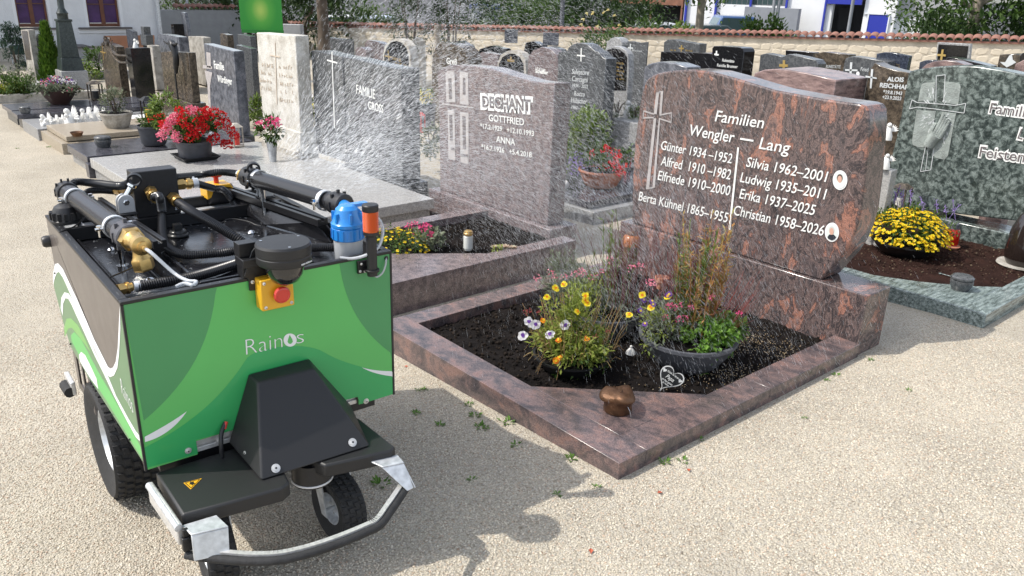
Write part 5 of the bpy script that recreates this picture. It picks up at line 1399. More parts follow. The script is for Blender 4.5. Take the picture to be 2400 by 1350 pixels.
# --- black front hood
fz, bz = .532, .264
hd = [(.398, -.062, fz), (.612, -.072, fz), (.722, -.285, bz), (.306, -.268, bz)]
bk = [(.386, -.001, .545), (.622, -.001, .545), (.79, -.001, .29), (.29, -.001, .29)]
b = MB(); b.add(hd + bk, [(0, 1, 2, 3), (4, 5, 1, 0), (5, 6, 2, 1), (7, 4, 0, 3), (3, 2, 6, 7), (7, 6, 5, 4)])
pt(b, 'hood', M_camb, bevel=.008, seg=3)
fn_ = (Vector(hd[1]) - Vector(hd[0])).cross(Vector(hd[3]) - Vector(hd[0])).normalized()
if fn_.y > 0: fn_ = -fn_
for a, c in ((.13, .92), (.87, .90)):
    p = Vector(hd[0]).lerp(Vector(hd[1]), a).lerp(Vector(hd[3]).lerp(Vector(hd[2]), a), c); bolt(p + fn_ * .003, fn_, .016)
bolt((.312, -.12, .30), (-1, -.2, .15), .014)
b = MB(); b.cyl((.53, -.18, .14), (.53, -.18, .232), .075, n=24); pt(b, 'sensor_drum', M_blackpl, smooth=40)
b = MB(); b.lathe([(.0755, .146), (.0785, .148), (.0785, .152), (.0755, .154)], (.53, -.18, 0), 28, closed=True); pt(b, 'drum_ring', M_prw)
b = MB(); b.tube(smooth_path([(.285, -.01, .38), (.262, -.025, .35), (.252, -.04, .31), (.25, -.04, .24)], 6), .0085, 8); pt(b, 'cable_sleeve', M_blackpl, smooth=60)
b = MB(); b.tube([(.288, -.012, .385), (.276, -.02, .362)], .0065, 8); pt(b, 'red_plug', M_redp)

# --- black platform over the casters
def slabpoly(pts, z0, z1, name, mat, bev=.012):
    b = MB(); n = len(pts)
    b.add([(x, y, z0) for x, y in pts] + [(x, y, z1) for x, y in pts], [tuple(range(n - 1, -1, -1)), tuple(range(n, 2 * n))] + [(i, (i + 1) % n, n + (i + 1) % n, n + i) for i in range(n)])
    return pt(b, name, mat, bevel=bev, seg=3)
slabpoly([(.03, .0), (.34, .0), (.42, -.12), (.385, -.325), (.35, -.345), (.028, -.30)], .205, .262, 'platform', M_camb, .009)
slabpoly([(.60, .0), (.79, -.06), (.80, -.335), (.775, -.352), (.53, -.30), (.50, -.22)], .205, .262, 'platform', M_camb, .009)
slabpoly([(.12, .16), (.80, .16), (.80, .0), (.12, .0)], .15, .219, 'axle_box', M_blackmt)
# warning triangle
tri = [RH(430, 1132, .2632), RH(473, 1121, .2632), RH(447, 1147, .2632)]
b = MB(); b.prism([p + Vector((0, 0, .0)) for p in tri], (0, 0, .0005)); pt(b, 'warning_sticker', M_yel)
c_ = sum(tri, Vector()) / 3
for k in range(3):
    a, d_ = tri[k], tri[(k + 1) % 3]; a2, d2 = c_.lerp(a, .84), c_.lerp(d_, .84); a3, d3 = c_.lerp(a, .72), c_.lerp(d_, .72)
    b = MB(); b.prism([a2 + Vector((0, 0, .0008)), d2 + Vector((0, 0, .0008)), d3 + Vector((0, 0, .0008)), a3 + Vector((0, 0, .0008))], (0, 0, .0004)); pt(b, 'sticker_mark', M_blackmt)
b = MB(); b.prism([c_ + Vector((.010 * math.cos(k * .63) * (1 if k % 2 else .6), .014 * math.sin(k * .63) * (1 if k % 2 else .6), .0009)) for k in range(10)], (0, 0, .0004)); pt(b, 'sticker_mark', M_blackmt)

# --- bumper: aluminium side bars, corner plates, rail with black rubber
RZ = .135
railpx = [(437, 1300), (470, 1306), (552, 1314), (610, 1316), (663, 1312), (730, 1296), (800, 1272), (860, 1247), (892, 1230), (918, 1195), (942, 1160), (961, 1130)]
rp = smooth_path([RH(x, y, RZ) for x, y in railpx], 5)
b = MB(); b.tube(rp, .0145, 12); pt(b, 'rubber_rail', M_rubber, smooth=60)
b = MB()
for i in range(len(rp) - 1):
    a, c = rp[i], rp[i + 1]; t_ = (c - a).normalized(); s_ = Vector((-t_.y, t_.x, 0)) * .022
    b.prism([a + s_ * .4 + Vector((0, 0, .012)), c + s_ * .4 + Vector((0, 0, .012)), c + s_ * 1.2 + Vector((0, 0, .012)), a + s_ * 1.2 + Vector((0, 0, .012))], (0, 0, .008))
pt(b, 'rail_profile', M_alu)
A0, A1 = Vector((.010, -.03, .225)), Vector((.018, -.325, .225))
d_ = (A1 - A0).normalized(); b = MB()
b.prism([A0 + Vector((x, 0, z)) for x, z in ((-.018, -.055), (.0, -.06), (.004, .0), (.0, .025), (-.012, .025), (-.018, .015))], A1 - A0); pt(b, 'bumper_side_bar', M_alu, bevel=.004)
b = MB(); b.tube([A0 + Vector((-.012, 0, .012)), A1 + Vector((-.012, -.004, .012))], .013, 10); pt(b, 'bumper_side_tube', M_galv, smooth=60)
b = MB(); b.cbox(A1 + Vector((.004, -.016, -.045)), (.03, .02, .05)); b.cbox(A1 + Vector((.004, -.014, -.005)), (.018, .014, .03)); pt(b, 'bumper_hinge', M_blackmt, bevel=.003)
# corner plates (folded sheet)
c0, c1, c2 = RH(441, 1232, .205), RH(532, 1226, .205), RH(506, 1212, .215)
q0, q1 = Vector((.030, -.375, .225)), Vector((.140, -.40, .225))
b = MB(); th = .006
b.prism([q0, q1, q1 + Vector((-.012, .075, .004)), q0 + Vector((-.01, .06, .004))], (0, 0, th)); b.prism([q0, q1, q1 + Vector((-.012, -.025, -.082)), q0 + Vector((-.006, -.02, -.082))], (0, th, 0))
pt(b, 'corner_plate', M_galv, bevel=.002)
q0, q1 = Vector((.715, -.385, .225)), Vector((.795, -.405, .225))
b = MB(); b.prism([q0, q1, q1 + Vector((.004, .055, .004)), q0 + Vector((-.02, .05, .004))], (0, 0, th)); b.prism([q1, q1 + Vector((.004, .055, 0)), q1 + Vector((.03, .06, -.085)), q1 + Vector((.02, -.05, -.085))], (-th, 0, 0)); b.prism([q0, q1, q1 + Vector((.01, -.05, -.082)), q1 + Vector((-.02, -.055, -.082))], (0, th, 0))
pt(b, 'corner_plate', M_galv, bevel=.002)

# --- wheels
def wheel(c, ax, R, w, blocks, rows, name, rimr, par=bot):
    c = Vector(c); ax = Vector(ax).normalized(); Q = ax.to_track_quat('Z', 'Y').to_matrix()
    h = w / 2
    b = MB(); b.lathe([(rimr, -h * .72), (R * .82, -h * .98), (R * .91, -h), (R * .955, -h * .86), (R * .965, -h * .4), (R * .965, h * .4), (R * .955, h * .86), (R * .91, h), (R * .82, h * .98), (rimr, h * .72)], c, 48, axis=ax, closed=True)
    ty = pt(b, name, M_rubber, par, smooth=35)
    b = MB(); bl = 2 * math.pi * R / blocks
    for k in range(blocks):
        for j in range(rows):
            y = (j - (rows - 1) / 2) * (w * .96 / rows); an = 2 * math.pi * (k + (.5 if j % 2 else 0)) / blocks
            rr_ = R * .955 - (abs(y) / h) ** 3 * R * .05
            M_ = Q @ Matrix.Rotation(an, 3, 'Z')
            T = Matrix.Translation(c) @ M_.to_4x4()
            l2, w2 = bl * .36, w * .96 / rows * .42
            if abs(j - (rows - 1) / 2) > (rows - 1) / 2 - .1: w2 *= 1.0
            zig = bl * .10 * (1 if (j + k) % 2 else -1)
            vs = [(rr_, -l2, y - w2), (rr_, l2 * .8, y - w2 * .7), (rr_, l2, y + w2), (rr_, -l2 * .8, y + w2 * .7)]
            top = [(x + R * .05, yy * .8 + zig * .35, zz) for x, yy, zz in vs]
            b.add([T @ Vector(v) for v in vs + top], [(4, 5, 6, 7), (0, 1, 5, 4), (1, 2, 6, 5), (2, 3, 7, 6), (3, 0, 4, 7)])
    pt(b, 'tread_blocks', M_rubber, ty, kind='stuff')
    b = MB(); b.lathe([(0, h * .35), (rimr * .35, h * .36), (rimr * .42, h * .2), (rimr * .78, h * .15), (rimr * .86, h * .5), (rimr * .98, h * .74), (rimr * 1.03, h * .74), (rimr * 1.03, -h * .74), (rimr * .98, -h * .74), (rimr * .86, -h * .5), (rimr * .78, -h * .15), (rimr * .42, -h * .2), (rimr * .35, -h * .36), (0, -h * .35)], c, 28, axis=ax)
    pt(b, 'rim', M_galv, ty, smooth=40)
    b = MB()
    for k in range(5):
        an = 2 * math.pi * k / 5
        for s_ in (-1, 1): b.lathe([(R * .03, 0), (R * .03, .008), (0, .009)], c + Q @ Vector((rimr * .6 * math.cos(an), rimr * .6 * math.sin(an), s_ * h * .2)), 6, axis=ax * s_)
    pt(b, 'wheel_nuts', M_chrome, ty)
    return ty
wheel((.108, .785, .008), (1, 0, 0), .267, .236, 38, 7, 'rear_tyre', .135)
wheel((.882, .785, .008), (1, 0, 0), .267, .236, 38, 7, 'rear_tyre', .135)
b = MB(); b.cyl((.2, .785, .008), (.79, .785, .008), .03, n=12); pt(b, 'axle', M_blackmt)
wheel((.675, -.085, -.092), (math.cos(.06), math.sin(.06), 0), .138, .108, 26, 4, 'caster_tyre', .066)
wheel((.185, -.06, -.094), (math.cos(-.1), math.sin(-.1), 0), .136, .108, 26, 4, 'caster_tyre', .066)
for cx, cy, an in ((.675, -.085, .06), (.185, -.06, -.1)):
    b = MB(); ax = Vector((math.cos(an), math.sin(an), 0)); sd = Vector((-math.sin(an), math.cos(an), 0))
    for s_ in (-1, 1):
        o_ = Vector((cx, cy, 0)) + ax * .062 * s_
        b.prism([o_ + sd * .02 + Vector((0, 0, -.115)), o_ - sd * .02 + Vector((0, 0, -.115)), o_ + sd * .02 + Vector((0, 0, .06)), o_ + sd * .09 + Vector((0, 0, .06))], ax * .005 * s_)
    b.cyl(Vector((cx, cy, -.093)) - ax * .068, Vector((cx, cy, -.093)) + ax * .068, .009, n=10)
    b.cyl(Vector((cx, cy, .06)) + sd * .05, Vector((cx, cy, .205)) + sd * .05, .03, n=12)
    pt(b, 'caster_fork', M_galv)
b = MB(); b.tube([(-.045, 1.10, .12), (-.047, 1.20, .12)], .024, 10); pt(b, 'rear_bumper_rubber', M_rubber, smooth=60)
b = MB(); b.box((-.038, 1.10, .10), (-.018, 1.24, .165)); pt(b, 'rear_bumper_bar', M_alu, bevel=.004)
b = MB()
b.box((.012, .90, .08), (.02, .95, .32)); b.box((.012, 1.17, .08), (.02, 1.23, .345)); b.box((.012, .9505, .26), (.02, 1.1695, .325)); b.box((.012, .9505, .08), (.02, 1.1695, .12)); b.box((.012, 1.05, .1205), (.02, 1.08, .2595)); pt(b, 'wheel_frame', M_taupe, kind='stuff')

# --- top deck: beams, manifold, pump
def beam(p0, p1, w, z0, z1, name):
    d = (p1 - p0).normalized(); s = Vector((-d.y, d.x, 0))
    b = MB()
    prof = [(-w / 2, z0), (w / 2, z0), (w / 2, z1), (w * .14, z1), (w * .14, z1 - .012), (-w * .14, z1 - .012), (-w * .14, z1), (-w / 2, z1)]
    b.prism([Vector((p0.x, p0.y, 0)) + s * x + Vector((0, 0, z)) for x, z in prof], Vector((d.x, d.y, 0)) * (p1 - p0).length)
    return pt(b, name, M_beam, bevel=.0015)
lb0, lb1 = Vector((.215, 1.28, 0)), Vector((.262, .478, 0))
beam(lb0, lb1, .052, .918, .948, 'beam')
rb0, rb1 = Vector((.765, 1.28, 0)), Vector((.912, .432, 0))
beam(rb0, rb1, .052, .918, .948, 'beam')
b = MB(); b.prism([(.775, 1.20, .9175), (.906, .50, .9175), (.925, .40, .85), (.80, .80, .85), (.775, 1.1, .86)], (.006, 0, 0)); pt(b, 'side_plate', M_wet)
b = MB(); b.box((.03, .985, .846), (.96, 1.01, .902)); pt(b, 'cross_beam', M_beam, bevel=.002)
b = MB(); b.box((.03, 1.0105, .846), (.96, 1.20, .862)); pt(b, 'rear_deck', M_galv)
mp0, mp1 = RH(329, 510, .903), RH(436, 501, .903)
mh = RF(316.7, 404, mp0.y).z
b = MB(); b.box((mp0.x - .012, mp0.y, .9), (mp1.x - .008, mp0.y + .085, mh)); pt(b, 'manifold_box', M_blackpl, bevel=.004)
# corrugated hoses
def hose(pts, r=.0205, name='hose', pitch=.0078):
    P = smooth_path(pts, 14); L_ = [0]
    for a, c in zip(P, P[1:]): L_.append(L_[-1] + (c - a).length)
    n = int(L_[-1] / pitch) * 2; out = []; rr_ = []; j = 0
    for i in range(n + 1):
        s = L_[-1] * i / n
        while j < len(L_) - 2 and L_[j + 1] < s: j += 1
        out.append(P[j].lerp(P[j + 1], (s - L_[j]) / max(1e-9, L_[j + 1] - L_[j]))); rr_.append(r if i % 2 else r * .82)
    b = MB(); b.tube(out, rr_, 10); return pt(b, name, M_hose, smooth=60)
def clampring(p, ax, r, w=.016, mat=M_chrome):
    b = MB(); b.lathe([(r, -w / 2), (r * 1.06, -w / 2), (r * 1.06, w / 2), (r, w / 2)], p, 18, axis=ax, closed=True)
    s_ = Vector(ax).normalized().orthogonal().normalized(); b.cbox(Vector(p) + s_ * r * 1.2, (.008, .008, .014)); return pt(b, 'hose_clamp', mat, smooth=30)
def fitting(p0, p1, r, n=6, ext=.7):
    p0, p1 = Vector(p0), Vector(p1); d = p1 - p0
    b = MB(); b.cyl(p0, p0 + d * .42, r, n=n); b.cyl(p0 + d * .42, p0 + d * .56, r * .78, n=16); b.cyl(p0 + d * .56, p0 + d * .75, r * .98, n=16); b.cyl(p0 + d * .75, p1, r * ext, n=16)
    return pt(b, 'brass_fitting', M_brass, smooth=30)
mv = mp0.y
f1 = RF(352, 447, mv); f2 = RF(404, 462, mv)
for f, tx_, tz_ in ((f1, -.0, -.022), (f2, .01, -.02)):
    e = f + Vector((tx_, -.07, tz_)); fitting(f, e, .027); clampring(f + (e - f) * .92, e - f, .020)
hose([f1 + Vector((0, -.055, -.016)), RH(374, 462, mh - .07), RH(380, 500, .955), RH(381, 551, .90), RH(393, 580, .88), RH(433, 597, .872), RH(508, 594, .872), RH(558, 588, .872), RH(650, 585, .875), RH(726, 581, .885), RH(796, 580, .89)], .0185)
hose([f2 + Vector((.008, -.055, -.015)), RH(458, 501, .985), RH(533, 544, .945), RH(571, 571, .905), RH(577, 592, .875)])
hose([RH(318, 672, .872), RH(340, 669, .872), RH(458, 647, .87), RH(558, 617, .866), RH(600, 598, .864)])
fitting(RH(276, 680, .873), RH(310, 672, .873), .022); clampring(RH(322, 671, .873), RH(340, 668, .873) - RH(310, 672, .873), .0185, .02, M_galv)
LZ = 1.0
lp0, lp1 = RH(160, 452, LZ), RH(298, 552, LZ)
ld = (lp1 - lp0).normalized()
b = MB(); b.cyl(lp0, lp1, .039, n=28); pt(b, 'spray_pipe', M_pipe, smooth=40)
b = MB(); b.lathe([(.043, 0), (.046, .004), (.046, .05), (.042, .055), (.040, .07), (.03, .075), (0, .075)], lp0 - ld * -.01, 20, axis=-ld)
for k in range(10):
    an = k * .628; Q = (-ld).to_track_quat('Z', 'Y').to_matrix(); b.cbox(lp0 + Q @ Vector((.0435 * math.cos(an), .0435 * math.sin(an), .03)), (.008, .008, .03))
pt(b, 'pipe_union', M_blackpl, smooth=30)
b = MB(); b.lathe([(.040, -.05), (.047, -.045), (.049, .0), (.049, .035), (.044, .04), (.03, .042)], lp1, 20, axis=ld)
for k in range(8):
    an = k * .785; Q = ld.to_track_quat('Z', 'Y').to_matrix(); b.cbox(lp1 + Q @ Vector((.046 * math.cos(an), .046 * math.sin(an), -.005)), (.012, .012, .035))
pt(b, 'pipe_union', plain('grey_plastic', (.07, .07, .08), .5), smooth=30)
# brass valve with T piece and clear tube
v0 = lp1 + ld * .03; v1 = lp1 + ld * .10
b = MB(); b.lathe([(.040, 0), (.046, .006), (.046, .034), (.040, .04)], v0, 6, axis=ld); b.lathe([(.036, .04), (.034, .05), (.030, .06), (.030, .10), (.034, .104), (.034, .13), (.02, .136), (.02, .15), (.010, .152), (.010, .17), (0, .17)], v0, 18, axis=ld)
dn = (Vector((.10, -.05, -.75))).normalized(); tc = v0 + ld * .075
b.lathe([(.026, .0), (.024, .03), (.028, .05), (.033, .06)], tc, 16, axis=dn); b.lathe([(.036, .06), (.038, .066), (.038, .098), (.034, .104), (.0, .105)], tc, 6, axis=dn)
pt(b, 'brass_valve', M_brass, smooth=28)
tip = v0 + ld * .165
b = MB(); b.tube(smooth_path([tip, tip + ld * .03 + Vector((.01, -.005, -.01)), RH(408, 640, .925), RH(438, 657, .914), RH(460, 660, .914), RH(452, 668, .913), RH(432, 664, .913), RH(412, 672, .905)], 8), .0062, 10); pt(b, 'clear_tube', M_clear, smooth=60)
# left collar clamps + posts
def pipe_clamp(p, ax, r):
    b = MB(); b.lathe([(r + .001, -.011), (r + .006, -.011), (r + .006, .011), (r + .001, .011)], p, 24, axis=ax, closed=True)
    s_ = Vector((-ax.y, ax.x, 0)).normalized()
    pt(b, 'pipe_clamp', M_galv, smooth=30)
    for sg in (-1, 1):
        b = MB(); q = Vector(p) + s_ * sg * (r + .018); b.cbox(q, (.026, .02, .006)); b.cyl(q + Vector((0, 0, -.03)), q + Vector((0, 0, .012)), .005, n=8); b.cyl(q + Vector((0, 0, .006)), q + Vector((0, 0, .014)), .009, n=6); pt(b, 'clamp_screw', M_chrome, smooth=30)
for px, py in ((178, 466), (270, 532)):
    pipe_clamp(RH(px, py, LZ), ld, .039)
def post(x, y, z0, z1, r=.011):
    b = MB(); b.cyl((x, y, z0), (x, y, z1), r, n=14); b.cyl((x, y, z0), (x, y, z0 + .012), r * 2, n=14); pt(b, 'support_post', M_chrome, smooth=40)
for t_ in (.14, .86):
    p = lp0.lerp(lp1, t_); post(p.x, p.y, .845, LZ - .04)
RZ2 = 1.04
rp0, rp1 = RH(592, 417, RZ2), RH(792, 477, RZ2); rd = (rp1 - rp0).normalized()
b = MB(); b.cyl(rp0, rp1, .038, n=28); pt(b, 'spray_pipe', M_pipe, smooth=40)
for (p, dd, mt_) in ((rp0, -rd, M_blackpl), (rp1, rd, M_blackpl)):
    b = MB(); b.lathe([(.040, -.03), (.046, -.026), (.047, .02), (.047, .045), (.042, .05), (.03, .052)], p, 20, axis=dd)
    for k in range(8):
        an = k * .785; Q = dd.to_track_quat('Z', 'Y').to_matrix(); b.cbox(p + Q @ Vector((.044 * math.cos(an), .044 * math.sin(an), .005)), (.011, .011, .03))
    pt(b, 'pipe_union', mt_, smooth=30)
# spray slot nozzles along the right pipe
b = MB(); nr = Vector((rd.y, -rd.x, 0)); nr = nr if nr.x > 0 else -nr
for k in range(22):
    p = rp0.lerp(rp1, .06 + .88 * k / 21) + (nr * .8 + Vector((0, 0, .6))).normalized() * .0375; b.ball(p, .004, 6, 4)
pt(b, 'nozzle_row', M_brass)
fitting(rp0 - rd * .045, rp0 - rd * .11, .026); clampring(rp0 - rd * .10, rd, .02)
for px, py in ((607, 420), (762, 470)): pipe_clamp(RH(px, py, RZ2), rd, .038)
for t_ in (.12, .97):
    p = rp0.lerp(rp1, t_); post(p.x, p.y, .845, RZ2 - .04)
# hoses to the back
mt_ = Vector((mp0.x - .012, mp0.y + .04, mh - .05))
hose([lp0 - ld * .03 + Vector((.02, .03, 0)), RH(176, 427, 1.01), RH(225, 430, 1.01), RH(280, 436, mh - .04), mt_], .0185)
hose([RH(192, 470, .93), RH(205, 450, .955), RH(232, 446, .97), RH(268, 448, .975)], .016)
fitting(mt_ + Vector((-.0, 0, -.03)), RH(272, 448, .975), .022); clampring(RH(274, 448, .975), Vector((1, 0, 0)), .018, .02, M_galv)
mr_ = Vector((mp1.x - .008, mp0.y + .04, mh - .05))
hose([mr_, RH(470, 410, 1.03), RH(510, 404, 1.04), RH(540, 405, 1.04), rp0 - rd * .09], .0175)
e = mr_ + Vector((.085, .0, -.035)); fitting(mr_ + Vector((0, 0, -.035)), e, .026); clampring(e, (1, 0, 0), .021, .024, M_galv)
hose([e, RH(500, 441, .96), RH(525, 446, .955), RH(545, 470, .90), RH(560, 490, .87)], .0175)
# silver hinged brackets on the beams
def bracket(p, lean):
    x, y = p.x, p.y
    b = MB(); b.box((x - .035, y - .035, .9485), (x + .035, y + .035, .956)); pt(b, 'bracket_foot', M_blackpl, bevel=.002)
    prof = [(-.033, 0), (.033, 0), (.033, .045)] + [(.033 * math.cos(a), .045 + .033 * math.sin(a)) for a in np.linspace(.3, math.pi - .3, 8)] + [(-.033, .045)]
    b = MB()
    for s_ in (-.02, .012): b.prism([(x + u_, y + s_, .9562 + z_) for u_, z_ in prof], (0, .010, 0))
    pt(b, 'bracket', plain('grey_cast_metal', (.50, .51, .52), .45, metal=.2), bevel=.003)
    b = MB(); b.lathe([(.0, -.003), (.013, -.003), (.013, .002), (.008, .004), (0, .004)], (x, y - .02, .9562 + .045), 6, axis=(0, -1, 0)); pt(b, 'bracket_bolt', M_chrome)
    b = MB(); b.lathe([(.012, 0), (.012, .05), (.02, .055), (.02, .065)], (x, y - .002, .9562 + .06), 10, axis=lean); pt(b, 'bracket_arm', M_chrome, smooth=30)
    q = Vector((x, y - .002, .9562 + .06)) + Vector(lean).normalized() * .085
    b = MB(); b.lathe([(.022, -.01), (.03, -.01), (.03, .01), (.022, .01)], q, 18, axis=(.3, 1, .2), closed=True); pt(b, 'bracket_ring', M_blackpl, smooth=30)
bracket(RH(297, 500, .95), (.6, 0, .9)); bracket(RH(622, 462, .95), (-.5, 0, .8))
# yellow pump with red knob
pp = RH(512, 478, .863)
b = MB(); b.cyl(pp + Vector((-.05, 0, .05)), pp + Vector((.07, 0, .05)), .045, n=20); pt(b, 'pump_motor', M_blackpl, smooth=40)
b = MB(); b.prism([pp + Vector((x, -.052, z)) for x, z in ((-.065, .04), (-.065, .105), (.05, .105), (.08, .05), (.05, .085), (.0, .098), (-.03, .085), (-.045, .05))], (0, .10, 0)); pt(b, 'pump_cowl', M_yel, bevel=.003)
b = MB(); b.lathe([(.012, .105), (.012, .135), (.028, .137), (.03, .15), (.02, .158), (0, .16)], pp, 16); pt(b, 'red_knob', M_redp, smooth=40)
# filler cap, bolts, wires, siren
fc = RH(418, 553, .846)
b = MB(); b.lathe([(.042, 0), (.044, .01), (.036, .012), (.036, .022), (.03, .028), (.0, .028)], fc, 20); b.cbox(fc + Vector((0, 0, .04)), (.034, .034, .03)); pt(b, 'filler_cap', plain('black_cap', (.03, .03, .03), .3), smooth=30, bevel=.003)
for p in ((262, 586), (352, 658), (590, 546)): 
    b = MB(); b.lathe([(.018, 0), (.018, .004), (.010, .012), (0, .014)], RH(*p, .846), 12); pt(b, 'dome_nut', M_chrome, smooth=40)
b = MB(); b.tube(smooth_path([RH(505, 535, .86), RH(535, 514, .875), RH(575, 518, .87), RH(600, 527, .86), RH(612, 530, .86)], 6), .003, 6); b.tube(smooth_path([RH(690, 480, .915), RH(740, 500, .90), RH(790, 560, .90)], 6), .003, 6); pt(b, 'cable', M_blackmt, smooth=60)
b = MB(); b.tube(smooth_path([RH(245, 655, .90), RH(300, 632, .90), RH(318, 620, .91)], 6), .003, 6); b.tube(smooth_path([RH(140, 545, .91), RH(175, 530, .915), RH(205, 505, .93)], 6), .003, 6); pt(b, 'cable', M_blackmt, smooth=60)
sp_ = RH(158, 518, .912)
b = MB(); b.lathe([(.062, 0), (.062, .01), (.058, .014), (.055, .04), (.042, .065), (.02, .078), (0, .08)], sp_, 22)
for k in range(14):
    an = k * .449; b.cbox(sp_ + Vector((.058 * math.cos(an), .058 * math.sin(an), .03)), (.012, .012, .03))
pt(b, 'siren', M_blackpl, smooth=30)

# --- dome camera and bracket, stop button, beacon, filter
cc = Vector((.520, -.085, -.010)); cr = .094
b = MB(); b.lathe([(cr * .97, .985), (cr, .99), (cr, 1.012), (cr * .985, 1.014), (cr * .985, 1.018), (cr, 1.02), (cr * 1.01, 1.05), (cr * .96, 1.058), (0, 1.06)], cc, 40); pt(b, 'camera_housing', M_camb, smooth=30)
b = MB(); b.lathe([(.064, .9845), (.067, .972), (.063, .945), (.048, .919), (.025, .905), (0, .901)][::-1], cc, 30); pt(b, 'camera_dome', M_dome, smooth=70)
b = MB()
for k in range(3):
    an = k * 2.1 + .4; b.lathe([(.005, 0), (.005, .001), (0, .0012)], cc + Vector((.076 * math.cos(an), .076 * math.sin(an), 1.0592)), 8)
pt(b, 'camera_screws', M_chrome)
A = RF(681, 626, -.18); 
put_text(bot, 'HIKVISION', cc + Vector((.022, -cr * 1.008 * .96, .9925)), cc + Vector((.068, -cr * .74, .9925)), Vector((0, 0, 1)), Vector((.45, -.89, 0)), .0055, M_prw, proud=.001, name='lettering', local=True)
b = MB(); b.prism([RF(x, y, -.012) for x, y in ((573, 648), (580, 622), (590, 590), (604, 573), (640, 575), (642, 652), (604, 655), (604, 681), (585, 682), (583, 655))], (0, .008, 0)); pt(b, 'camera_bracket', M_blackmt, bevel=.002)
b = MB(); b.box((.395, -.03, .955), (.58, .05, .985)); b.box((.40, -.004, Z1 + .001), (.56, .05, .9545)); b.box((.395, .0, .9855), (.455, .05, 1.035)); pt(b, 'camera_mount', M_blackmt, bevel=.002)
bolt(RF(592, 661, -.013), (0, -1, 0), .007)
b = MB(); b.box((.437, -.062, .797), (.557, -.004, .912)); pt(b, 'stop_box', M_yel, bevel=.005, seg=3)
for p in ((.45, .81), (.545, .81), (.45, .90), (.545, .90)): bolt((p[0], -.0622, p[1]), (0, -1, 0), .006)
bc = Vector((.505, -.062, .853))
b = MB(); b.lathe([(.016, 0), (.016, .012), (.030, .014), (.031, .020), (.027, .026), (.022, .0275), (.021, .026), (.0, .026)], bc, 24, axis=(0, -1, 0)); pt(b, 'stop_button', M_redp, smooth=35)
bb = Vector((.882, -.045, 0))
b = MB(); b.lathe([(.030, 1.096), (.031, 1.10), (.031, 1.118), (.028, 1.122), (0, 1.123)], bb, 26); pt(b, 'beacon_cap', M_blackpl, smooth=35)
prof = [(.029, 1.018)]
for k in range(22): z = 1.022 + k * .0034; prof += [(.0300, z), (.0287, z + .0017)]
prof += [(.029, 1.0955)]
b = MB(); b.lathe(prof, bb, 26); pt(b, 'beacon_lens', M_lens, smooth=20)
b = MB(); b.lathe([(.022, 1.024), (.022, 1.09), (0, 1.09)], bb, 14); pt(b, 'beacon_core', plain('amber_core', (.7, .10, .01), .4), smooth=40)
b = MB(); b.lathe([(.020, .842), (.020, 1.000), (.024, 1.002), (.030, 1.006), (.030, 1.0175)], bb, 22); pt(b, 'beacon_pole', M_blackpl, smooth=30)
b = MB(); b.box((.838, -.016, .846), (.886, -.003, .896)); b.lathe([(.020, .858), (.028, .858), (.028, .868), (.020, .868)], bb, 20, closed=True); b.box((.86, -.045, .858), (.90, -.0165, .868)); pt(b, 'beacon_bracket', M_blackmt, bevel=.0015)
for p in ((.846, .857), (.866, .853), (.852, .885)): bolt((p[0], -.0162, p[1]), (0, -1, 0), .0055)
put_text(bot, 'beacon', bb + Vector((-.022, -.0225, 1.0075)), bb + Vector((.020, -.0235, 1.0075)), Vector((0, 0, 1)), Vector((0, -1, 0)), .006, M_prw, proud=.008, name='lettering', local=True) if False else None
fc_ = Vector((.862, .105, 0))
b = MB(); b.lathe([(.060, .955), (.062, .958), (.062, 1.002), (.058, 1.006), (.064, 1.008), (.064, 1.020), (.058, 1.026), (.050, 1.05), (.044, 1.075), (.030, 1.088), (0, 1.092)], fc_, 32)
for k in range(16):
    an = k * .3927; b.cbox(fc_ + Vector((.062 * math.cos(an), .062 * math.sin(an), .98)), (.007, .007, .038), Matrix.Rotation(an, 3, 'Z'))
for k in range(6):
    an = k * 1.047 + .3; b.cbox(fc_ + Vector((.044 * math.cos(an), .044 * math.sin(an), 1.045)), (.034, .009, .035), Matrix.Rotation(an, 3, 'Z'))
pt(b, 'filter_head', M_filt, smooth=30)
b = MB(); b.cyl(fc_ + Vector((.02, -.03, 1.055)), rp1 + rd * .03, .026, n=16); b.cbox(fc_ + Vector((.05, .0, 1.085)), (.07, .03, .012)); pt(b, 'filter_port', M_filt, smooth=40)
b = MB(); b.lathe([(.0, .862), (.05, .862), (.054, .868), (.057, .955)], fc_, 28); pt(b, 'filter_bowl', M_bowl, smooth=40)
b = MB()
for k in range(9): b.lathe([(.034, .872 + k * .009), (.036, .876 + k * .009), (.034, .879 + k * .009)], fc_, 16)
pt(b, 'filter_cartridge', M_prw)
b = MB(); b.tube(smooth_path([RF(875, 500, -.02), RF(893, 522, -.03), RF(897, 548, -.045), RF(886, 580, -.05), RF(858, 598, -.04), RF(826, 606, -.01), RF(797, 604, .02)], 8), .0062, 10); pt(b, 'clear_tube', M_clear, smooth=60)
b = MB(); b.tube(smooth_path([RF(905, 604, .02), RF(905, 608, -.008), RF(903, 624, -.014), RF(896, 640, -.016), RF(884, 649, -.014), RF(875, 644, -.008)], 6), .0038, 8); pt(b, 'clear_tube', M_clear, smooth=60)
b = MB(); b.lathe([(.009, 0), (.009, .002), (0, .002)], RF(905, 605, -.001), 12, axis=(0, -1, 0)); pt(b, 'tube_grommet', M_blackmt)

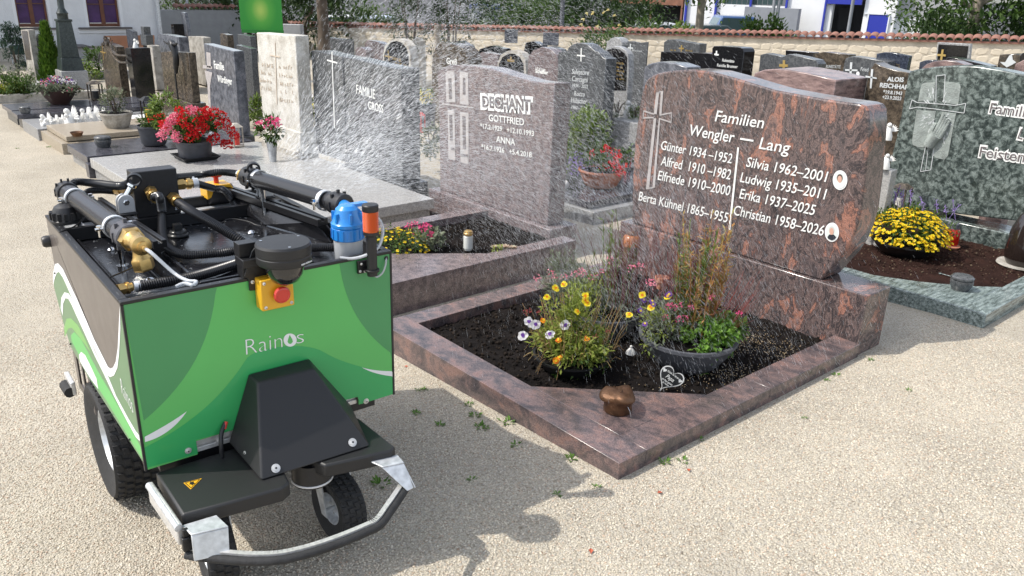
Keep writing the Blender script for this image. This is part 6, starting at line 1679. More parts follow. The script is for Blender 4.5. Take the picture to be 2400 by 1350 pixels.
# ================================================================== PLANTS AND SMALL THINGS ON THE GRAVES
PET = {}
def petals(name, cols, tr=.3): return island(name + '_petals', cols, .55, tr)
P_red = petals('red', [(.55, .008, .012), (.70, .015, .02), (.42, .005, .012), (.78, .03, .03)])
P_pink = petals('pink', [(.75, .16, .26), (.85, .30, .38), (.65, .08, .20), (.88, .42, .46)])
P_hot = petals('hot_pink', [(.78, .06, .22), (.85, .16, .34), (.68, .03, .18)])
P_yel = petals('yellow', [(.82, .64, .01), (.86, .74, .04), (.76, .55, .01)])
P_org = petals('orange', [(.80, .25, .01), (.85, .38, .02), (.65, .12, .01)])
P_whi = petals('white', [(.80, .79, .76), (.74, .72, .72)])
P_pur = petals('purple', [(.14, .05, .30), (.20, .08, .40), (.10, .03, .22)])
P_lav = petals('lavender', [(.28, .20, .48), (.35, .27, .55), (.22, .15, .40)])
P_yg = island('yellow_green_foliage', [(.20, .26, .04), (.28, .33, .06), (.14, .20, .03), (.36, .36, .09)], .55, .3)
P_daisy = island('daisy_foliage', [(.09, .20, .025), (.14, .28, .04), (.20, .34, .06), (.07, .15, .02)], .5, .3)
P_straw = island('dry_stems', [(.40, .30, .14), (.50, .36, .17), (.34, .22, .10), (.45, .25, .10)], .7, .2)
P_rust = island('rusty_foliage', [(.36, .17, .05), (.45, .24, .08), (.28, .12, .04), (.30, .28, .07), (.50, .32, .12)], .6, .3)
P_twig = plain('red_twigs', (.13, .035, .035), .6)
P_stem = plain('green_stems', (.10, .17, .04), .6)
UPV = Vector((0, 0, 1))

def flower(b, c, nrm, r, n=5, cup=.3, wr=.9):
    nrm = Vector(nrm).normalized(); t = nrm.orthogonal().normalized(); s = nrm.cross(t); a0 = random.random() * 6
    for k in range(n):
        a = a0 + 2 * math.pi * k / n; d = (t * math.cos(a) + s * math.sin(a) + nrm * cup).normalized()
        leaf(b, Vector(c), d, nrm, r, r * wr, .12)
def round_flower(b, c, nrm, r, n=5):
    """open flat flower with rounded, overlapping, slightly wavy petals"""
    nrm = Vector(nrm).normalized(); t = nrm.orthogonal().normalized(); s = nrm.cross(t); a0 = random.random() * 6; c = Vector(c)
    for k in range(n):
        a = a0 + 2 * math.pi * k / n + random.uniform(-.15, .15); rk = r * random.uniform(.8, 1.1); w = math.pi / n * 1.25
        P = [c + nrm * .001 * k]
        for q in (-1, -.6, 0, .6, 1):
            aa = a + w * q; rr = rk * (1 - .22 * q * q); P.append(c + (t * math.cos(aa) + s * math.sin(aa)) * rr + nrm * (rk * random.uniform(-.05, .28) + .001 * k))
        b.add(P, [(0, i, i + 1) for i in range(1, 5)])
def head(b, c, r, n=26, ps=.6):
    """umbel: a ball of small petals"""
    for _ in range(n):
        d = rnd_dir(.35); p = Vector(c) + d * r * random.uniform(.55, 1)
        t = (d + rnd_dir() * .8).normalized(); leaf(b, p, t, d, r * ps, r * ps * .9, .2)
def bowl(t, c, r, h, mat, name='planter', foot=.62, lip=.018, sx=1.0, n=36):
    b = MB()
    b.lathe([(0, 0), (r * foot, 0), (r * (foot + .1), h * .12), (r * .86, h * .55), (r * .95, h * .86), (r * .96, h * .88), (r, h * .9), (r, h), (r * .93, h), (r * .9, h * .86), (0, h * .84)], c, n, sx=sx)
    return b.build(name, mat, t, smooth=35)
def earth(t, c, r, z): MB().lathe([(0, z + .01), (r * .6, z + .008), (r, z)], c, 20).build('potting_soil', M_soil, t)
def twigs(b, c, r, h, n, th, bend=.25, branch=3):
    for _ in range(n):
        a = random.random() * 6.28; q = r * random.random() ** .5
        p = Vector(c) + Vector((math.cos(a) * q, math.sin(a) * q, 0)); hh = h * random.uniform(.6, 1.05)
        d = Vector((math.cos(a) * bend * random.random(), math.sin(a) * bend * random.random(), 1)).normalized()
        m = p + d * hh * .5 + rnd_dir() * hh * .03; e = p + d * hh + rnd_dir() * hh * .07
        b.tube([p, m, e], [th, th * .8, th * .35], 4, caps=False)
        for _ in range(branch):
            s = p.lerp(e, random.uniform(.3, .9)); f = s + (d + rnd_dir() * .6).normalized() * hh * random.uniform(.12, .3)
            b.tube([s, s.lerp(f, .5) + rnd_dir() * .006, f], [th * .6, th * .45, th * .2], 3, caps=False)

SZ = .025
# --- left bowl of the big grave: pansies in yellow green foliage
c = PZ(1338, 862, SZ)
t = thing('flower_bowl', 'dark bowl of pansies and straggly yellow green plants under the spray', 'flower bowl', c, group='bowls on the big grave')
bowl(t, c, .205, .085, M_potblk); earth(t, c, .185, .075)
b = MB(); leaf_blob(b, c + Vector((0, 0, .13)), (.215, .215, .08), 1800, .035, surf=.35, clumps=60, wratio=.42); leaf_blob(b, c + Vector((.0, .03, .25)), (.15, .15, .18), 1500, .031, surf=.15, clumps=56, wratio=.33); b.build('foliage', P_yg, t)
b = MB(); leaf_blob(b, c + Vector((.02, -.02, .11)), (.20, .20, .07), 380, .032, surf=.4, clumps=24); b.build('dark_foliage', M_leaf_md, t)
b = MB()
for _ in range(190):
    a = random.random() * 6.28; q = random.uniform(.03, .22); p = c + Vector((math.cos(a) * q, math.sin(a) * q, .09 + random.random() * .1))
    e = p + Vector((math.cos(a) * .06, math.sin(a) * .06, random.uniform(-.09, .22))); b.tube([p, p.lerp(e, .5) + Vector((0, 0, .02)), e], .0014, 3, caps=False)
b.build('dry_stems', P_straw, t)
CD = -FWD
def pansy(t, px, py, z, mat, r, core=None, tilt=.5, c0=None, front=.15):
    p = PZ(px, py, z) if c0 is None else on_ray(px, py, c0, front); n_ = (CD + UPV * tilt + rnd_dir() * .55).normalized()
    b = MB(); round_flower(b, p, n_, r * .86); o = b.build('blossom', mat, t)
    if core:
        b = MB(); round_flower(b, p + n_ * .009, n_, r * .34); b.build('blossom_centre', core, o)
for px, py, z in ((1255, 760, .2), (1325, 762, .2), (1226, 786, .17), (1288, 786, .18), (1238, 756, .2)): pansy(t, px, py, z, P_whi, .033, P_pur, c0=c + UPV * .14, front=.17)
for px, py, z in ((1281, 697, .3), (1302, 676, .34), (1321, 668, .35), (1371, 703, .28), (1373, 694, .3), (1352, 731, .24), (1377, 712, .27)): pansy(t, px, py, z, P_yel, .023, P_org, c0=c + UPV * .25, front=.12)
for px, py, z in ((1303, 845, .10), (1312, 840, .10), (1310, 798, .16), (1375, 795, .16), (1272, 752, .2)): pansy(t, px, py, z, P_org, .02, P_yel, c0=c + UPV * .1, front=.21)
for px, py in ((1240, 728), (1232, 732), (1262, 735), (1395, 790), (1425, 780)):
    b = MB(); head(b, on_ray(px, py, c + UPV * .2, .1), .013, 14); b.build('blossom', petals('dusty_red', [(.30, .05, .06), (.42, .10, .10)]), t)

# --- back bowl with grey green carnations, pink blooms and bare red twigs
c = PZ(1418, 772, SZ)
t = thing('flower_bowl', 'rear dark bowl of grey green carnations with bare red twigs', 'flower bowl', c, group='bowls on the big grave')
bowl(t, c, .215, .13, M_pot); earth(t, c, .19, .12)
b = MB(); leaf_blob(b, c + Vector((-.12, .02, .22)), (.16, .14, .14), 900, .032, surf=.2, clumps=40, wratio=.35); b.build('light_foliage', P_yg, t)
b = MB(); leaf_blob(b, c + Vector((-.12, .18, .25)), (.24, .20, .16), 3200, .036, surf=.3, clumps=40, wratio=.16); leaf_blob(b, c + Vector((.0, -.04, .18)), (.19, .19, .08), 900, .034, surf=.4, clumps=20, wratio=.2)
b.build('foliage', M_leaf_gy, t)
for px, py in ((1260, 650), (1290, 640), (1322, 648), (1345, 642), (1362, 637), (1368, 641), (1408, 638), (1390, 652), (1300, 652), (1335, 690), (1430, 610)):
    b = MB(); head(b, on_ray(px, py, c + Vector((-.1, .14, .27)), .12), .019, 18); b.build('blossom', P_pink, t)
b = MB(); twigs(b, c + Vector((.05, -.10, .1)), .14, .60, 46, .0021, .42, 5); b.build('bare_twigs', P_twig, t)
b = MB()
for _ in range(14):
    p = c + Vector((random.uniform(-.12, .1), random.uniform(-.1, .1), .15)); e = p + Vector((random.uniform(-.1, .1), random.uniform(-.1, .1), random.uniform(.25, .58)))
    b.tube([p, p.lerp(e, .5) + rnd_dir() * .02, e], .002, 4, caps=False)
    for _ in range(5): leaf(b, p.lerp(e, random.uniform(.3, 1)), rnd_dir(.6), UPV, .07, .012)
b.build('tall_shoots', M_leaf_lt, t)

# --- right grey planter with daisies, twisted willow and rusty stems
M_potl = plain('anthracite_planter', (.085, .088, .10), .5, bump=.1, bscale=150, var=.15)
c = PZ(1606, 850, SZ)
t = thing('flower_bowl', 'dark grey plastic planter of daisies and tall rusty twisted stems beside the heart sign', 'flower bowl', c, group='bowls on the big grave')
bowl(t, c, .262, .17, M_potl, foot=.55); earth(t, c, .23, .15)
b = MB(); leaf_blob(b, c + Vector((.05, -.10, .19)), (.24, .16, .065), 2300, .036, surf=.3, clumps=46, wratio=.6); b.build('foliage', P_daisy, t)
b = MB(); leaf_blob(b, c + Vector((-.12, .08, .24)), (.16, .14, .11), 900, .032, surf=.3, clumps=26, wratio=.3); b.build('grey_foliage', M_leaf_gy, t)
b = MB(); leaf_blob(b, c + Vector((-.12, .10, .20)), (.15, .12, .10), 350, .032, surf=.3, clumps=16, wratio=.35); b.build('yellow_foliage', P_yg, t)
b = MB(); twigs(b, c + Vector((.04, .08, .14)), .10, .60, 26, .0028, .25, 4); b.build('bare_twigs', P_twig, t)
b = MB()
for k in range(30):
    a = random.random() * 6.28; q = .095 * random.random() ** .5
    p = c + Vector((.055 + math.cos(a) * q, -.0 + math.sin(a) * q, .15)); h = random.uniform(.33, .66)
    e = p + Vector((math.cos(a) * .06, math.sin(a) * .06, h))
    b.tube([p, p.lerp(e, .5) + rnd_dir() * .015, e], [.003, .0025, .001], 4, caps=False)
    for _ in range(40):
        s = p.lerp(e, random.uniform(.3, 1)); leaf(b, s + rnd_dir() * .006, (UPV * .7 + rnd_dir() * .9).normalized(), UPV, random.uniform(.025, .055), .009)
b.build('rusty_stems', P_rust, t)
b = MB()
for k in range(22):
    a = random.random() * 6.28; p = c + Vector((.03 + math.cos(a) * .05, .03 + math.sin(a) * .05, .15)); h = random.uniform(.3, .62); e = p + Vector((math.cos(a) * .05, math.sin(a) * .05, h))
    b.tube([p, e], .0025, 4, caps=False)
    for _ in range(26): leaf(b, p.lerp(e, random.uniform(.2, 1)), (UPV * .7 + rnd_dir() * .9).normalized(), UPV, random.uniform(.03, .06), .011)
b.build('green_stems', M_leaf_lt, t)
b = MB()
for k in range(3):
    P = [c + Vector((.04 + .02 * k, -.03, .15))]
    for i in range(9): P.append(P[-1] + Vector((random.uniform(-.035, .035), random.uniform(-.03, .03), .035)))
    b.tube(smooth_path(P, 4), .0042, 6)
b.build('twisted_branch', P_straw, t)
for px, py in ((1567, 718), (1582, 720), (1594, 717), (1618, 721), (1559, 744), (1590, 748), (1605, 746), (1669, 697), (1733, 737), (1572, 716)):
    b = MB(); head(b, on_ray(px, py, c + UPV * .22, .17), .015, 16); b.build('blossom', P_hot, t)
for px, py in ((1506, 699), (1507, 704), (1530, 713), (1569, 690), (1562, 693), (1527, 708), (1512, 760), (1500, 728)):
    pansy(t, px, py, .28, P_pur, .019, P_yel, c0=c + Vector((-.12, .08, .24)), front=.16)
for px, py in ((1506, 692), (1474, 739), (1526, 722), (1565, 697)): pansy(t, px, py, .26, P_yel, .024, P_org, c0=c + Vector((-.12, .08, .24)), front=.16)
for px, py in ((1522, 662), (1530, 668), (1480, 630), (1500, 625)):
    b = MB(); head(b, on_ray(px, py, c + Vector((-.1, .1, .3)), .1), .02, 18); b.build('blossom', P_pink, t)
b = MB()
for k in range(90):
    a = random.uniform(0, 6.28); p = c + Vector((.13 + math.cos(a) * .1, -.02 + math.sin(a) * .1, .16)); e = p + Vector((math.cos(a) * .06 + .08, math.sin(a) * .06 - .05, random.uniform(.1, .34)))
    b.tube([p, p.lerp(e, .6) + rnd_dir() * .012, e], [.0013, .0011, .0006], 3, caps=False)
b.build('thin_red_stems', plain('crimson_stems', (.30, .06, .05), .6), t)

# --- small terracotta pot, amber lantern at the plinth
c = PZ(1552, 655, .16)
t = thing('clay_pot', 'small terracotta pot upside up behind the twigs before the red plinth', 'pot', c)
MB().lathe([(0, -.06), (.032, -.06), (.040, -.012), (.047, -.012), (.047, .016), (.041, .016), (.038, .0), (0, -.005)], c, 24).build('pot', M_terra, t, smooth=35)
c = PX(1480, 560, 4.0)
t = thing('amber_lantern', 'squat amber glass lantern half hidden behind the red twigs', 'lantern', c)
MB().lathe([(.045, -.05), (.058, -.045), (.062, -.01), (.05, .02), (.035, .03), (.0, .03)], c, 18).build('glass', plain('amber_glass', (.45, .16, .05), .2, trans=.3), t, smooth=40)
MB().lathe([(.034, .031), (.036, .04), (.02, .05), (0, .052)], c, 18).build('lid', M_bronze, t, smooth=40)
MB().lathe([(0, -.20), (.05, -.20), (.045, -.051), (0, -.051)], c, 18).build('foot', M_bronze, t, smooth=40)
# --- little white bell figure
c = PZ(1478, 829, .03)
t = thing('figurine', 'tiny white pleated bell figure on the soil between the two bowls', 'figurine', c)
b = MB(); prof = [(.026, 0), (.022, .014), (.012, .03), (.006, .036)]
vs = []; n = 32
for r, z in prof:
    for k in range(n): q = r * (1.1 if k % 2 else .92); vs.append(c + Vector((q * math.cos(2 * math.pi * k / n), q * math.sin(2 * math.pi * k / n), z)))
fs = [(i * n + k, i * n + (k + 1) % n, (i + 1) * n + (k + 1) % n, (i + 1) * n + k) for i in range(3) for k in range(n)]
b.add(vs, fs); b.build('skirt', M_stone_white, t)
MB().ball(c + Vector((0, 0, .042)), .008).build('head', M_stone_white, t, smooth=80)
# --- heart sign
c = PZ(1549, 912, .03); Xh = c.x
t = thing('heart_sign', 'black heart shaped sign with white rim lettered Papa stuck in the soil', 'sign', c)
hn = (CD * 1.0 + Vector((-.2, .2, 0))); hn.z = 0; hn.normalize(); hr = Vector((-hn.y, hn.x, 0)); hr = hr if hr.dot(RIGHT) > 0 else -hr
tl = .52; hu = (UPV * math.cos(tl) + hr * math.sin(tl)); hr2 = (hr * math.cos(tl) - UPV * math.sin(tl))
def hp(x, y, d=0): return c + hr2 * x + hu * y + hn * d
H = []
for k in range(40):
    a = 2 * math.pi * k / 40; x = 16 * math.sin(a) ** 3; y = 13 * math.cos(a) - 5 * math.cos(2 * a) - 2 * math.cos(3 * a) - math.cos(4 * a); H.append((x * .0039, (y + 17) * .0047))
MB().prism([hp(x, y) for x, y in H], hn * .003).build('plate', plain('smoked_acrylic', (.035, .037, .038), .25), t)
b = MB(); I = [(x * .91, (y - .075) * .91 + .0755) for x, y in H]
for k in range(40):
    a, c2, d2, e2 = H[k], H[(k + 1) % 40], I[(k + 1) % 40], I[k]; b.add([hp(*q, .0042) for q in (a, c2, d2, e2)], [(0, 1, 2, 3)])
for sx, sy in ((-.046, .098), (.046, .098)): b.add([hp(sx + x * .16, sy + (y - .07) * .16, .0043) for x, y in H], [tuple(range(40))])
b.build('white_rim', M_letter, t)
put_text(t, 'Papa', hp(-.022, .072, .0045), hp(.022, .072, .0045), hu, hn, .021, M_letter, .2)
put_text(t, 'Glück ist einen', hp(-.033, .103, .0045), hp(.033, .103, .0045), hu, hn, .009, M_letter)
put_text(t, 'als Papa gehabt', hp(-.030, .053, .0045), hp(.030, .053, .0045), hu, hn, .009, M_letter); put_text(t, 'zu haben', hp(-.018, .039, .0045), hp(.018, .039, .0045), hu, hn, .009, M_letter)
b = MB(); b.prism([hp(-.004, -.06, .0005), hp(.004, -.06, .0005), hp(.004, .02, .0005), hp(-.004, .02, .0005)], hn * .002); b.build('stake', M_letter, t)
# --- bronze lidded ornament
c = PZ(1447, 961, KT)
t = thing('bronze_ornament', 'bronze mushroom shaped holy water bowl with blossoms on the corner slab', 'ornament', c)
b = MB(); n = 36
vs = []; prof = [(.062, 0), (.066, .008), (.064, .035), (.068, .055), (.074, .062), (.079, .068), (.081, .078), (.069, .094), (.038, .101), (0, .100)]
for i, (r, z) in enumerate(prof):
    for k in range(n):
        a = 2 * math.pi * k / n; w_ = 1 + (.12 * math.sin(a * 3 + .6) + .05 * math.sin(a * 5)) * min(1, max(0, (z - .04) / .03)); dz_ = .008 * math.sin(a * 3 + 2) * min(1, max(0, (z - .05) / .03)) * r / .07
        vs.append(c + Vector((r * w_ * math.cos(a), r * w_ * math.sin(a), z + dz_)))
fs = [(i * n + k, i * n + (k + 1) % n, (i + 1) * n + (k + 1) % n, (i + 1) * n + k) for i in range(len(prof) - 1) for k in range(n)] + [tuple(range(n - 1, -1, -1))]
b.add(vs, fs); b.build('bowl', M_bronze, t, smooth=70)
b = MB()
for k in range(34):
    a = random.choice((.9, 2.6, 4.4)) + random.uniform(-.5, .5); r = random.uniform(.02, .068); b.ball(c + Vector((r * math.cos(a), r * math.sin(a), .097 - r * r * 2.2)), random.uniform(.003, .0055), 6, 4)
b.tube(smooth_path([c + Vector((-.05, .0, .09)), c + Vector((-.01, -.02, .104)), c + Vector((.04, .02, .098))], 5), .003, 6)
b.build('blossom_relief', M_bronze, t, smooth=70)
b = MB(); b.tube([c + Vector((-.01, -.06, .055)), c + Vector((-.005, -.078, .03)), c + Vector((-.003, -.085, .002))], .0014, 5); b.build('sprinkler_rod', M_chrome, t)
# --- clods and crumbs on the soil
def clods(name, x0, y0, x1, y1, z, n_, s0, s1, mat, skip=None):
    b = MB()
    for _ in range(n_):
        x, y = random.uniform(x0, x1), random.uniform(y0, y1)
        if skip and skip(x, y): continue
        s_ = s0 + (s1 - s0) * random.random() ** 3
        b.ball((x, y, z + s_ * .2), (s_ * random.uniform(.7, 1.3), s_ * random.uniform(.7, 1.3), s_ * .8), 5, 3, Euler((random.random() * 3, random.random() * 3, 0)).to_matrix())
    tag(b.build(name, mat), None, None, None, 'stuff')
M_crumb = island('soil_crumbs', [(.006, .005, .004), (.012, .009, .007), (.02, .014, .010), (.009, .007, .006), (.035, .024, .016)], .95, spec=.2)
clods('soil_clods', KX0 + KW + .01, KY0 + .17, 4.19, KY1 - .16, .026, 5200, .003, .014, M_crumb, lambda x, y: (x - cs[0].x) * (cs[1].y - cs[0].y) - (y - cs[0].y) * (cs[1].x - cs[0].x) > 0)
clods('soil_clods', 2.9, 4.3, 4.15, 5.1, .078, 1200, .003, .012, M_crumb)
M_crumb2 = island('brown_soil_crumbs', [(.02, .010, .007), (.035, .017, .012), (.06, .034, .024), (.028, .014, .010), (.16, .12, .08)], .95, spec=.2)
clods('soil_clods', 5.6, 1.76, 6.96, 3.1, .058, 2400, .003, .010, M_crumb2, lambda x, y: x < 5.95 and y < 2.2)
# --- husks scattered on the dark soil, weeds, fallen leaves
P_husk = island('seed_husks', [(.50, .38, .22), (.60, .48, .30), (.38, .26, .14), (.68, .58, .42)], .8)
b = MB()
for (cx, cy, sx, sy, n_) in ((1740, 880, 70, 18, 190), (1760, 800, 60, 25, 200), (1830, 825, 50, 20, 150), (1700, 790, 60, 20, 80), (1660, 880, 40, 12, 40), (1560, 905, 120, 12, 30)):
    for _ in range(n_):
        p = PZ(random.gauss(cx, sx * .6), random.gauss(cy, sy * .7), .036)
        if not (KX0 + KW + .02 < p.x < 4.18 and KY0 + .17 < p.y < KY1 - .16): continue
        d = rnd_dir(); d.z *= .25; leaf(b, p, d, UPV, random.uniform(.005, .011), .005)
tag(b.build('seed_husks', P_husk), None, None, None, 'stuff')
P_weed = island('weed_leaves', [(.10, .20, .03), (.15, .28, .05), (.07, .15, .025)], .5, .3)
wl = 0
WEEDS = [((1100, 948), .5, 'in robot shade nearest the kerb'), ((1112, 975), .7, 'below the kerb weed in the robot shade'), ((1128, 1003), .8, 'larger dark one in the robot shade'), ((1188, 990), .8, 'against the middle of the front kerb face'), ((1030, 998), .5, 'alone on shaded gravel right of the hood'), ((1210, 1043), .6, 'flat on the shaded gravel before the kerb'),
         ((1343, 1075), .8, 'bright one at the kerb foot left of the corner'), ((1560, 1085), .7, 'at the foot of the sunny side kerb'), ((1600, 1080), .5, 'right of the kerb foot weed near a red leaf'), ((1400, 1143), .4, 'tiny one in front of the kerb corner'), ((1308, 1160), .35, 'tiny one on the shadow edge'), ((1105, 1125), .4, 'lone dark one in deep robot shade'),
         ((890, 1135), .9, 'beside the front caster wheel'), ((990, 915), .6, 'close to the robot right edge'), ((975, 970), .5, 'near the robot right lower corner'), ((1960, 880), .5, 'at the far end of the sunny kerb'), ((1640, 1030), .4, 'small one along the sunny kerb'), ((115, 345), .6, 'by the tan kerb end'), ((40, 348), .5, 'on the path at far left'), ((2130, 915), .3, 'tiny one on the open sunny gravel'), ((1885, 980), .25, 'tiny one in the middle of sunny gravel'), ((1940, 892), .3, 'tiny one near the plinth end'),
         ((2040, 845), .4, 'dark one at the plinth foot')]
for (px, py), s_, where in WEEDS:
    p = G(px, py); b = MB()
    for k in range(int(16 * s_) + 7):
        a = random.random() * 6.28; q = p + Vector((math.cos(a), math.sin(a), 0)) * random.uniform(0, .035 * s_)
        leaf(b, q, Vector((math.cos(a), math.sin(a), random.uniform(.15, .9))), UPV, random.uniform(.02, .045) * (s_ * .6 + .3), random.uniform(.009, .018) * (s_ * .6 + .3))
    tag(b.build('weed', P_weed), 'small green weed ' + where, 'weed', 'weeds in the gravel')
M_fall = plain('fallen_leaf_red', (.40, .09, .04), .7)
for (px, py), where in (((1612, 1098), 'beside the side kerb weed'), ((1553, 1153), 'on sunny gravel below the kerb'), ((947, 858), 'between robot and front kerb'), ((1385, 1298), 'small one in the open foreground'), ((1690, 955), 'near the side kerb middle')):
    p = G(px, py, .004); b = MB(); leaf(b, p, Vector((random.uniform(-1, 1), random.uniform(-1, 1), .1)), UPV, .028, .018)
    tag(b.build('fallen_leaf', M_fall), 'reddish fallen leaf ' + where, 'leaf', 'fallen leaves on the gravel')
# wet clods and a few sprigs on the soil
for (px, py), wh in (((1305, 885), 'before the left bowl'), ((1648, 876), 'beside the heart sign')):
    p = PZ(px, py, .03); b = MB()
    for k in range(14): leaf(b, p + rnd_dir() * .012, rnd_dir(.8), UPV, .026, .012)
    tag(b.build('sprig', P_weed), 'little green sprig sprouting in dark soil ' + wh, 'sprig')
p = PZ(1398, 800, .03); b = MB()
for k in range(160):
    a = random.random() * 6.28; q = p + Vector((math.cos(a), math.sin(a), 0)) * random.random() * .05
    leaf(b, q, (UPV + rnd_dir() * .45).normalized(), Vector((1, 0, 0)), random.uniform(.09, .17), .004, .05)
tag(b.build('grass_tuft', M_leaf_lt), 'fine green grass tuft at the right edge of the pansy bowl', 'grass tuft')

# --- Dechant plot
def dome_flowers(t, c, r, n, fr, mat, nf, ln=.03, leafmat=None, flat=.75):
    b = MB(); leaf_blob(b, Vector(c) + Vector((0, 0, r[2] * .5)), (r[0] * .93, r[1] * .93, r[2] * .8), n, ln, surf=.5, clumps=40, wratio=.4); b.build('foliage', leafmat or M_leaf_md, t)
    b = MB(); bc_ = MB()
    for _ in range(nf):
        d = rnd_dir(.4); d.z = abs(d.z); p = Vector(c) + Vector((d.x * r[0], d.y * r[1], d.z * r[2] * 1.25)) * random.uniform(.92, 1.04)
        nn = (d * .6 + UPV * flat + rnd_dir() * .3).normalized(); flower(b, p, nn, fr * random.uniform(.8, 1.15), 6, .18, .75)
        flower(bc_, p + nn * .002, nn, fr * .35, 4, .1, 1)
    tag(b.build('blossoms', mat, t), kind='stuff'); tag(bc_.build('blossom_centres', P_org, t), kind='stuff')
c = PZ(925, 590, .07)
t = thing('flower_cushion', 'yellow flowering cushion plant on the second plot behind the orange beacon', 'flowers', c)
dome_flowers(t, c, (.26, .26, .13), 900, .014, P_yel, 150)
c = PZ(1000, 580, .08)
t = thing('geranium', 'bright pink geranium beside the yellow cushion on the wet plot', 'flowers', c)
b = MB(); leaf_blob(b, c + Vector((0, 0, .05)), (.13, .13, .07), 260, .04, wratio=.8); b.build('foliage', M_leaf_gy, t)
for px, py in ((958, 533), (972, 528), (998, 530), (1004, 536), (975, 551), (985, 549), (1008, 556), (1012, 552), (990, 534)):
    b = MB(); head(b, PX(px, py, c.x + .02), .026, 24); b.build('blossom', P_hot, t)
c = PZ(1097, 586, .085)
t = thing('grave_candle', 'white candle lantern with brass lid standing in the wet plot', 'candle', c)
MB().lathe([(.026, 0), (.028, .004), (.028, .012), (.034, .016), (.034, .105), (.028, .112), (0, .112)], c, 22).build('candle_glass', plain('white_candle', (.66, .67, .63), .35, var=.15, bscale=60), t, smooth=35)
MB().lathe([(.030, .1125), (.036, .116), (.036, .13), (.03, .135), (.032, .142), (.02, .15), (0, .15)], c, 22).build('lid', M_brass, t, smooth=35)
c = PZ(1182, 584, .12)
t = thing('succulent', 'pale brown houseleek rosette on dark wet soil', 'succulent', c)
b = MB()
for (dx_, dy_, r_) in ((0, 0, .06), (.05, -.035, .045), (-.05, .045, .045)):
    for k in range(30):
        a = k * 2.4; q = (k / 30) ** .5; leaf(b, c + Vector((dx_, dy_, .005)), Vector((math.cos(a), math.sin(a), 1.6 - 1.4 * q)), UPV, r_ * (.45 + .55 * q), r_ * .42, -.15)
b.build('rosette', island('houseleek_leaves', [(.40, .26, .18), (.48, .40, .28), (.34, .20, .15), (.42, .44, .30)], .5, .15), t)
b = MB(); leaf_blob(b, c + Vector((-.075, .0, .015)), (.04, .04, .02), 60, .025); b.build('side_rosette', P_yg, t)

# --- geranium bowl on the pale slab
c = PZ(459, 372, .07)
t = thing('flower_bowl', 'grey bowl of red and pink geraniums in a square black saucer', 'flower bowl', c)
b = MB(); q0 = .20
b.add([c + Vector((sx * .16, sy * .16, .002)) for sx, sy in ((-1, -1), (1, -1), (1, 1), (-1, 1))] + [c + Vector((sx * q0, sy * q0, .045)) for sx, sy in ((-1, -1), (1, -1), (1, 1), (-1, 1))] + [c + Vector((sx * (q0 - .012), sy * (q0 - .012), .045)) for sx, sy in ((-1, -1), (1, -1), (1, 1), (-1, 1))] + [c + Vector((sx * .15, sy * .15, .008)) for sx, sy in ((-1, -1), (1, -1), (1, 1), (-1, 1))],
      [(3, 2, 1, 0)] + [(i, (i + 1) % 4, 4 + (i + 1) % 4, 4 + i) for i in range(4)] + [(4 + i, 4 + (i + 1) % 4, 8 + (i + 1) % 4, 8 + i) for i in range(4)] + [(8 + i, 8 + (i + 1) % 4, 12 + (i + 1) % 4, 12 + i) for i in range(4)] + [(12, 13, 14, 15)])
b.build('saucer', M_potblk, t)
c1 = c + Vector((0, 0, .010)); bowl(t, c1, .20, .19, M_pot, foot=.72); earth(t, c1, .18, .17)
b = MB(); leaf_blob(b, c1 + Vector((0, 0, .32)), (.27, .27, .16), 900, .058, surf=.4, clumps=46, wratio=.85); b.build('foliage', M_leaf_md, t)
hc_ = c1 + Vector((0, 0, .33))
for px, py, mt_ in ((432, 268, P_red), (420, 262, P_red), (445, 258, P_pink), (457, 262, P_pink), (470, 266, P_red), (486, 262, P_red), (462, 286, P_red), (490, 272, P_red), (503, 263, P_red), (520, 272, P_red), (531, 288, P_red), (515, 292, P_red), (540, 305, P_red), (548, 318, P_red), (535, 340, P_red), (528, 338, P_red), (504, 322, P_red), (498, 328, P_red), (468, 306, P_red), (455, 316, P_red), (445, 322, P_red), (478, 300, P_red), (425, 285, P_red), (410, 275, P_pink), (398, 288, P_pink), (392, 300, P_pink), (405, 280, P_pink), (378, 320, P_pink), (385, 312, P_pink), (418, 325, P_pink), (412, 318, P_pink), (440, 300, P_red), (385, 292, P_red), (478, 282, P_red)):
    p = PZ(px, py, 0); d = (p - CAM).normalized(); L_ = (hc_ - CAM).dot(d); cl = CAM + d * L_; off = (cl - hc_).length; cl = cl - d * max(0.0, (.30 ** 2 - min(.30, off) ** 2)) ** .5 * .95
    b = MB(); head(b, cl, .047, 64, .5); b.build('blossom', mt_, t)
# --- zinc vase with pink flowers
c = PZ(640, 378, .07)
t = thing('flower_vase', 'tall grey cone vase of pink flowers before the white headstone', 'vase', c)
MB().lathe([(0, 0), (.035, 0), (.062, .25), (.058, .25), (.034, .01)], c, 22).build('vase', M_galv, t, smooth=40)
b = MB(); leaf_blob(b, c + Vector((0, 0, .33)), (.11, .11, .12), 200, .075, wratio=.5)
for k in range(16): leaf(b, c + Vector((0, 0, .26)), (UPV + rnd_dir() * .5).normalized(), Vector((1, 0, 0)), random.uniform(.2, .33), .02)
b.build('foliage', M_leaf_md, t)
for px, py in ((612, 292), (622, 288), (634, 282), (648, 290), (606, 296), (650, 284), (628, 297)):
    b = MB(); head(b, PX(px, py, c.x - .03), .04, 26); b.build('blossom', P_hot, t)
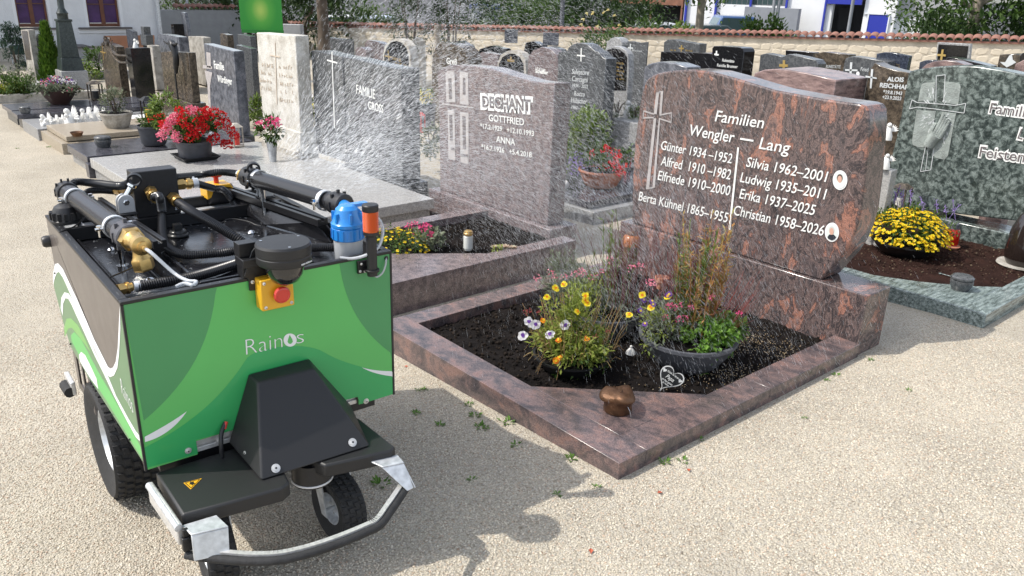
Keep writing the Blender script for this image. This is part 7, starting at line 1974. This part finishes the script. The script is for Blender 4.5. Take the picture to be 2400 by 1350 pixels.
# --- lantern with red candle
def lantern(label, c, w, h, metal, candle=M_redp):
    t = thing('grave_lantern', label, 'lantern', c)
    b = MB()
    for sx in (-1, 1):
        for sy in (-1, 1): b.cbox(c + Vector((sx * w * .45, sy * w * .45, h * .5)), (w * .1, w * .1, h * .84))
    b.cbox(c + Vector((0, 0, h * .04)), (w, w, h * .08)); b.build('frame', metal, t)
    b = MB(); b.add([c + Vector((sx * w * .55, sy * w * .55, h * .925)) for sx, sy in ((-1, -1), (1, -1), (1, 1), (-1, 1))] + [c + Vector((sx * w * .2, sy * w * .2, h * 1.1)) for sx, sy in ((-1, -1), (1, -1), (1, 1), (-1, 1))], [(3, 2, 1, 0), (4, 5, 6, 7)] + [(i, (i + 1) % 4, 4 + (i + 1) % 4, 4 + i) for i in range(4)]); b.build('roof', metal, t)
    MB().lathe([(w * .28, h * .081), (w * .28, h * .5), (0, h * .5)], c, 14).build('candle', candle, t)
    return t
lantern('white lantern with red candle right of the geranium bowl', PZ(556, 343, .075), .12, .24, M_weath)
lantern('dark metal lantern with yellow candle at foot of the black pillar', PZ(351, 281, .06), .16, .28, M_blackmt, M_yel)
lantern('dark lantern with red candle left of the big red headstone', PZ(1471, 396, .07), .12, .26, M_blackmt, M_redp)
lantern('small wooden lantern on the dark slab at far left', PZ(226, 234, .06), .18, .26, M_brownst, M_blackmt)
lantern('glass lantern behind the yellow flower bowl', PX(2105, 492, 6.6), .12, .2, M_brownst, M_white)
# --- lime bush in grey pot with red flowers
c = PZ(362, 338, .06)
t = thing('potted_plant', 'lime green bush with red flowers in a grey pot behind the geraniums', 'pot plant', c)
bowl(t, c, .17, .22, M_pot, foot=.7); earth(t, c, .15, .2)
b = MB(); leaf_blob(b, c + Vector((.12, -.16, .40)), (.17, .17, .19), 750, .06, wratio=.5); b.build('foliage', M_leaf_lt, t)
b = MB(); leaf_blob(b, c + Vector((0, 0, .24)), (.16, .16, .06), 200, .05); b.build('low_foliage', M_leaf_md, t)
for px, py in ((353, 282), (367, 272), (372, 290), (380, 270)):
    b = MB(); head(b, PX(px, py, c.x - .1), .026, 20); b.build('blossom', P_red, t)
# --- grey concrete bowl with greyish shrub
c = PZ(276, 298, .05)
t = thing('potted_plant', 'grey stone bowl with sparse olive coloured shrub on the tan slab', 'pot plant', c)
bowl(t, c, .20, .19, M_weath, foot=.62); earth(t, c, .18, .17)
b = MB(); leaf_blob(b, c + Vector((-.02, .02, .33)), (.16, .16, .15), 420, .05, wratio=.4, surf=.35); b.build('foliage', M_leaf_gy, t)
b = MB(); b.tube([c + Vector((0, 0, .15)), c + Vector((.01, 0, .28)), c + Vector((-.02, .03, .40))], [.014, .012, .006], 6); twigs(b, c + Vector((0, 0, .2)), .03, .24, 10, .005, .7, 1); b.build('stem', M_bark, t)
# --- urns
def urn(label, c, r, mat):
    t = thing('grave_urn', label, 'urn', c)
    MB().lathe([(0, 0), (r * .75, 0), (r * .8, r * .15), (r * .95, r * .45), (r, r * .8), (r * .97, r * .95), (r * .9, r * .98), (0, r * .98)], c, 24).build('pot', mat, t, smooth=35)
    MB().lathe([(r * .92, r * .985), (r * .99, r * 1.05), (r * .99, r * 1.22), (r * .85, r * 1.34), (0, r * 1.38)], c, 24).build('lid', mat, t, smooth=35)
    return t
urn('black round granite urn on the dark violet slab', PZ(243, 344, .05), .09, M_dkgrey)
urn('tiny dark urn on the narrow dark slab at left', PZ(60, 266, .06), .07, M_dkgrey)
c = PZ(181, 319, .05)
t = thing('rusty_dish', 'small rusty dish on the tan granite slab', 'dish', c)
MB().lathe([(0, 0), (.05, 0), (.075, .05), (.068, .05), (.045, .01)], c, 20).build('dish', M_bronze, t, smooth=40)
u_ = urn('round grey green granite candle pot on the kerb of the right hand plot', PZ(2250, 678, .093), .072, M_dkgrey)
c = PZ(2204, 641, .07); b = MB(); b.tube([c + Vector((.0, -.0, .0)), c + Vector((.0, -.08, .0))], .003, 6); b.lathe([(.004, -.002), (.011, -.002), (.011, .002), (.004, .002)], c, 14, closed=True); b.build('brass_tag', M_greenkerb); tag(bpy.data.objects['brass_tag'], 'little ring tag on a wire left of the granite candle pot', 'tag')
# --- white figurines
FG = 'white figurines in the grey kerb plot'
FIGS = [((109, 297), .22, 'winged angel at the left end'), ((128, 293), .16, 'small rabbit second from left'), ((142, 290), .15, 'little seated figure third from left'), ((168, 294), .30, 'large swan with fanned wings'), ((188, 293), .20, 'dove with raised tail in the middle'), ((203, 287), .24, 'kneeling angel right of the middle'), ((220, 285), .25, 'round winged cherub'), ((238, 280), .20, 'plump bird at the right end')]
for (px, py), h, lab in FIGS:
    c = PZ(px, py, -.02)
    t = thing('figurine', 'white ' + lab + ' in the figurine plot', 'figurine', c, group=FG)
    h *= .85; b = MB(); b.lathe([(0, 0), (h * .34, 0), (h * .36, h * .12), (h * .26, h * .3), (h * .2, h * .5), (h * .10, h * .62), (0, h * .64)], c, 12, sx=random.uniform(.8, 1.2), sy=random.uniform(.8, 1.3))
    for k in range(9): b.ball(c + Vector((random.uniform(-.3, .1) * h, random.uniform(-.35, .35) * h, random.uniform(.05, .6) * h)), h * random.uniform(.07, .16), 8, 5)
    b.build('body', M_stone_white, t, smooth=60)
    MB().ball(c + Vector((-.03, random.uniform(-.04, .04), h * random.uniform(.68, .8))), h * .15, 12, 8).build('head', M_stone_white, t, smooth=80)
    b = MB()
    for s_ in (-1, 1):
        for k in range(6):
            a = .1 + k * .28; d = Vector((.25, s_ * math.cos(a), math.sin(a))); leaf(b, c + Vector((.02, s_ * h * .1, h * .35)), d, Vector((1, 0, 0)), h * .7, h * .2, .3)
    b.build('wings', M_stone_white, t)
for (px, py, X, h), lab in (((2080, 322, 6.6, .12), 'white angel figure between the red stone and the green stone'), ((2076, 390, 6.2, .10), 'lower white angel figure behind the big red stone'), ((1470, 272, 7.9, .2), 'white seated figure before the arched tablet monument'), ((318, 112, 4.15, .14), 'white angel lying on top of the black pillar stone')):
    c = PX(px, py, X); t = thing('figurine', lab, 'figurine', c)
    b = MB(); b.lathe([(0, -.02), (h * .30, -.02), (h * .30, h * .1), (h * .2, h * .4), (h * .12, h * .65), (0, h * .7)], c, 14); b.build('body', M_stone_white, t, smooth=60)
    MB().ball(c + Vector((0, 0, h * .82)), h * .16, 12, 8).build('head', M_stone_white, t, smooth=80)
    b = MB()
    for s_ in (-1, 1):
        for k in range(5): a = .3 + k * .3; leaf(b, c + Vector((.02, s_ * h * .1, h * .4)), Vector((.25, s_ * math.cos(a), math.sin(a))), Vector((1, 0, 0)), h * .5, h * .14, .2)
    b.build('wings', M_stone_white, t)
t = thing('stone_plinth', 'pale stone plinth under the lower white angel', 'plinth', PX(2083, 430, 6.25)); a_ = PX(2075, 398, 6.2)
MB().box((6.2, a_.y - .05, -.1), (6.3, a_.y + .05, a_.z - .0)).build('block', M_pale, t, bevel=.006)
# --- mixed bowl at left
c = PZ(141, 243, .06)
t = thing('flower_bowl', 'brown bowl of mixed purple, pink and white flowers at far left', 'flower bowl', c)
MB().lathe([(0, 0), (.12, 0), (.20, .11), (.245, .20), (.23, .20), (.1, .03)], c, 28).build('planter', plain('brown_bowl', (.05, .025, .02), .5), t, smooth=40)
b = MB(); leaf_blob(b, c + Vector((0, 0, .24)), (.30, .30, .075), 700, .06, wratio=.5); b.build('foliage', M_leaf_gy, t)
for k in range(34):
    d = rnd_dir(.5); d.z = abs(d.z); p = c + Vector((d.x * .27, d.y * .27, .22 + d.z * .14)); b = MB(); head(b, p, .038, 14); b.build('blossom', random.choice((P_pur, P_hot, P_pink, P_whi, P_whi)), t)
# --- shrubs among the left graves
SG2 = 'shrubs on the graves at left'
shrub('dwarf_shrub', 'low rounded grey green shrub inside the long kerb at far left', 'shrub', PZ(35, 226, -.1), (.5, .4, .16), 1800, .06, M_leaf_md, SG2, zc=.12)
shrub('dwarf_shrub', 'yellow leaved low plant at the very left inside the long kerb', 'shrub', PZ(15, 228, -.1), (.28, .2, .14), 500, .07, M_leaf_yl, SG2, zc=.1)
shrub('conifer', 'dark columnar blue green conifer at the far left', 'conifer', G(45, 182), (.2, .2, .52), 1500, .08, M_leaf_blue, SG2, zc=.5, wratio=.3)
def thuja(label, c, r, h):
    t = thing('thuja', label, 'conifer', c, group=SG2); b = MB(); c = Vector(c)
    for _ in range(3200):
        z = random.random() ** 1.25; rr_ = r * (1 - z) ** .8 * random.uniform(.55, 1.15) + .015; a = random.random() * 6.28; q = rr_ * random.uniform(.6, 1)
        p = c + Vector((math.cos(a) * q, math.sin(a) * q, z * h)); leaf(b, p, (Vector((math.cos(a) * .5, math.sin(a) * .5, 1)) + rnd_dir() * .25).normalized(), Vector((math.cos(a), math.sin(a), 0)), random.uniform(.06, .13), .035)
    b.build('foliage', M_leaf_conif, t); MB().cyl(c + Vector((0, 0, -.05)), c + Vector((0, 0, h * .8)), .02, .005, n=6).build('stem', M_bark, t)
thuja('bright green cone shaped thuja beside the monument pillar', G(128, 209), .23, 1.12)
shrub('dwarf_shrub', 'small loose shrub with pale tips below the pointed dark stone', 'shrub', PZ(65, 196, -.1), (.26, .26, .17), 420, .06, M_leaf_gy, SG2, zc=.15)
shrub('dwarf_shrub', 'brownish green shrub left of the dark conifer', 'shrub', PZ(10, 190, -.1), (.25, .2, .12), 400, .06, M_leaf_gy, SG2, zc=.1)
shrub('ivy_patch', 'ivy plant with white blossoms on the kerb right of the monument', 'ground cover', PZ(212, 176, -.05), (.6, .35, .14), 800, .08, M_leaf_lt, SG2, zc=.1, stem=False)
shrub('dwarf_shrub', 'dark red and green shrub left of the tan headstone', 'shrub', PZ(232, 170, -.05), (.2, .2, .3), 300, .09, M_leaf_md, SG2, zc=.25)
shrub('dwarf_shrub', 'bright green plant between the slanted stone and the white stone', 'shrub', PX(598, 262, 4.9), (.16, .2, .22), 420, .07, M_leaf_lt, SG2, zc=.05)
shrub('dwarf_shrub', 'yellow green bush right of the white stone behind the spray', 'shrub', PX(745, 330, 4.3) , (.14, .17, .30), 900, .05, M_leaf_yl, SG2, zc=.14)
c = PX(737, 236, 4.6)
t = thing('paper_windmill', 'colourful garden windmill sticking up right of the white stone', 'windmill', c)
MB().cyl(c + Vector((0, 0, -.5)), c, .008, n=6).build('stick', M_barkpale, t)
for k, mt_ in enumerate((P_whi, P_hot, P_lav, P_yel)):
    b = MB(); leaf(b, c, Vector((-.2, math.cos(k * 1.57 + .5), math.sin(k * 1.57 + .5))), Vector((1, 0, 0)), .14, .08); b.build('vane', mt_, t)
shrub('dwarf_shrub', 'green and yellow plant left edge of the DECHANT stone', 'shrub', PX(1010, 350, 5.3), (.14, .14, .2), 500, .05, M_leaf_gy, 'shrubs in the second row', zc=.1)
c = PX(998, 226, 6.4); t = thing('flower_cluster', 'yellow flowers in a pot behind the left edge of the DECHANT stone', 'flowers', c)
b = MB(); leaf_blob(b, c, (.12, .12, .1), 150, .06); b.build('foliage', M_leaf_md, t)
for k in range(9):
    b = MB(); head(b, c + rnd_dir() * .11 + Vector((-.05, 0, .03)), .035, 16); b.build('blossom', P_yel, t)
MB().lathe([(0, -.45), (.12, -.45), (.14, -.1), (0, -.1)], c, 14).build('pot', M_slate, t)
lantern('red grave light behind the left edge of the DECHANT stone', PX(985, 310, 5.6), .09, .22, M_redp, M_redp)
c = PX(1008, 415, 5.2); t = thing('stone_bowl', 'pale stone bowl with white gravel behind the spray', 'bowl', c); MB().box((5.2, c.y - .2, -.2), (5.6, c.y + .3, c.z)).build('block', M_pale, t, bevel=.01)
# --- second row plants
shrub('evergreen_bush', 'dense light green bush between the DECHANT stone and the stepped stone', 'bush', PX(1358, 385, 6.0), (.30, .30, .32), 2600, .06, M_leaf_lt, 'shrubs in the second row', zc=.26)
c = PZ(1408, 436, .075)
t = thing('flower_bowl', 'terracotta bowl of red geraniums and purple lobelia on the dark slab', 'flower bowl', c)
bowl(t, c, .23, .17, M_terra, foot=.6); earth(t, c, .2, .15)
b = MB(); leaf_blob(b, c + Vector((.02, -.03, .27)), (.25, .25, .13), 700, .05, wratio=.6); b.build('foliage', M_leaf_md, t)
for px, py in ((1388, 364), (1424, 355), (1442, 360), (1447, 366), (1414, 395), (1444, 390), (1450, 398), (1456, 402), (1438, 386), (1420, 352)):
    b = MB(); head(b, PX(px, py, c.x - .1), .042, 24); b.build('blossom', P_red, t)
b = MB()
for _ in range(260): leaf(b, c + Vector((-.12, .17, .2)) + Vector((random.gauss(0, .08), random.gauss(0, .07), random.gauss(0, .05))), rnd_dir(.2), UPV, .022, .016)
b.build('lobelia', P_lav, t)
c = PZ(1322, 441, .08); MB().ball(c + Vector((0, 0, .035)), .045, 16, 10).build('stone_ball', M_stone_white, smooth=80); tag(bpy.data.objects['stone_ball'], 'white stone ball on the dark slab right of the DECHANT stone', 'ball')
shrub('dwarf_shrub', 'silvery round shrub before the arched tablet monument', 'shrub', PX(1447, 264, 7.8), (.2, .2, .12), 400, .05, M_leaf_gy, 'shrubs in the second row', zc=.0)
shrub('dwarf_shrub', 'small bright green box ball beside the white seated figure', 'shrub', PX(1490, 270, 7.9), (.12, .12, .1), 300, .04, M_leaf_lt, 'shrubs in the second row', zc=.0)
sl = thing('grave_border', 'grey kerb plot seen between the stepped stone and the big red stone', 'grave border', PX(1480, 285, 7.6))
a_, e_ = PX(1440, 276, 7.6), PX(1515, 285, 7.6); MB().box((7.6, e_.y - .5, -.2), (9.6, a_.y + .1, (a_.z + e_.z) / 2 - .03)).build('kerb_stone', M_grey, sl, bevel=.01)
# --- right hand plot
c = PZ(2118, 592, .06)
t = thing('flower_bowl', 'black bowl overflowing with small yellow chrysanthemums on brown soil', 'flower bowl', c)
bowl(t, c, .25, .10, M_potblk, foot=.6); earth(t, c, .23, .1)
dome_flowers(t, c + Vector((.02, 0, .10)), (.27, .30, .19), 2400, .0165, P_yel, 760, .034, M_leaf_md)
b = MB()
for k in range(14):
    p = c + Vector((random.uniform(.05, .25), random.uniform(-.25, .25), .28)); e = p + Vector((random.uniform(-.05, .05), random.uniform(-.05, .05), random.uniform(.1, .2))); b.tube([p, e], .0025, 4, caps=False)
    for _ in range(9): leaf(b, p.lerp(e, random.uniform(.4, 1)) + rnd_dir() * .008, rnd_dir(.3), UPV, .022, .012)
b.build('lavender_spikes', P_lav, t)
c = PZ(2224, 578, .06)
t = thing('grave_candle', 'red glass grave candle with dark lid right of the yellow flowers', 'candle', c)
MB().lathe([(0, 0), (.075, 0), (.08, .012), (.05, .02), (0, .02)], c, 24).build('saucer', M_terra, t, smooth=40)
MB().lathe([(.055, .021), (.06, .03), (.06, .13), (.05, .15), (0, .15)], c, 22).build('candle_glass', plain('red_glass', (.55, .02, .01), .1, trans=.3), t, smooth=40)
MB().lathe([(.045, .151), (.046, .19), (.03, .20), (0, .2)], c, 18).build('lid', M_slate, t, smooth=40)
c = PZ(2392, 622, .06)
t = thing('memorial_vase', 'tall glossy dark pebble shaped vase with pale saucer at the right edge', 'vase', c)
b = MB(); b.lathe([(.10, .012), (.125, .06), (.13, .16), (.115, .28), (.085, .37), (.05, .42), (.0, .44)], c, 30); b.build('vase', plain('glossy_bronze_black', (.02, .014, .012), .12, coat=.6), t, smooth=60)
MB().lathe([(0, 0), (.13, 0), (.165, .008), (.16, .02), (.11, .0115)], c, 30).build('saucer', M_weath, t, smooth=50)

# ================================================================== WATER SPRAY
def water_mat():
    mt, nt, b = new_mat('water_drops')
    b.inputs['Base Color'].default_value = (.90, .92, .94, 1); b.inputs['Roughness'].default_value = .25; b.inputs['Specular IOR Level'].default_value = .8
    tr = nt.nodes.new('ShaderNodeBsdfTransparent'); ms = nt.nodes.new('ShaderNodeMixShader'); ms.inputs[0].default_value = .3
    tl = nt.nodes.new('ShaderNodeBsdfTranslucent'); tl.inputs[0].default_value = (.92, .94, .96, 1)
    m2 = nt.nodes.new('ShaderNodeMixShader'); m2.inputs[0].default_value = .35
    nt.links.new(b.outputs[0], m2.inputs[1]); nt.links.new(tl.outputs[0], m2.inputs[2])
    nt.links.new(m2.outputs[0], ms.inputs[1]); nt.links.new(tr.outputs[0], ms.inputs[2]); nt.links.new(ms.outputs[0], nt.nodes['Material Output'].inputs[0])
    return mt
M_water = water_mat()
def wpt(p): return RLOC + (RU * p.x + RV * p.y + Vector((0, 0, p.z))) * RSC
sa, sb = wpt(rp0.lerp(rp1, .05)), wpt(rp0.lerp(rp1, .97))
vs, fs = [], []
def drop(p, v, ln, r):
    d = v.normalized(); s = d.orthogonal().normalized(); q = d.cross(s); n = len(vs)
    a, e = p - d * ln * .5, p + d * ln * .5; m_ = p + d * ln * .12
    vs.extend([a, m_ + s * r, m_ - s * .5 * r + q * .87 * r, m_ - s * .5 * r - q * .87 * r, e])
    fs.extend([(n, n + 2, n + 1), (n, n + 3, n + 2), (n, n + 1, n + 3), (n + 4, n + 1, n + 2), (n + 4, n + 2, n + 3), (n + 4, n + 3, n + 1)])
rs = random.Random(11)
gvec = Vector((0, 0, -9.81))
xdir = Vector((1, 0, 0)); ydir = Vector((0, 1, 0))
JETS = [(k / 27, an) for k in range(28) for an in (12, 22, 32, 42, 52, 60)]
count = 0
while count < 62000:
    f, an = rs.choice(JETS)
    p0 = sa.lerp(sb, f + rs.gauss(0, .012)) + Vector((.03, 0, .02))
    el = math.radians(an + rs.gauss(0, 8)); fan = rs.gauss(-.02, .15) + (.36 - f) * .38
    sp = rs.uniform(3.4, 4.75) * (1.0 if an > 40 else .9)
    v0 = Vector((math.cos(el) * math.cos(fan), math.cos(el) * math.sin(fan), math.sin(el))) * sp
    t_ = .03 + rs.random() * 1.1
    p = p0 + v0 * t_ + gvec * .5 * t_ * t_
    v = v0 + gvec * t_
    if p.z < .03 or (p.x > 4.25 and p.z < .15): continue
    p = p + Vector((rs.gauss(0, .012), rs.gauss(0, .03), rs.gauss(0, .012))) * (.2 + t_ * 2)
    ln = min(.06, .0105 * v.length) * (.25 + 1.1 * rs.random() ** 1.6)
    drop(p, v + Vector((rs.gauss(0, .06), rs.gauss(0, .06), rs.gauss(0, .06))), ln, rs.uniform(.00022, .00045))
    count += 1
# fine dense curtain near the nozzles
count = 0
while count < 11000:
    f = rs.random(); p0 = sa.lerp(sb, f) + Vector((.03, 0, .015))
    el = math.radians(rs.uniform(4, 40)); fan = rs.gauss(0, .2) + (.4 - f) * .3
    sp = rs.uniform(2.6, 4.8); v0 = Vector((math.cos(el) * math.cos(fan), math.cos(el) * math.sin(fan), math.sin(el))) * sp
    t_ = rs.random() ** 1.3 * .55; p = p0 + v0 * t_ + gvec * .5 * t_ * t_; v = v0 + gvec * t_
    if p.z < .08: continue
    drop(p, v, rs.uniform(.008, .024), rs.uniform(.0002, .00038)); count += 1
me = bpy.data.meshes.new('water_spray'); me.from_pydata([q[:] for q in vs], [], fs); me.materials.append(M_water)
sp_o = bpy.data.objects.new('water_spray', me); C.objects.link(sp_o); tag(sp_o, 'fan of bright water droplets sprayed over the graves by the robot', 'water spray', None, 'stuff')
